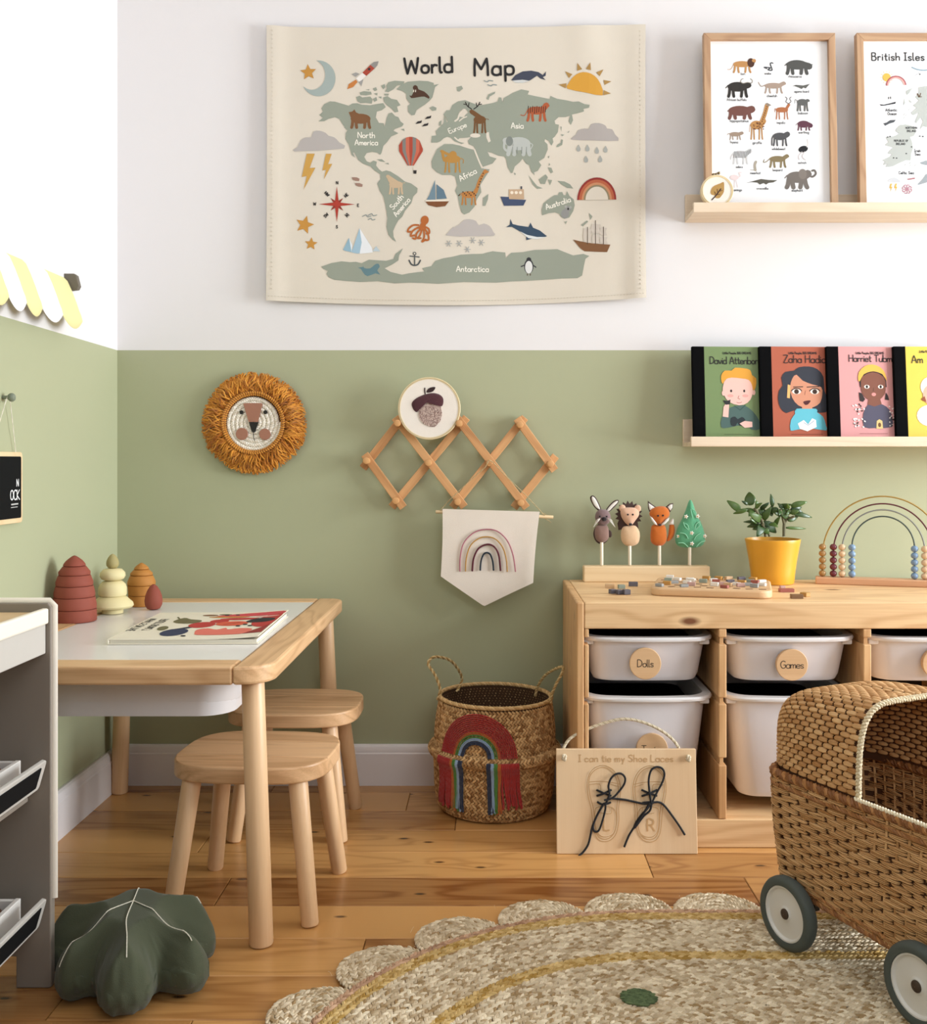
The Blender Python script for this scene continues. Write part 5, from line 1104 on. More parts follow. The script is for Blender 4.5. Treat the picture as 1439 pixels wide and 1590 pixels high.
a = Art().crop(*G); series(1135); a.text('Harriet Tubman', 1010, 152, 38, KT, 2, 5, anchor='l', sp=1.1)
SK = '#7A4A38'
a.poly([(1060,260),(1065,215),(1100,180),(1145,168),(1195,185),(1222,220),(1230,265),(1205,225),(1150,208),(1095,225),(1070,265)], '#E0B04A', 3, 2); a.poly([(1066,262),(1095,222),(1150,206),(1205,224),(1226,262),(1228,300),(1070,300)], '#1d1716', 1)
a.poly([(1075,290),(1085,240),(1150,212),(1212,240),(1222,290),(1215,340),(1180,375),(1150,382),(1105,365),(1080,330)], SK, 2, 2)
a.poly([(1062,330),(1078,335),(1098,370),(1085,385),(1065,380)], '#2a1f1d', 1); a.poly([(1222,330),(1235,350),(1240,375),(1215,372)], '#2a1f1d', 1)
a.poly([(1085,530),(1085,450),(1115,400),(1150,395),(1200,400),(1240,430),(1255,480),(1250,530),(1160,535)], '#4d4a5c', 1, 2); a.poly([(1120,360),(1185,360),(1195,398),(1150,412),(1112,400)], SK, 2)
for x in (1110, 1192): a.oval(x, 298, 16, 11, '#EFE3D6', 3); a.oval(x, 298, 7, 9, '#1f1512', 4)
a.stroke([(1150,305),(1146,325)], 3, '#4a2a20', 3, 0); a.oval(1150, 342, 13, 10, '#D98C86', 3)
a.poly([(1158,540),(1162,495),(1178,485),(1195,495),(1198,540)], '#D9BC7C', 3); a.oval(1178, 518, 9, 13, '#6b4a26', 4)
for i in range(34): x, y = rng.uniform(1025, 1095), rng.uniform(395, 530); a.oval(x, y, 6, 4, '#F3ECE6' if i % 3 else '#2b2423', 3, i*40)
for i in range(20): x, y = rng.uniform(1238, 1268), rng.uniform(405, 525); a.oval(x, y, 5, 3.5, '#F3ECE6' if i % 3 else '#2b2423', 4, i*50)
a.stroke([(1060,568),(1225,568)], 2.5, '#a86a68', 1, 0)
a.build('cover_picture', fn, bk)
bk, fn, _ = book(3, 'yellow picture book at the photo\'s right edge', '#DCC24E')
a = Art().crop(*G); a.text('Little People, BIG DREAMS', 1420, 100, 12, KT, 2, 2.6, anchor='l', sp=1.1); a.text('Am', 1372, 160, 42, KT, 2, 5, anchor='l', sp=1.3)
a.oval(1480, 300, 62, 60, '#F1EDE4', 1); a.oval(1485, 345, 55, 62, '#E0A890', 2); a.poly([(1418,370),(1440,352),(1450,385),(1430,380)], '#8a4a2c', 3); a.oval(1470, 465, 80, 62, '#F1EDE4', 1)
a.build('cover_picture', fn, bk)
# ---------------------------------------------------------------- on the play table
TT = TZ-0.0013
def stack_tree(label, x, D, layers, mat, name='stacking_tree', z0=TT):
    t = thing(name, label, 'stacking toy', (x, D-DW, z0)); z = 0.0003
    for i, (nm, prof, h) in enumerate(layers):
        m = MB(); m.lathe([(r, z+q) for r, q in prof], 36); m.obj(nm, [mat], t, sharp=50); z += h+0.0003
    return t
def cone_layers(rs, hs, tip):
    out = []
    for i, h in enumerate(hs):
        r0, r1 = rs[i], rs[i+1]; e = 0.0025
        bulge = [(r0-e, 0), (r0-0.0006, 0.0008), (r0, 0.0025), (r0-0.02*(r0-r1), h*0.4), (r1+0.42*(r0-r1), h*0.75), (r1+0.15*(r0-r1), h-0.0012), (r1, h)]
        out.append(('ring', bulge, h))
    r = rs[len(hs)]; out.append(('tip', [(r-0.002, 0), (r, 0.0015), (r*0.93, tip*0.25), (r*0.74, tip*0.5), (r*0.45, tip*0.75), (r*0.2, tip*0.93), (0.0008, tip)], tip))
    return out
red_w = plain('brick_red_wood', '#8E4534', 0.75, var=0.06, scale=40); cream_w = plain('cream_wood', '#E0D29F', 0.7, var=0.04, scale=40); olive_w = plain('khaki_wood', '#A79A66', 0.7); ochre_w = plain('ochre_wood', '#B77A34', 0.7, var=0.05, scale=40)
stack_tree('tall brick red stacking tree on the play table', -0.904, 2.262, cone_layers([0.046, 0.0455, 0.0425, 0.0385, 0.033, 0.0235], [0.026, 0.026, 0.024, 0.023, 0.019], 0.023), red_w)
dome = lambda r, h, n=7: [(r-0.0015, 0), (r, 0.0015)]+[(r*math.cos(math.pi/2*i/n), 0.0015+(h-0.0015)*math.sin(math.pi/2*i/n)) for i in range(1, n)]+[(0.004, h)]
egg = lambda r, h: [(r*0.35, 0), (r*0.72, h*0.05), (r*0.95, h*0.2), (r, h*0.36), (r*0.92, h*0.55), (r*0.72, h*0.74), (r*0.42, h*0.91), (r*0.15, h*0.985), (0.0005, h)]
def cream_tree(label, x, D, s_, top):
    L = [('base', [(0.022*s_, 0), (0.024*s_, 0.001), (0.024*s_, 0.010*s_), (0.020*s_, 0.012*s_)], 0.0112*s_), ('skirt', [(0.030*s_, 0), (0.044*s_, 0.002), (0.0475*s_, 0.007*s_), (0.0455*s_, 0.014*s_), (0.038*s_, 0.021*s_), (0.030*s_, 0.029*s_), (0.022*s_, 0.031*s_)], 0.030*s_),
         ('dome', [(0.030*s_, 0), (0.032*s_, 0.003), (0.032*s_, 0.018*s_), (0.029*s_, 0.027*s_), (0.022*s_, 0.034*s_), (0.010*s_, 0.0365*s_)], 0.036*s_), ('ring', [(0.018*s_, 0), (0.025*s_, 0.003*s_), (0.029*s_, 0.010*s_), (0.028*s_, 0.018*s_), (0.021*s_, 0.026*s_), (0.009*s_, 0.028*s_)], 0.0275*s_)]
    t = stack_tree(label, x, D, L, cream_w); m = MB(); z = sum(l[2] for l in L)+0.0015
    m.lathe([(r, z+q) for r, q in egg(0.0145*s_, 0.034*s_)], 30); m.obj('egg_top', [top], t); return t
cream_tree('cream stacking tree with a flared skirt and khaki egg top', -0.862, 2.375, 0.97, olive_w)
stack_tree('smaller cream stacking toy, half hidden behind the flared cream tree', -0.905, 2.475, [('drum', dome(0.026, 0.038), 0.0375), ('drum', dome(0.022, 0.028), 0.0278)], cream_w)
stack_tree('small ochre stacking tree behind the red egg', -0.838, 2.50, cone_layers([0.0305, 0.0305, 0.0325, 0.026, 0.0175], [0.025, 0.024, 0.023, 0.014], 0.016), ochre_w)
e_ = thing('wooden_egg', 'brick red wooden egg in front of the ochre stacking tree', 'egg', (-0.788, 2.435-DW, TT)); m = MB(); m.lathe(egg(0.0205, 0.060), 32); m.obj('egg_body', [red_w], e_)
# picture book lying on the table
pb = thing('fruit_book', 'large picture book of fruit shapes lying on the play table', 'book', (-0.588, 2.145-DW, TT+0.0002), math.radians(1.5))
ivory = plain('ivory_cover', '#EFE6D2', 0.5); bw, bd = 0.142, 0.172
m = MB(); m.bx(-bw, bw, -bd, bd, 0, 0.002, 0.0006); m.obj('back_cover', [ivory], pb)
m = MB(); m.bx(-bw+0.004, bw-0.003, -bd+0.004, bd-0.004, 0.0021, 0.0085); m.obj('pages', [page], pb)
m = MB(); m.bx(-bw, -bw+0.003, -bd, bd, 0.0021, 0.0098, 0.001); m.obj('spine', [ivory], pb)
# front cover lifts towards its free edge
lift = lambda x: 0.0090+0.0045*max(0, (x+0.01)/bw)**3
V = []; n_ = 14
for s_ in (0, 1):
    for i in range(n_+1):
        x = -bw+0.0005+2*bw*i/n_
        for y in (-bd, bd): V.append((x, y, lift(x)+0.0018*s_))
k = 2*(n_+1); f = []
for i in range(n_):
    a0 = 2*i; f.append((a0, a0+1, a0+3, a0+2)); f.append((k+a0, k+a0+2, k+a0+3, k+a0+1)); f.append((a0, a0+2, k+a0+2, k+a0)); f.append((a0+1, k+a0+1, k+a0+3, a0+3))
f += [(0, k, k+1, 1), (k-2, k-1, 2*k-1, 2*k-2)]
m = MB(); m.add(V, f); m.obj('front_cover', [ivory], pb, sharp=30)
# loose leaves fanning below the cover
for j in range(3):
    V = []; 
    for i in range(n_+1):
        x = -bw+0.008+(2*bw-0.010)*i/n_; z = 0.0086+(lift(x)-0.0090)*(0.25+0.25*j)
        for y in (-bd+0.005, bd-0.005): V.append((x, y, z))
    m = MB(); m.add(V, [(2*i, 2*i+2, 2*i+3, 2*i+1) for i in range(n_)]); m.obj('loose_page', [page], pb)
a = Art()
# cover drawn flat: x to the right edge, y from the near edge (0) to the far edge (1000)
RD, CO, NV, OL, PK = '#B5322C', '#D0573A', '#27304F', '#6b6440', '#C8434A'
a.text("WHAT'S IN THE", 60, 500, 52, '#26221f', 2, 8, rot=-90); a.text('FRUIT BOWL?', 160, 500, 52, '#26221f', 2, 8, rot=-90)
a.oval(365, 215, 92, 130, NV, 1); a.poly([(330,330),(400,330),(470,420),(430,440)], '#1f2536', 1); a.oval(235, 360, 38, 80, OL, 1, 10); a.poly([(220,640),(260,560),(360,530),(430,580),(420,660),(330,700),(260,760)], OL, 1, 3); a.stroke([(235,720),(200,790)], 14, OL, 1)
a.oval(480, 480, 95, 110, RD, 1); a.oval(570, 620, 70, 70, '#B5322C', 1); a.oval(690, 520, 120, 90, CO, 1); a.stroke([(640,480),(740,560)], 10, '#7a2a20', 2, 0)
a.poly([(500,300),(520,180),(560,120),(760,110),(880,130),(900,280),(800,330),(720,300),(690,360),(640,300),(560,350)], '#DB7160', 1, 3)
a.poly([(840,600),(860,420),(950,330),(1000,420),(1000,900),(920,880)], '#B5322C', 1, 3); a.poly([(820,680),(780,560),(900,520),(980,560),(980,650),(900,700)], '#1d1b22', 2, 3); a.oval(700, 700, 150, 45, '#B5322C', 1); a.oval(600, 780, 160, 28, '#C98A3A', 1)
a.poly([(480,820),(700,800),(980,830),(980,960),(700,930)], PK, 1, 3); a.oval(430, 860, 60, 30, '#7a5230', 1); a.oval(900, 760, 90, 26, '#E0A59A', 3); a.oval(540, 890, 50, 20, OL, 1)
for x, y in ((470, 90), (760, 420), (850, 410), (800, 470), (560, 860), (640, 870)): a.oval(x, y, 17, 26, '#1d1b22', 2, 30)
a.poly([(870,120),(1000,420),(1000,120)], '#8f2a24', 2)
fn = lambda x, y, l: Vector((-bw+0.004+(2*bw-0.006)*x/1000, -bd+2*bd*y/1000, lift(-bw+0.004+(2*bw-0.006)*x/1000)+0.0021+l))
a.build('cover_picture', fn, pb, ([i*1000/20 for i in range(1, 20)], []))

# ---------------------------------------------------------------- felt puppets on the cabinet
PD = 2.612; kp_ = PD/F; CT = CZT+0.0002
px3 = lambda x, y: (870+x/5.756, 740+y/5.756)
st = thing('puppet_stand', 'pale pine puppet stand with four pegs at the back of the cabinet', 'stand', (W(1002.5, 890, PD+0.0)[0], PD-DW, CT))
L_ = 0.1575; m = MB(); m.bx(-L_, L_, -0.018, 0.018, 0, 0.040, 0.003); m.obj('base_block', [pale_wood], st)
peg_white = plain('peg_pale', '#EFE3CC', 0.5)
pp = [(368, 590), (619, 620), (884, 615), (1154, 625)]
def P3(x, y):
    q = px3(x, y); return ((q[0]-VX)*kp_, CH-(q[1]-VY)*kp_)
for x, y in pp:
    X_, Z_ = P3(x, y-40); m = MB(); m.rod((X_-st.location.x, 0, 0.0405), (X_-st.location.x, 0, Z_-CT), 0.0041, n=14, bev=0.001); m.obj('peg', [peg_white], st)
felt = lambda n, h: plain('felt_'+n, h, 0.95, var=0.08, scale=120, bump=0.35, bscale=1500, sheen=0.3)
FB, FH_, FE, FW, FK = felt('taupe', '#8B6C60'), felt('mauve', '#7E6664'), felt('dark_brown', '#46302A'), felt('white', '#E9E3DA'), felt('black', '#1d1416')
FP, FPe, FO, FG = felt('peach', '#DCB092'), felt('fawn', '#DDB992'), felt('orange', '#C4661A'), felt('green', '#5CA67C')
def puppet(label, x, y):
    X_, Z_ = P3(x, y); t = thing('finger_puppet', label, 'puppet', (X_, PD-DW, Z_), 0, 'felt finger puppets on the stand')
    return t, (lambda P: [(P3(*p)[0]-X_, P3(*p)[1]-Z_) for p in P])
def piece(t, cv, nm, P, mat, th, yc, sm=3, back=True):
    m = MB(); Q = cv(P); Q = smooth(Q, sm, True) if sm else Q
    ar = sum(Q[i][0]*Q[(i+1) % len(Q)][1]-Q[(i+1) % len(Q)][0]*Q[i][1] for i in range(len(Q)))
    if ar < 0: Q = Q[::-1]
    m.pillow(Q, th, yc, back=back); return m.obj(nm, [mat], t, sharp=80)
ov = lambda cx, cy, rx, ry, n=16, rot=0: [(cx+rx*math.cos(2*math.pi*i/n)*math.cos(math.radians(rot))-ry*math.sin(2*math.pi*i/n)*math.sin(math.radians(rot)), cy+rx*math.cos(2*math.pi*i/n)*math.sin(math.radians(rot))+ry*math.sin(2*math.pi*i/n)*math.cos(math.radians(rot))) for i in range(n)]
t, cv = puppet('felt rabbit puppet with long white ears', 368, 590)
piece(t, cv, 'edging', ov(366, 512, 72, 92), FE, 0.003, 0.001); piece(t, cv, 'body', [(305,500),(320,440),(370,430),(420,440),(432,510),(425,560),(375,592),(320,565)], FB, 0.011, 0)
piece(t, cv, 'tail', ov(442, 512, 18, 34, 12, -10), FE, 0.003, 0.003)
for o_, i_ in (([(340,305),(300,270),(270,215),(266,180),(290,168),(318,190),(345,240),(365,295)], [(338,290),(305,262),(280,210),(280,182),(292,180),(312,200),(338,250),(352,290)]), ([(405,300),(440,250),(480,215),(515,208),(520,228),(495,262),(455,300),(425,318)], [(415,300),(446,258),(482,226),(510,217),(505,235),(470,270),(432,308)])):
    piece(t, cv, 'ear', o_, FE, 0.003, 0.0); piece(t, cv, 'ear_lining', i_, FW, 0.002, -0.0025)
piece(t, cv, 'head', [(308,365),(318,320),(345,298),(378,292),(415,300),(440,330),(448,370),(435,410),(400,435),(360,437),(325,410)], FH_, 0.012, -0.002)
piece(t, cv, 'nose', ov(385, 377, 24, 20, 12), FK, 0.004, -0.014, 1)
for e in ((348, 353), (408, 355)): piece(t, cv, 'eye', ov(*e, 9, 9, 10), FK, 0.002, -0.0125, 1)
wk = plain('whisker_thread', '#EFE9E0', 0.8)
for q, sg in ((352, -1), (418, 1)):
    for j in range(5):
        X0, Z0 = cv([(q, 372)])[0]; X1, Z1 = cv([(q+sg*(40+6*j), 392+14*j)])[0]; Xm, Zm = cv([(q+sg*22, 376+6*j)])[0]
        m = MB(); m.tube([(X0, -0.0135, Z0), (Xm, -0.017, Zm), (X1, -0.014, Z1)], 0.00045, 5); m.obj('whisker', [wk], t)
t, cv = puppet('felt hedgehog puppet with a dark spiky back', 619, 620)
sp_ = []
for i in range(26):
    an = math.radians(-35+250*i/25); r_ = (128 if i % 2 else 100); sp_.append((612+r_*math.cos(an)*0.97, 345-r_*math.sin(an)*1.02))
piece(t, cv, 'spines', sp_+[(520,480),(560,470),(660,470),(700,465)], FE, 0.003, 0.004, 0)
for e in ((553, 282), (690, 285)): piece(t, cv, 'ear', ov(*e, 30, 32, 12), FP, 0.004, -0.001)
piece(t, cv, 'body', [(540,500),(560,450),(610,440),(670,440),(705,490),(708,550),(690,600),(630,622),(575,610),(545,570)], FPe, 0.012, 0)
piece(t, cv, 'head', [(535,310),(555,282),(610,275),(670,280),(700,310),(698,350),(670,390),(640,430),(618,438),(590,425),(560,390),(540,350)], FP, 0.013, -0.002)
piece(t, cv, 'nose', ov(620, 425, 16, 12, 10), FK, 0.004, -0.0135, 1)
for e in ((596, 337), (640, 337)): piece(t, cv, 'eye', ov(*e, 9, 9, 10), FK, 0.002, -0.0145, 1)
t, cv = puppet('felt fox puppet, orange with white cheeks and a curled tail', 884, 615)
piece(t, cv, 'tail', [(950,575),(965,520),(975,440),(990,420),(1015,430),(1025,480),(1010,540),(975,575)], FO, 0.007, 0.003); piece(t, cv, 'tail_tip', [(965,425),(985,395),(1008,375),(1014,410),(1012,430),(985,432)], FW, 0.006, 0.002)
piece(t, cv, 'body', [(808,480),(820,435),(880,425),(930,435),(948,500),(945,580),(905,618),(850,615),(810,585),(803,530)], FO, 0.012, 0)
for o_, i_ in (([(780,215),(810,240),(855,272),(830,295),(795,315),(782,280)], [(786,235),(812,255),(842,275),(820,290),(797,302),(788,270)]), ([(940,270),(975,242),(1008,236),(1005,280),(980,320),(962,295)], [(955,270),(980,250),(1000,246),(998,278),(980,306)])):
    piece(t, cv, 'ear', o_, FE, 0.003, 0.001, 1); piece(t, cv, 'ear_lining', i_, FW, 0.002, -0.002, 1)
piece(t, cv, 'head', [(793,330),(815,290),(860,268),(920,265),(960,290),(975,330),(965,360),(930,395),(900,425),(880,435),(850,420),(815,375)], FO, 0.013, -0.002)
piece(t, cv, 'cheek', [(795,352),(815,365),(850,410),(862,435),(835,425),(808,390)], FW, 0.004, -0.010, 1); piece(t, cv, 'cheek', [(968,362),(940,378),(905,415),(895,438),(930,420),(960,390)], FW, 0.004, -0.010, 1)
piece(t, cv, 'nose', ov(882, 430, 15, 9, 10), FK, 0.004, -0.010, 1)
for e in ((864, 347), (908, 345)): piece(t, cv, 'eye', ov(*e, 10, 9, 10), FK, 0.002, -0.0145, 1)
t, cv = puppet('green felt tree puppet sewn with white flowers', 1154, 625)
piece(t, cv, 'crown', [(1160,205),(1185,240),(1210,320),(1245,390),(1275,460),(1292,545),(1275,610),(1215,635),(1110,635),(1045,615),(1024,560),(1040,470),(1075,400),(1115,310),(1140,235)], FG, 0.016, 0, 2)
vein = plain('green_stitch', '#8CCBA6', 0.9)
for P in ([(1100,415),(1125,430),(1140,480)], [(1240,395),(1200,425),(1190,475)], [(1060,500),(1105,510),(1130,550)], [(1245,500),(1205,525),(1185,560)], [(1155,290),(1160,330),(1170,370)], [(1170,290),(1195,310),(1205,350)], [(1045,590),(1090,590),(1130,625)], [(1285,570),(1240,585),(1205,625)], [(1090,405),(1100,440),(1135,475)], [(1220,400),(1235,430),(1195,470)]):
    Q = smooth(cv(P), 4); m = MB(); m.tube([(x, -0.0145-0.0015*math.sin(math.pi*i/(len(Q)-1)), z) for i, (x, z) in enumerate(Q)], 0.0011, 6); m.obj('stitched_vein', [vein], t)
fy = plain('flower_eye', '#D9B04A', 0.8)
for x, y in ((1113, 355), (1215, 352), (1163, 500), (1165, 595), (1050, 532), (1282, 530)):
    P = []
    for i in range(20): r_ = 22*(0.75+0.25*math.cos(5*2*math.pi*i/20)); P.append((x+r_*math.cos(2*math.pi*i/20), y+r_*math.sin(2*math.pi*i/20)))
    yy = -0.0150 if 1090 < x < 1240 else -0.0085
    piece(t, cv, 'flower', P, FW, 0.0016, yy, 0); piece(t, cv, 'flower_eye', ov(x, y, 6, 6, 8), fy, 0.001, yy-0.0016, 0)

# ---------------------------------------------------------------- shape board with little wooden blocks
rzb = math.radians(-14); BC = Vector((0.515, 2.415-DW, CT))
bd_ = thing('block_board', 'round-cornered wooden block board lying on top of the cabinet', 'board', BC, rzb)
m = MB(); slab(m, rrect(-0.133, 0.133, -0.115, 0.115, 0.03, 6), 0, 0.018, 0.004); m.obj('board', [beech], bd_)
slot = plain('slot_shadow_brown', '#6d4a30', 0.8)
cols = {'white': '#E6E0D6', 'grey': '#949593', 'sage': '#8d988a', 'dusky pink': '#BE9A90', 'red': '#9A564A', 'ochre': '#B98A46', 'slate': '#625e66', 'brown': '#7b5a3a', 'tan': '#C8A57C'}
cm = {k: plain('block_'+k.replace(' ', '_'), v, 0.6) for k, v in cols.items()}
def block(label, x, D, z, col, rz, size=(0.019, 0.011, 0.009), tilt=0.0, group='small wooden blocks on the cabinet'):
    o = thing('wooden_block', label, 'block', (x, D-DW, z), (tilt, 0, rz), group)
    m = MB(); m.bx(-size[0]/2, size[0]/2, -size[1]/2, size[1]/2, 0, size[2], 0.0007, seg=1); m.obj('block_body', [cm[col]], o); return o
cr_, sr_ = math.cos(rzb), math.sin(rzb); names = list(cols); r2 = random.Random(4); seen = {}
ORD = ['first', 'second', 'third', 'fourth', 'fifth', 'sixth', 'seventh', 'eighth', 'ninth']; ROWN = ['nearest', 'second', 'third', 'fourth', 'fifth', 'farthest']
for j in range(6):
    cnt = 0
    for i in range(9):
        u, v = -0.112+0.028*i+(0.010 if j % 2 else 0)+r2.uniform(-.003, .003), -0.085+0.033*j+r2.uniform(-.004, .004)
        if u > 0.118: continue
        if r2.random() < 0.30 or (i >= 6 and j == 0):
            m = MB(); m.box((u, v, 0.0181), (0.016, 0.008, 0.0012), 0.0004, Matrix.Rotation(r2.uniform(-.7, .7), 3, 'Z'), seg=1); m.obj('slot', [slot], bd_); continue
        c = r2.choice(['white', 'white', 'grey', 'sage', 'dusky pink', 'red', 'ochre', 'white', 'tan', 'tan', 'slate', 'brown'])
        x, y = BC.x+u*cr_-v*sr_, BC.y+u*sr_+v*cr_
        block('%s block, %s from the left in the %s row on the block board' % (c, ORD[cnt], ROWN[j]), x, y+DW, CT+0.0183, c, rzb+r2.uniform(-.6, .6), (0.018, 0.010, 0.0065+0.002*(j % 2)), group='wooden blocks on the board'); cnt += 1
def blk_at(label, px, py, col, rz, size=(0.022, 0.013, 0.0115)):
    D = (CH-CT)*F/(py-VY); block(label, (px-VX)*D/F, D, CT, col, rz, size, group='loose wooden blocks beside the board')
for args in (('pale tan block, leftmost of the loose blocks left of the board', 870+440/5.756, 740+995/5.756, 'tan', -0.1, (0.022, 0.014, 0.009)), ('sage block beside the pale tan block, left of the board', 870+545/5.756, 740+1000/5.756, 'sage', 0.1, (0.016, 0.013, 0.009)), ('slate block lying alone nearest the puppet stand', 870+650/5.756, 740+978/5.756, 'slate', -0.12, (0.022, 0.016, 0.010)),
             ('leftmost slate block of the front trio by the board', 870+462/5.756, 740+1045/5.756, 'slate', 0.5, (0.013, 0.012, 0.010)), ('middle slate block of the front trio by the board', 870+525/5.756, 740+1050/5.756, 'slate', 0.45, (0.013, 0.012, 0.010)), ('rightmost slate block of the front trio by the board', 870+590/5.756, 740+1052/5.756, 'slate', 0.25, (0.015, 0.014, 0.011)),
             ('long dusky red block right of the board, in front of the pot', 1100+512/4.245, 740+760/4.245, 'red', 0.02, (0.033, 0.016, 0.008)), ('small dusky pink block resting behind the long red block', 1100+486/4.245, 740+741/4.245, 'dusky pink', 0.1, (0.012, 0.010, 0.008)), ('brown block right of the board, lying crosswise', 1100+580/4.245, 740+802/4.245, 'brown', -0.02, (0.026, 0.015, 0.009)), ('ochre block touching the crosswise brown block', 1100+636/4.245, 740+790/4.245, 'ochre', 0.6, (0.015, 0.018, 0.009))): blk_at(*args)

# ---------------------------------------------------------------- jade plant in its yellow pot
JD = 2.575; kj = JD/F; jp = thing('jade_plant', 'jade plant in a yellow pot on the cabinet', 'potted plant', (W(1199.5, 900, JD).x, JD-DW, CT))
yel = plain('yellow_ceramic', '#E0A12E', 0.35, var=0.03, scale=8)
m = MB(); h_ = 0.110; pr = [(0.046, 0), (0.050, 0.001), (0.0515, 0.004), (0.0535, 0.025), (0.0575, 0.055), (0.0625, 0.083), (0.0655, 0.100), (0.0672, 0.108), (0.0668, h_), (0.0640, h_), (0.0625, 0.100), (0.060, 0.095)]
m.lathe(pr, 48, cap=False); m.lathe([(0.0005, 0), (0.046, 0)], 48, cap=False); m.obj('pot', [yel], jp)
m = MB(); m.lathe([(0.0605, 0.094), (0.04, 0.098), (0.02, 0.100), (0.001, 0.1005)], 32, cap=False); m.obj('soil', [plain('potting_soil', '#3a2418', 0.95, var=0.4, scale=150, bump=1, bscale=200)], jp)
J = lambda x, y, d=0.0: Vector(((1100+x/4.245-1199.5)*kj, d, CH-(740+y/4.245-VY)*kj-CT))
bark = plain('jade_stem', '#6f6a4e', 0.8, var=0.2, scale=80)
for P, r_ in (([(375,395,0),(360,330,-.006),(340,280,-.008),(300,205,-.004)], .0034), ([(405,395,.004),(375,310,.004),(390,230,.008)], .003), ([(497,395,0),(500,320,.002),(512,280,.004),(535,215,.006)], .0042), ([(500,320,.002),(478,250,-.006),(465,215,-.01)], .003), ([(512,285,.004),(560,262,-.006)], .0028), ([(360,330,-.006),(345,315,-.016)], .003)):
    m = MB(); m.tube(smooth([J(*p) for p in P], 4), r_, 8); m.obj('stem', [bark], jp)
jl, n_, l_, b_ = newmat('jade_leaf'); b_.inputs['Roughness'].default_value = 0.33
oi = n_.new('ShaderNodeObjectInfo'); mx = n_.new('ShaderNodeMixRGB'); mx.inputs[1].default_value = lin('#26401F'); mx.inputs[2].default_value = lin('#587438'); l_.new(oi.outputs['Random'], mx.inputs[0]); l_.new(mx.outputs[0], b_.inputs['Base Color'])
leaves = [(215,225,130,160,42),(250,215,165,245,26),(285,190,285,105,62),(255,185,212,160,20),(345,290,245,240,46),(330,305,235,300,24),(340,310,265,335,30),(350,315,300,390,52),(360,300,455,372,52),(360,285,402,200,40),(340,215,395,170,26),(320,200,310,158,30),(420,200,410,115,27),(420,205,468,262,42),(490,215,452,175,26),(470,200,532,180,30),(540,195,642,165,34),(540,218,622,203,34),(560,218,616,236,26),(550,240,692,272,30),(500,262,562,292,26),(510,275,468,213,42),(440,330,462,260,30),(510,338,662,348,18),(380,262,353,205,36),(520,290,602,264,30),(300,215,255,260,34),(395,235,430,190,28),(465,220,440,250,30),(540,225,500,250,28),(345,300,395,330,30),(300,205,330,170,26),(310,300,255,275,34),(365,255,330,215,34),(420,260,395,215,30),(500,230,515,190,32),(345,330,300,350,34),(400,310,440,330,36),(480,260,440,235,28),(535,240,580,225,30),(300,230,240,215,28),(400,240,440,205,30),(520,215,500,175,28),(360,345,395,375,34)]
for i, (x0, y0, x1, y1, wd) in enumerate(leaves):
    r3 = random.Random(i); d0 = r3.uniform(-.01, .01); d1 = d0+r3.uniform(-.03, .02)
    a_, b2 = J(x0, y0, d0), J(x1, y1, d1); ax = (b2-a_); L = ax.length; ax.normalize()
    up = Vector((r3.uniform(-.4, .4), -1, r3.uniform(0, .5))); sd = ax.cross(up).normalized(); nn = sd.cross(ax)
    wr = wd*1.18*kj/4.245/2; V = []; f = []; K = 7; Q = 8
    for q in range(K):
        t_ = q/(K-1); wq = wr*max(0.10, math.sin(math.pi*min(0.98, t_**0.75*0.86+0.10))**0.9); th = 0.0021*max(0.2, math.sin(math.pi*min(.97, t_*0.85+.1)))
        c = a_+ax*L*t_+nn*(0.06*L*math.sin(math.pi*t_))
        for s_ in range(Q):
            an = 2*math.pi*s_/Q; V.append(tuple(c+sd*wq*math.cos(an)+nn*(th*math.sin(an)+0.15*wq*math.cos(an)**2)))
    for q in range(K-1):
        for s_ in range(Q): f.append((q*Q+s_, q*Q+(s_+1) % Q, (q+1)*Q+(s_+1) % Q, (q+1)*Q+s_))
    f += [tuple(range(Q))[::-1], tuple((K-1)*Q+s_ for s_ in range(Q))]
    m = MB(); m.add(V, f); m.obj('leaf', [jl], jp, sharp=0)

# ---------------------------------------------------------------- rainbow bead frame
AB = Vector((0.957, 2.535-DW, CT)); ab = thing('rainbow_abacus', 'wooden rainbow bead frame with four arches, right end of the cabinet', 'bead toy', AB, math.radians(-17))
m = MB(); m.bx(-0.157, 0.157, -0.022, 0.022, 0, 0.0165, 0.0025); m.obj('base', [wood('abacus_base', '#D9A77F', '#B47C54', 0, 0.45, ring=8, contrast=0.5)], ab)
for r_, top, wc, bc, nm in ((0.1405, 0.2165, '#A98A45', '#A8824F', 'ochre'), (0.1150, 0.1985, '#5E2630', '#6B2C36', 'maroon'), (0.0945, 0.1835, '#8a8d88', '#DDBE98', 'natural'), (0.0715, 0.1675, '#46544f', '#7C97B4', 'blue')):
    hb = 0.0165; ry = min(top-hb, r_*1.06); zc = top-ry
    P = [(-r_, 0, hb-0.003), (-r_, 0, zc*0.6), (-r_, 0, zc)]+[(-r_*math.cos(t_), 0, zc+ry*math.sin(t_)) for t_ in np.linspace(0.06, math.pi-0.06, 34)]+[(r_, 0, zc), (r_, 0, zc*0.6), (r_, 0, hb-0.003)]
    m = MB(); m.tube(P, 0.0019, 10); m.obj('arch_wire', [plain('wire_'+nm, wc, 0.4)], ab)
    bmat = plain('bead_'+nm, bc, 0.3)
    for sx in (-1, 1):
        for q in range(5):
            m = MB(); m.ball((sx*r_, 0, hb+0.0083+q*0.0163), (0.0088, 0.0088, 0.0081), 18, 10); m.obj('bead', [bmat], ab)
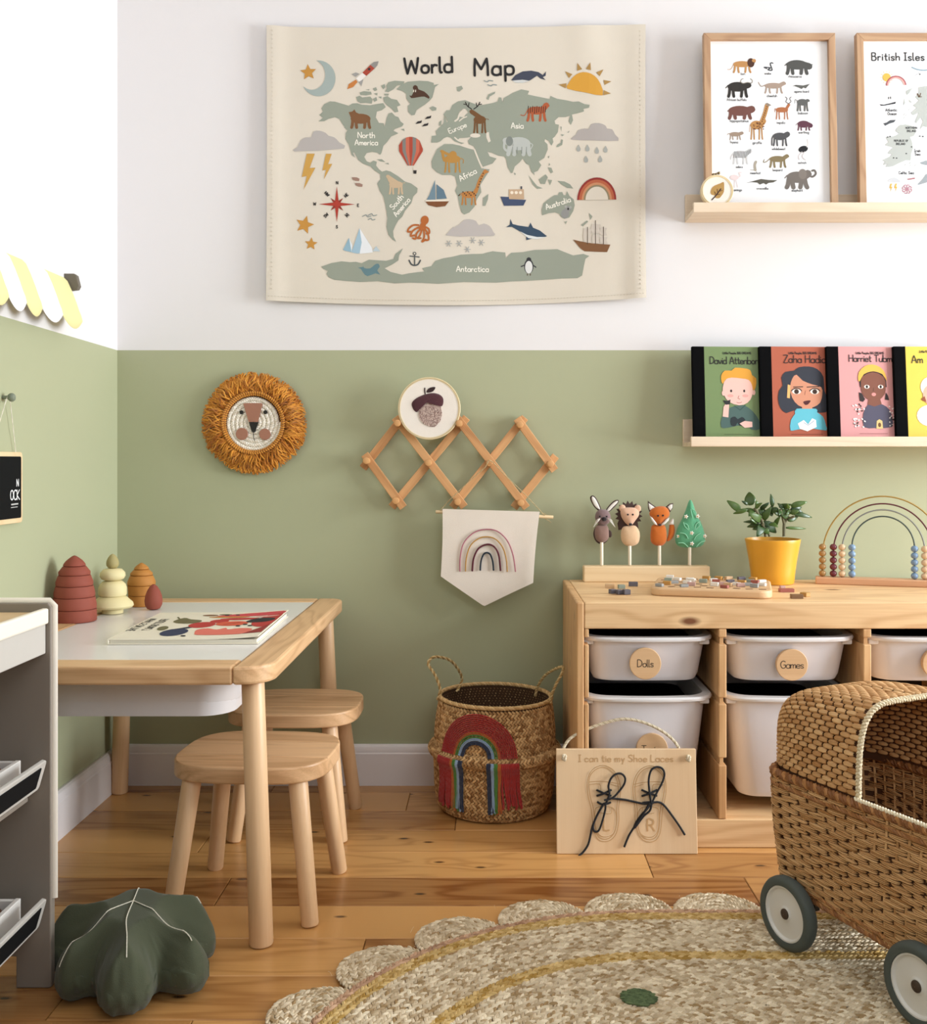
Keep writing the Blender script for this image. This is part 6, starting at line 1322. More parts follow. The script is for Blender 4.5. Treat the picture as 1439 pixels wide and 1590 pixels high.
# ---------------------------------------------------------------- seagrass belly basket
BX, BD = 0.008, 2.498; bk_ = thing('rainbow_basket', 'seagrass belly basket with a yarn rainbow, on the floor beside the cabinet', 'basket', (BX, BD-DW, 0), (0, math.radians(1.0), 0))
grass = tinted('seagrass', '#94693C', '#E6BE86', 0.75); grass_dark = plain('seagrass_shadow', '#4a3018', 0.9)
prof = [(0.100, 0.003), (0.122, 0.004), (0.131, 0.012), (0.137, 0.030), (0.141, 0.060), (0.1425, 0.095), (0.1445, 0.118), (0.149, 0.129), (0.1555, 0.136), (0.1575, 0.143), (0.1545, 0.150), (0.1475, 0.155), (0.1435, 0.160), (0.1425, 0.185), (0.140, 0.215), (0.1365, 0.240), (0.133, 0.262)]
pf = smooth([(r, 0, z) for r, z in prof], 6); PR = np.array([(p[0], p[2]) for p in pf]); dl = np.r_[0, np.cumsum(np.linalg.norm(np.diff(PR, axis=0), axis=1))]
def prof_at(s):
    r, z = np.interp(s, dl, PR[:, 0]), np.interp(s, dl, PR[:, 1]); e = 0.002
    dr, dz = np.interp(s+e, dl, PR[:, 0])-np.interp(s-e, dl, PR[:, 0]), np.interp(s+e, dl, PR[:, 1])-np.interp(s-e, dl, PR[:, 1]); d = math.hypot(dr, dz)
    return r, z, dr/d, dz/d
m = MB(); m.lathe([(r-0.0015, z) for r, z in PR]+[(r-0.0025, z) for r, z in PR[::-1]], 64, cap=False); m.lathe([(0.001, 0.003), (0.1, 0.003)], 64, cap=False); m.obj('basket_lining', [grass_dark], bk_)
m = MB(); s = 0.012; row = 0; C, T, N = [], [], []
while s < dl[-1]-0.004:
    r, z, dr, dz = prof_at(s); k = int(2*math.pi*r/0.0088)
    for i in range(k):
        a_ = 2*math.pi*(i+0.5*(row % 2))/k; tg = np.array([-math.sin(a_), math.cos(a_), 0]); up = np.array([dr*math.cos(a_), dr*math.sin(a_), dz]); no = np.array([dz*math.cos(a_), dz*math.sin(a_), -dr])
        sl = 0.72 if row % 2 else -0.72
        C.append((r*math.cos(a_), r*math.sin(a_), z)); T.append(tg*math.cos(sl)+up*math.sin(sl)); N.append(no)
    s += 0.0066; row += 1
m.kernels(C, T, N, 0.0128, 0.0064, 0.0062, rng.random(len(C))); m.obj('woven_body', [grass], bk_, tints=True, stuff=True)
m = MB(); ring = [(0.1335*math.cos(t_), 0.1335*math.sin(t_), 0.2655) for t_ in np.linspace(0, 2*math.pi, 90)[:-1]]
m.rope(ring, 0.0052, 3, 0.022, closed=True, n=6, step=0.004); m.obj('rim', [tinted('seagrass_rim', '#B08650', '#DDBB86', 0.75)], bk_, tints=True)
rope_m = tinted('seagrass_handle', '#A88650', '#D8BE8A', 0.75); bo = Vector(bk_.location)
for P in ([(676,1088,2.47),(680,1072,2.47),(672,1050,2.48),(661,1033,2.5),(667,1023,2.51),(680,1022,2.53),(697,1028,2.55),(710,1044,2.57),(714,1056,2.58),(711,1066,2.58),(706,1075,2.575)], [(828,1080,2.56),(832,1064,2.56),(842,1048,2.54),(858,1037,2.51),(870,1034,2.47),(868,1045,2.45),(860,1060,2.44),(853,1078,2.44),(851,1090,2.44)]):
    m = MB(); m.rope([W(*p)-bo for p in smooth(P, 5)], 0.0038, 2, 0.016, n=6, step=0.003); m.obj('handle', [rope_m], bk_, tints=True)
sfz = np.interp
def on_basket(u, z, lift):
    'u metres along the surface from the front centre, z height'
    s_ = float(np.interp(z, PR[:, 1], dl)); r = float(np.interp(z, PR[:, 1], PR[:, 0])); a_ = u/0.143-math.pi/2; r += lift
    return (r*math.cos(a_), r*math.sin(a_), z)
U0 = -0.043; Z0 = 0.150
yarns = [('red', '#B01A12', 0.0905, 0.0565, 9), ('orange', '#C2641C', 0.0535, 0.0505, 2), ('green', '#4E8A2E', 0.0475, 0.0430, 2), ('light_blue', '#9DB8D6', 0.0400, 0.0370, 2), ('navy', '#1B2A47', 0.0335, 0.0285, 3)]
for nm, hx_, r0, r1, k in yarns:
    mt = plain('yarn_'+nm, hx_, 0.95, var=0.12, scale=200, bump=0.6, bscale=1200, sheen=0.4); m = MB(); gp = (r0-r1)/max(1, k-1)
    for j in range(k):
        r_ = r0-gp*j; P = [on_basket(U0+r_*math.cos(t_), Z0+0.006+r_*1.05*math.sin(t_), 0.0050+0.0015*(t_ < 0.2 or t_ > 2.9)) for t_ in np.linspace(0.0, math.pi, 40)]
        m.rope(P, 0.0021 if k > 2 else 0.0017, 2, 0.010, n=5, step=0.003)
    m.obj('rainbow_band', [mt], bk_)['label'] = nm.replace('_', ' ')+' yarn arch'
    rr = random.Random(3)
    for sg in (-1, 1):
        m = MB()
        for j in range(k+1):
            r_ = r0-gp*j*k/(k+1) if k > 1 else r0; u0 = U0+sg*r_; u1 = U0+sg*(r_*1.08+(0.006 if nm == 'red' else 0.0)); sw = rr.uniform(-.004, .004)
            zb = 0.026+rr.uniform(0, .012)+(0.012 if sg > 0 and nm == 'red' else 0)
            P = [on_basket(u0, 0.147, 0.0035), on_basket(u0, 0.138, 0.0065), on_basket(u0*.7+u1*.3, 0.118, 0.0095), on_basket((u0+u1)/2+sw*.5, 0.085, 0.0075), on_basket(u1+sw, 0.050, 0.0070), on_basket(u1+sw*1.6, zb, 0.0078)]
            m.rope(smooth(P, 5), 0.0030, 3, 0.012, n=5, step=0.003)
        m.obj('tassel', [mt], bk_)['label'] = nm.replace('_', ' ')+' yarn tassels below the fold'

# ---------------------------------------------------------------- shoe lace board
LB = Vector(((973.7-VX)*2.192/F, 2.192-DW, 0.0006)); sb = thing('shoe_lace_board', 'birch board for tying shoe laces, leaning on the cabinet front', 'learning board', LB, (math.radians(-5.6), 0, 0))
m = MB(); m.bx(-0.1485, 0.1485, 0, 0.010, 0, 0.2165, 0.0012); m.obj('board', [ply], sb)
SBF = lambda x, y, l: Vector(((x-973.7)/(F/2.192)*(1+0.0042*(1326-y)/163*0), -0.0002-l, (1326-y)*0.2165/163.0))
a = Art().crop(840, 1080, 5.139); GRV, GRV_LIT = '#C49C6C', '#EBD3B0'
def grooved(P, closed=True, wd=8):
    a.stroke([(x-5, y-4) for x, y in P], wd, GRV_LIT, 1, 3, closed); a.stroke(P, wd, GRV, 2, 3, closed)  # flat strokes; the shifted pale copy paints each groove's lit edge
LO = [(385,640),(430,580),(500,557),(570,585),(615,645),(638,730),(632,830),(622,900),(622,1000),(602,1095),(562,1148),(510,1165),(458,1150),(425,1095),(412,1010),(402,910),(378,810),(370,720)]
LI = [(392,650),(435,595),(500,572),(560,598),(602,655),(620,735),(614,830),(605,905),(605,1000),(588,1085),(552,1132),(510,1146),(468,1133),(438,1085),(428,1005),(420,905),(395,805),(386,722)]
HEEL = [(432,925),(450,893),(500,886),(565,892),(598,935),(602,1020),(580,1100),(520,1128),(465,1112),(436,1050)]
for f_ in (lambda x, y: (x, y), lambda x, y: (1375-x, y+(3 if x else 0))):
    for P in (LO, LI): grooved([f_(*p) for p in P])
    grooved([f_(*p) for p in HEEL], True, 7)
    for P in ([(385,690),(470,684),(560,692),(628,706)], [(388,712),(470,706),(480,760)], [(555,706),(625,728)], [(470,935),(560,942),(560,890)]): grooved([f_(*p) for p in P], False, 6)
a.text('L', 522, 1075, 84, GRV, 2, 13); a.text('R', 878, 1080, 90, GRV, 2, 13); a.text('I can tie my Shoe Laces', 685, 528, 54, GRV, 2, 7, sp=1.9)
a.build('engraving', SBF, sb)
lace = plain('black_lace', '#17181c', 0.85, bump=0.4, bscale=1500)
def lc(P, off, r=0.0021): return [SBF(840+x/5.139, 1080+y/5.139, o) for (x, y), o in zip(smooth(P, 5), np.interp(np.linspace(0, 1, len(smooth(P, 5))), np.linspace(0, 1, len(off)), off))]
lets = [([(445,752),(505,778),(562,800)], [.0022,.004,.0022]), ([(447,800),(505,778),(565,752)], [.0022,.006,.0022]), ([(450,848),(500,868),(560,852)], [.0022,.005,.0022]), ([(520,860),(548,780),(540,720),(560,660),(600,625),(645,622),(675,655),(668,705),(625,765),(570,815),(505,832)], [.005,.007,.004,.003,.006]),
        ([(505,855),(455,940),(418,1030),(425,1080),(460,1075),(490,1000),(515,900),(512,850)], [.006,.003,.003,.003,.006]), ([(500,860),(450,950),(412,1040),(395,1110),(375,1185),(335,1245),(290,1280),(256,1306)], [.005,.003,.0028,.003,.012]), ([(540,815),(600,822),(680,832),(760,850),(830,862),(880,850)], [.006,.0035,.0025,.003,.006]),
        ([(806,752),(868,778),(930,800)], [.0022,.004,.0022]), ([(808,802),(870,778),(932,752)], [.0022,.006,.0022]), ([(812,855),(870,848),(925,852)], [.0022,.005,.0022]), ([(880,850),(868,760),(864,670),(885,595),(930,568),(975,582),(992,630),(970,700),(930,770),(890,845),(870,870)], [.006,.005,.003,.003,.006]),
        ([(880,850),(850,900),(800,955),(755,1020),(742,1058)], [.006,.003,.003]), ([(885,860),(870,915),(820,960),(770,1025),(745,1056)], [.005,.004,.004]), ([(870,850),(830,920),(770,1010),(715,1090),(685,1150),(662,1206)], [.006,.005,.0028,.003]), ([(885,855),(935,848),(985,875),(1050,960),(1105,1040),(1147,1110)], [.006,.003,.003,.003])]
for P, off in lets:
    m = MB(); m.tube(lc(P, off), 0.0022, 8); m.obj('lace', [lace], sb)
cordm = tinted('jute_cord', '#B7A88A', '#E2D6BC', 0.9)
m = MB(); P = [(188,470),(192,420),(250,345),(390,272),(560,215),(680,194),(810,212),(950,268),(1060,345),(1118,420),(1130,470)]
Q = [SBF(840+x/5.139, 1080+y/5.139, -0.0128-0.004*math.sin(math.pi*i/10)) for i, (x, y) in enumerate(P)]; m.rope(smooth(Q, 4), 0.0034, 3, 0.012, n=6, step=0.002); m.obj('rope_handle', [cordm], sb, tints=True)
for x, y in ((188, 492), (1185, 498)):
    m = MB(); c = SBF(840+x/5.139, 1080+y/5.139, 0.0045)
    m.rope([c+Vector((0.0035*math.cos(t_)+0.001*math.sin(3*t_), 0.002*math.sin(2*t_), 0.0055*math.sin(t_))) for t_ in np.linspace(0, 2*math.pi*1.9, 30)], 0.0026, 2, 0.008, n=6, step=0.0015); m.obj('knot', [cordm], sb, tints=True)

# ---------------------------------------------------------------- leaf cushion
LC = Vector((-0.572, 1.655-DW, 0)); cu = thing('leaf_cushion', 'dark green leaf shaped cushion with white veins, on the floor', 'cushion', LC)
cg = plain('green_cushion_cloth', '#464B35', 0.9, var=0.10, scale=14, bump=0.35, bscale=900, sheen=0.15)
LOB = [(165, .148, .34), (222, .116, .30), (285, .132, .44), (338, .142, .30), (33, .134, .36), (97, .106, .85)]
def rad(t):
    return 0.080+sum((L-0.080)*math.exp(-(abs((t-math.radians(a_)+math.pi) % (2*math.pi)-math.pi)/sg)**3.6) for a_, L, sg in LOB)
BND = np.array([(rad(q)*math.cos(q), rad(q)*math.sin(q)) for q in np.linspace(0, 2*math.pi, 361)[:-1]])
def ctop(t, s):
    'top and bottom height of the stuffing, swelling with the distance from the seam'
    r = rad(t); x, y = r*s*math.cos(t), r*s*math.sin(t); d = float(np.min(np.hypot(BND[:, 0]-x, BND[:, 1]-y))); e = min(1.0, d/0.047)
    th = 0.047*math.sqrt(max(0.0, 1-(1-e)**2.2)); mid = 0.036+0.034*e+0.13*(y+0.005)*min(1, e*1.6)*(1-s**6)
    wr = (0.0022*math.sin(t*29+s*7)+0.0014*math.sin(t*53-s*11))*max(0, 1-d/0.030)*min(1, d/0.004)
    return max(mid+th+wr, 0.004), max(0.0015, min(mid-th-wr, 0.034))
V = []; f = []; NT, NS = 200, 26
for side in (0, 1):
    for k in range(1, NS+1):
        s = math.sin(math.pi/2*k/NS)
        for i in range(NT):
            t_ = 2*math.pi*i/NT; z = ctop(t_, s)[side]; r = rad(t_)*s; V.append((r*math.cos(t_), r*math.sin(t_), z))
o1 = NS*NT; V += [(0, 0, ctop(0, 0)[0]), (0, 0, ctop(0, 0)[1])]; c0, c1_ = 2*o1, 2*o1+1
for i in range(NT):
    j = (i+1) % NT; f.append((c0, i, j)); f.append((c1_, o1+j, o1+i))
    for k in range(NS-1):
        f.append((k*NT+i, (k+1)*NT+i, (k+1)*NT+j, k*NT+j)); f.append((o1+k*NT+i, o1+k*NT+j, o1+(k+1)*NT+j, o1+(k+1)*NT+i))
    f.append(((NS-1)*NT+i, o1+(NS-1)*NT+i, o1+(NS-1)*NT+j, (NS-1)*NT+j))
m = MB(); m.add(V, f); m.obj('cushion_cover', [cg], cu, sharp=0)
def on_c(x, y, l=0.0012):
    t_ = math.atan2(y, x); r = math.hypot(x, y); s = min(0.999, r/rad(t_)); return (x, y, ctop(t_, s)[0]+l)
pol = lambda deg, r: (r*math.cos(math.radians(deg)), r*math.sin(math.radians(deg)))
piping = plain('white_piping', '#E6E0CC', 0.8)
H_ = pol(97, 0.020)
for P in ([pol(97, .105), pol(97, .06), H_, (0.004, -0.03), pol(285, .075), pol(286, .108)], [H_, pol(195, .035), pol(217, .075), pol(223, .112)], [H_, pol(-5, .035), pol(342, .078), pol(336, .122)], [pol(97, .085), pol(130, .092), pol(155, .105), pol(164, .128)], [pol(97, .085), pol(66, .088), pol(45, .098), pol(36, .115)]):
    Q = [on_c(*p) for p in smooth(P, 8)]; m = MB(); m.rope(Q, 0.0010, 2, 0.006, n=5, step=0.002); m.obj('vein_piping', [piping], cu)

# ---------------------------------------------------------------- braided jute rug
RC, RR, RX2 = (0.285, 1.312), 0.587, 0.80
rg = thing('jute_rug', 'braided jute rug with a scalloped edge, under the wicker pram', 'rug', (RC[0], RC[1]-DW, 0))
jute = tinted('jute', '#AA8F68', '#F6E8CC', 1.0, spec=0.05); jute_y = tinted('jute_yellow', '#B08C4A', '#E4C88E', 1.0, spec=0.05); jute_p = tinted('jute_pink', '#AA8468', '#DDB898', 1.0, spec=0.05); under = plain('jute_backing', '#6E5F4A', 0.95)
SL = RX2-RC[0]
def stadium(off, step, jit=0.0):
    'points and directions round the rug at a distance off inside its edge'
    r = RR-off; per = 2*SL+2*math.pi*r; n_ = int(per/step); out = []
    for i in range(n_):
        s = (i+jit)*per/n_
        if s < SL: p, d = (SL-s, r), (-1, 0)
        elif s < SL+math.pi*r: t_ = math.pi/2+(s-SL)/r; p, d = (r*math.cos(t_), r*math.sin(t_)), (-math.sin(t_), math.cos(t_))
        elif s < 2*SL+math.pi*r: q = s-SL-math.pi*r; p, d = (q, -r), (1, 0)
        else: t_ = -math.pi/2+(s-2*SL-math.pi*r)/r; p, d = (SL+r*math.cos(t_), r*math.sin(t_)), (-math.sin(t_), math.cos(t_))
        out.append((p, d))
    return out
m = MB(); ol = [p for p, d in stadium(0.004, 0.03)]
slab(m, ol, 0.0008, 0.0075, 0.001); m.obj('backing', [under], rg)
mats3 = [jute, jute_y, jute_p]; m = MB(); per0 = 2*SL+2*math.pi*RR
rows = 36
for i in range(rows):
    off = 0.0065+0.0135*i; mt = 2 if i in (0,) else 1 if i in (1, 2, 12, 13) else 0
    C, T, N = [], [], []
    for half in (-1, 1):
        for (p, d) in stadium(off+half*0.0032, 0.0082, 0.5*(half > 0)+rng.uniform(0, 1)*0):
            if p[1] < 0.03: continue
            nx, ny = d[1], -d[0]; sl = 0.55*half
            C.append((p[0]+rng.normal(0, .0004), p[1]+rng.normal(0, .0004), 0.0082+rng.normal(0, .0005))); T.append((d[0]*math.cos(sl)+nx*math.sin(sl), d[1]*math.cos(sl)+ny*math.sin(sl), rng.normal(0, .10))); N.append((0, 0, 1))
    m.kernels(C, T, N, 0.0138+rng.normal(0, .0008, len(C)), 0.0066+rng.normal(0, .0005, len(C)), 0.0085, np.clip(rng.normal(.5, .33, len(C)), 0, 1), mt, n=5)
m.obj('braid_rows', mats3, rg, tints=True, stuff=True)
# scallops: half rounds of curved braid along the edge
step = 0.163; n_sc = int(per0/step); s0 = (RX2-0.252) 
for q in range(-2, n_sc-2):
    s = (s0+step*q) % per0; st_ = stadium(0.0, per0/2000.0); p, d = st_[int(s/per0*len(st_)) % len(st_)]
    if p[1] < 0.05: continue
    nx, ny = d[1], -d[0]; ox, oy = p[0]-nx*0.004, p[1]-ny*0.004
    lob = thing('scallop', 'x', 'x'); del lob['label']; del lob['category']; lob.parent = rg
    Rl = 0.080
    m = MB(); P = [(ox, oy)]
    for k in range(25):
        t_ = -math.pi/2+math.pi*k/24; P.append((ox+(Rl-0.004)*(nx*math.cos(t_)+d[0]*math.sin(t_)), oy+(Rl-0.004)*(ny*math.cos(t_)+d[1]*math.sin(t_))))
    slab(m, P, 0.0008, 0.0065, 0.0005); m.obj('scallop_backing', [under], lob)
    m = MB(); C, T, N = [], [], []
    for i in range(6):
        for half in (-1, 1):
            r = Rl-0.006-0.0130*i+half*0.0031
            if r < 0.004: continue
            k = max(2, int(math.pi*r/0.0082))
            for j in range(k):
                t_ = -math.pi/2+math.pi*(j+0.5)/k; dx, dy = nx*math.cos(t_)+d[0]*math.sin(t_), ny*math.cos(t_)+d[1]*math.sin(t_); tx, ty = -nx*math.sin(t_)+d[0]*math.cos(t_), -ny*math.sin(t_)+d[1]*math.cos(t_); sl = 0.55*half
                C.append((ox+r*dx+rng.normal(0, .0004), oy+r*dy+rng.normal(0, .0004), 0.0072+rng.normal(0, .0005))); T.append((tx*math.cos(sl)+dx*math.sin(sl), ty*math.cos(sl)+dy*math.sin(sl), rng.normal(0, .1))); N.append((0, 0, 1))
    m.kernels(C, T, N, 0.0138, 0.0066, 0.0085, np.clip(rng.normal(.5, .25, len(C)), 0, 1), n=5); m.obj('scallop_braid', [jute], lob, tints=True, stuff=True)
# fuzz: single fibres standing off the braid
m = MB()
for i in range(420):
    p, d = random.choice(stadium(rng.uniform(-0.07, 0.45), 0.2, rng.random()))
    if p[1] < 0.1: continue
    a_ = rng.uniform(0, 6.28); L = rng.uniform(.006, .016); m.tube([(p[0], p[1], 0.010), (p[0]+L*.5*math.cos(a_), p[1]+L*.5*math.sin(a_), 0.0145), (p[0]+L*math.cos(a_), p[1]+L*math.sin(a_), 0.0135+rng.uniform(0, .006))], 0.00016, 3, tint=0.9)
m.obj('loose_fibres', [jute], rg, tints=True, stuff=True)
# the green spot worked into the rug
C, T, N = [], [], []
gx, gy = 0.2262-RC[0], 1.583-RC[1]
for i in range(260):
    r, t_ = 0.0255*math.sqrt(rng.random()), rng.uniform(0, 6.28); C.append((gx+r*math.cos(t_)*0.95, gy+r*math.sin(t_)*0.95, 0.0130)); a_ = rng.uniform(-.5, .5); T.append((math.cos(a_), math.sin(a_), 0)); N.append((0, 0, 1))
m = MB(); m.kernels(C, T, N, 0.0125, 0.005, 0.0035, rng.random(len(C)), n=5); o = m.obj('green_spot', [tinted('jute_green', '#3F4F34', '#62724C', 0.9)], rg, tints=True, stuff=True); o['label'] = 'small dark green spot worked into the jute'

# ---------------------------------------------------------------- wicker doll's pram
GZ = 0.0125; PX, PDp, th_ = 0.493, 1.800, math.radians(27)
pr_ = thing('wicker_pram', 'wicker doll\'s pram with a woven hood and grey tyres, on the jute rug', 'doll pram', (PX, PDp-DW, GZ), math.atan2(-math.cos(th_), math.sin(th_)))
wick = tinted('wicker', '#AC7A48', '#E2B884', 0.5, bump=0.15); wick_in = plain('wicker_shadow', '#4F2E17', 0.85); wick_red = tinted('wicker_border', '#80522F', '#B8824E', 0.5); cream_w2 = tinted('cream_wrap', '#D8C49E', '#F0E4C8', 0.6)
LB_, WB_ = 0.375, 0.205; ZR = 0.291-GZ
def body(s, t):
    'point on the basket wall: s round the plan, t from floor of the basket (0) to rim (1)'
    x0, x1 = 0.0-0.020*t, LB_+0.022*t; y0, y1 = 0.0-0.010*t, WB_+0.018*t; zb = 0.097-GZ+0.012; r = 0.035+0.010*t
    w_, h_ = x1-x0, y1-y0; segs = [w_-2*r, math.pi*r/2, h_-2*r, math.pi*r/2]*2; per = sum(segs); q = (s % 1.0)*per
    cx = [x0+r, x1-r, x1-r, x0+r]; cy = [y0+r, y0+r, y1-r, y1-r]
    pts = None
    for i, L in enumerate(segs):
        if q <= L or i == 7:
            if i == 0: p, n_ = (x0+r+q, y0), (0, -1)
            elif i == 2: p, n_ = (x1, y0+r+q), (1, 0)
            elif i == 4: p, n_ = (x1-r-q, y1), (0, 1)
            elif i == 6: p, n_ = (x0, y1-r-q), (-1, 0)
            else:
                k = {1: 1, 3: 2, 5: 3, 7: 0}[i]; a_ = {1: -math.pi/2, 3: 0, 5: math.pi/2, 7: math.pi}[i]+q/r; n_ = (math.cos(a_), math.sin(a_)); p = (cx[k]+r*n_[0], cy[k]+r*n_[1])
            break
        q -= L
    zlow = zb-0.060*p[0]; z = zlow+(ZR-zlow)*t
    b_ = 0.004*math.sin(math.pi*t)
    return np.array([p[0]+n_[0]*b_, p[1]+n_[1]*b_, z]), np.array([n_[0], n_[1], -0.05]), per
NSg, NTg = 120, 10; V = []; f = []
for j in range(NTg+1):
    for i in range(NSg): p, n_, _ = body(i/NSg, j/NTg); V.append(tuple(p-n_*0.0008))
for j in range(NTg):
    for i in range(NSg): f.append((j*NSg+i, j*NSg+(i+1) % NSg, (j+1)*NSg+(i+1) % NSg, (j+1)*NSg+i))
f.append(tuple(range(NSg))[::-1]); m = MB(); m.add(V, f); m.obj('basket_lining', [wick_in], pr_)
rowsB = 21; C, T, N, L, Wd = [], [], [], [], []
for j in range(rowsB):
    t = (j+0.5)/rowsB; per = body(0, t)[2]; k = int(per/0.041)
    for sub in (-1, 0, 1):
        for i in range(k):
            s = (i+0.5*(j % 2))/k+rng.normal(0, .0006); tt = t+sub*0.31/rowsB+rng.normal(0, .0010); e = 0.002
            p, n_, _ = body(s, tt); q, _, _ = body(s+e, tt); C.append(p+n_*rng.normal(0.0006, .0005)); T.append(q-p+np.array([0, 0, rng.normal(0, .00012)])); N.append(n_); L.append(0.0385+rng.normal(0, .001)); Wd.append(0.0033)
m = MB(); m.kernels(C, T, N, L, Wd, 0.0095, np.clip(rng.normal(.5, .22, len(C)), 0, 1), n=6, ends=(.3, .85)); m.obj('woven_body', [wick], pr_, tints=True, stuff=True)
kst = 2*int(body(0, .5)[2]/0.041); m = MB()
for i in range(kst): m.tube([tuple(body((i+0.5)/kst, t)[0]) for t in (0.0, 0.35, 0.7, 1.0)], 0.0028, 6, tint=rng.random())
m.obj('stakes', [wick], pr_, tints=True, stuff=True)
for nm, t, R_, mt, out in (('rim_braid', 1.0, 0.0085, wick_red, 0.0), ('rim_band', 0.925, 0.0048, wick_red, 0.002), ('foot_band', 0.0, 0.0062, wick_red, 0.001), ('foot_band', 0.055, 0.0040, wick_red, 0.002)):
    P = []
    for i in range(160): p, n_, _ = body(i/160, t); P.append(tuple(p+n_*out+np.array([0, 0, 0.003 if t == 1 else 0])))
    m = MB(); m.rope(P, R_, 3, 0.024, closed=True, n=6, step=0.005); m.obj(nm, [mt], pr_, tints=True)
# hood: a rounded box, open towards the foot end
HX, HL, HH, yc, hw = 0.192, 0.224, 0.150, WB_/2+0.004, WB_/2+0.012
def hood(phi, psi):
    c, s_ = math.cos(phi), math.sin(phi); e2 = 2/4.0; e1 = 2/6.0; cs = abs(c)**e2; sx = abs(s_)**e2
    cy, sz = math.cos(psi), math.sin(psi)
    y = yc-hw*math.copysign(abs(cy)**e1, cy)*cs; z = ZR+HH*abs(sz)**e1*(cs*0.96+0.04)+0.010*abs(sz)*(1-sx); x = HX-HL*sx+0.012*abs(sz)*(1-sx)
    return np.array([x, y, z])
NP, NQ = 24, 44; V = []; f = []
ph = [math.pi/2*0.985*(i/NP) for i in range(NP+1)]
for i in range(NP+1):
    for j in range(NQ+1): V.append(tuple(hood(ph[i], math.pi*j/NQ)))
for i in range(NP):
    for j in range(NQ): a0 = i*(NQ+1)+j; f.append((a0, a0+1, a0+NQ+2, a0+NQ+1))
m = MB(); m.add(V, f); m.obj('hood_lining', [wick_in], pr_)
# strands follow the length of the hood; rows are set out evenly over the front arch
psis = np.linspace(0.0005, math.pi-0.0005, 1200); fr_ = np.array([hood(0.0, q) for q in psis]); ds = np.r_[0, np.cumsum(np.linalg.norm(np.diff(fr_, axis=0), axis=1))]
nr = int(ds[-1]/0.0088); C, T, N, L, Wd, Hh = [], [], [], [], [], []
for r in range(nr):
    psi = float(np.interp((r+0.5)/nr*ds[-1], ds, psis)); phs = np.linspace(0.0, math.pi/2*0.97, 500); ln_ = np.array([hood(q, psi) for q in phs]); dd_ = np.r_[0, np.cumsum(np.linalg.norm(np.diff(ln_, axis=0), axis=1))]
    sp = 0.0225; k = int(dd_[-1]/sp); psn = float(np.interp((r+1.0)/nr*ds[-1], ds, psis)); psp = float(np.interp((r)/nr*ds[-1], ds, psis))
    for i in range(k):
        d_ = (i+0.5*(r % 2)+0.25)*sp
        if d_ > dd_[-1]: continue
        q = float(np.interp(d_, dd_, phs)); p = hood(q, psi); p2 = hood(q+0.004, psi); A2, B2 = hood(q, psp), hood(q, psn); wv = np.linalg.norm(B2-A2)
        if wv < 0.0022: continue
        tg = p2-p
        if np.linalg.norm(tg) < 1e-9: continue
        no = np.cross(tg, B2-A2); no /= max(np.linalg.norm(no), 1e-12); ctr = np.array([HX-HL*0.4, yc, ZR+0.03])
        if no.dot(p-ctr) < 0: no = -no
        C.append(p+no*0.0012); T.append(tg); N.append(no); L.append(0.0200); Wd.append(min(0.0098, wv*1.12)); Hh.append(0.0095)
m = MB(); m.kernels(C, T, N, L, Wd, Hh, np.clip(rng.normal(.5, .2, len(C)), 0, 1), ends=(.4, .9)); m.obj('woven_hood', [wick], pr_, tints=True, stuff=True)
m = MB(); m.rope([tuple(hood(0.0, q)+np.array([0.003, 0, 0])) for q in np.interp(np.linspace(0, ds[-1], 90), ds, psis)], 0.0052, 2, 0.011, n=6, step=0.002, tint=None); m.obj('hood_edging', [cream_w2], pr_, tints=True)
m = MB(); P = []
for i in range(60):
    p, n_, _ = body(0.18+0.30*0+ (0.155+0.30*i/59)*0+0.0, 1.0)
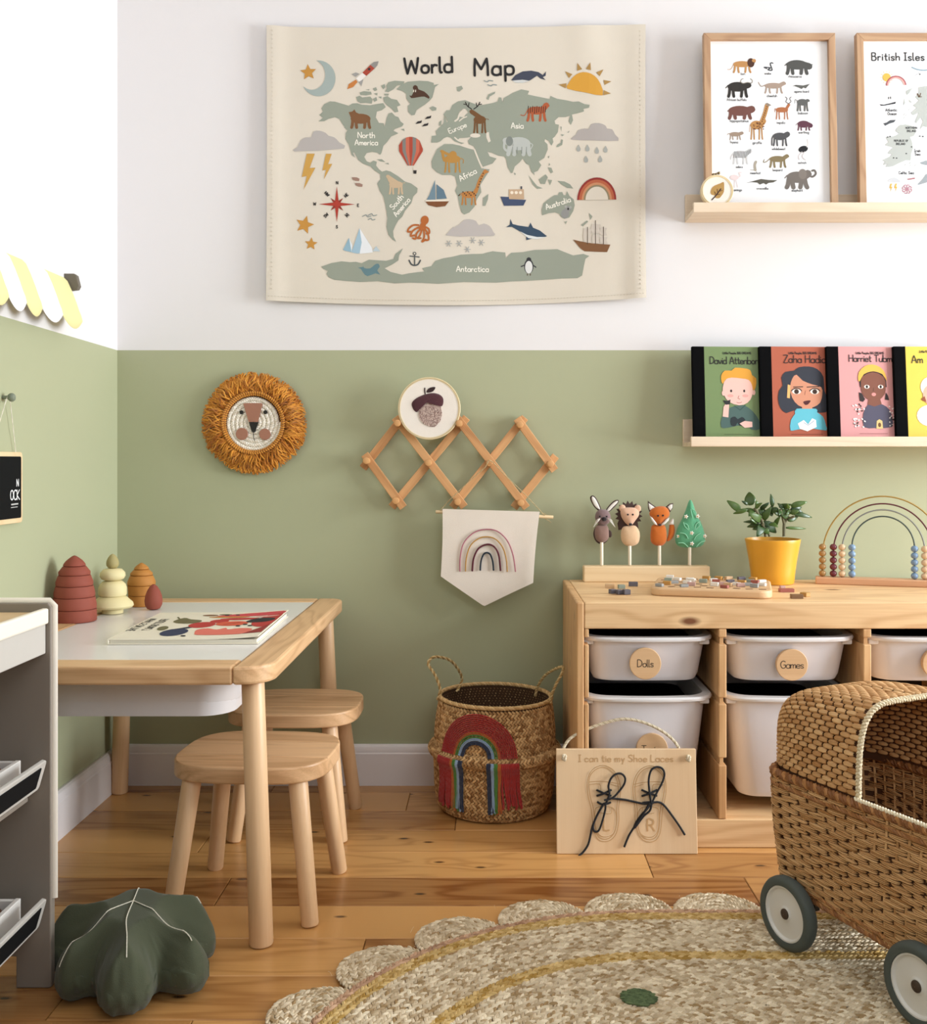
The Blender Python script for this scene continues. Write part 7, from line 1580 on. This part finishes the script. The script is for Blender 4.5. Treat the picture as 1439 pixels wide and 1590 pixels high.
pts = [(x, -0.012, ZR+0.0105) for x in np.linspace(HX, LB_-0.01, 30)]
m.rope(pts, 0.0040, 2, 0.011, n=6, step=0.002); m.obj('rim_wrap', [cream_w2], pr_, tints=True)
tyre = plain('grey_tyre', '#4A514C', 0.75, bump=0.1, bscale=300); rimw = plain('white_wheel', '#D9D6CF', 0.4); hub = plain('dark_hub', '#4b3d31', 0.5, metal=0.4); axle_m = plain('axle_steel', '#3a3634', 0.4, metal=0.7)
for wx in (0.057, 0.325):
    for y, sg in ((-0.024, -1), (WB_+0.024, 1)):
        w_ = thing('wheel', 'x', 'x', (wx, y, 0.0608)); del w_['label']; del w_['category']; w_.parent = pr_
        m = MB(); m.lathe([(0.0455, -0.010), (0.052, -0.0112), (0.0575, -0.0095), (0.0602, -0.005), (0.0608, 0), (0.0602, 0.005), (0.0575, 0.0095), (0.052, 0.0112), (0.0455, 0.010), (0.0455, -0.010)], 56, axis='y', cap=False); m.obj('tyre', [tyre], w_, sharp=60)
        m = MB(); d_ = [(0.0005, 0.007), (0.010, 0.007), (0.0115, 0.0055), (0.014, 0.0045), (0.0395, 0.0045), (0.0415, 0.0065), (0.0425, 0.0085), (0.0450, 0.0085), (0.0458, 0.0065)]
        m.lathe(d_+[(r, -q) for r, q in d_[::-1]], 48, axis='y', cap=False); m.obj('wheel_disc', [rimw], w_, sharp=30)
        m = MB(); m.lathe([(0.0004, 0.0105), (0.005, 0.0105), (0.0085, 0.0085), (0.0088, 0.0068), (0.0088, -0.0068), (0.0085, -0.0085), (0.005, -0.0105), (0.0004, -0.0105)], 24, axis='y', cap=False); m.obj('hub', [hub], w_)
    m = MB(); m.rod((wx, -0.026, 0.0608), (wx, WB_+0.026, 0.0608), 0.0035, n=10); m.obj('axle', [axle_m], pr_)
    for y in (0.03, WB_-0.03):
        m = MB(); m.bx(wx-0.012, wx+0.012, y-0.006, y+0.006, 0.058, 0.088 if wx < .2 else 0.074, 0.001); m.obj('axle_block', [axle_m], pr_)
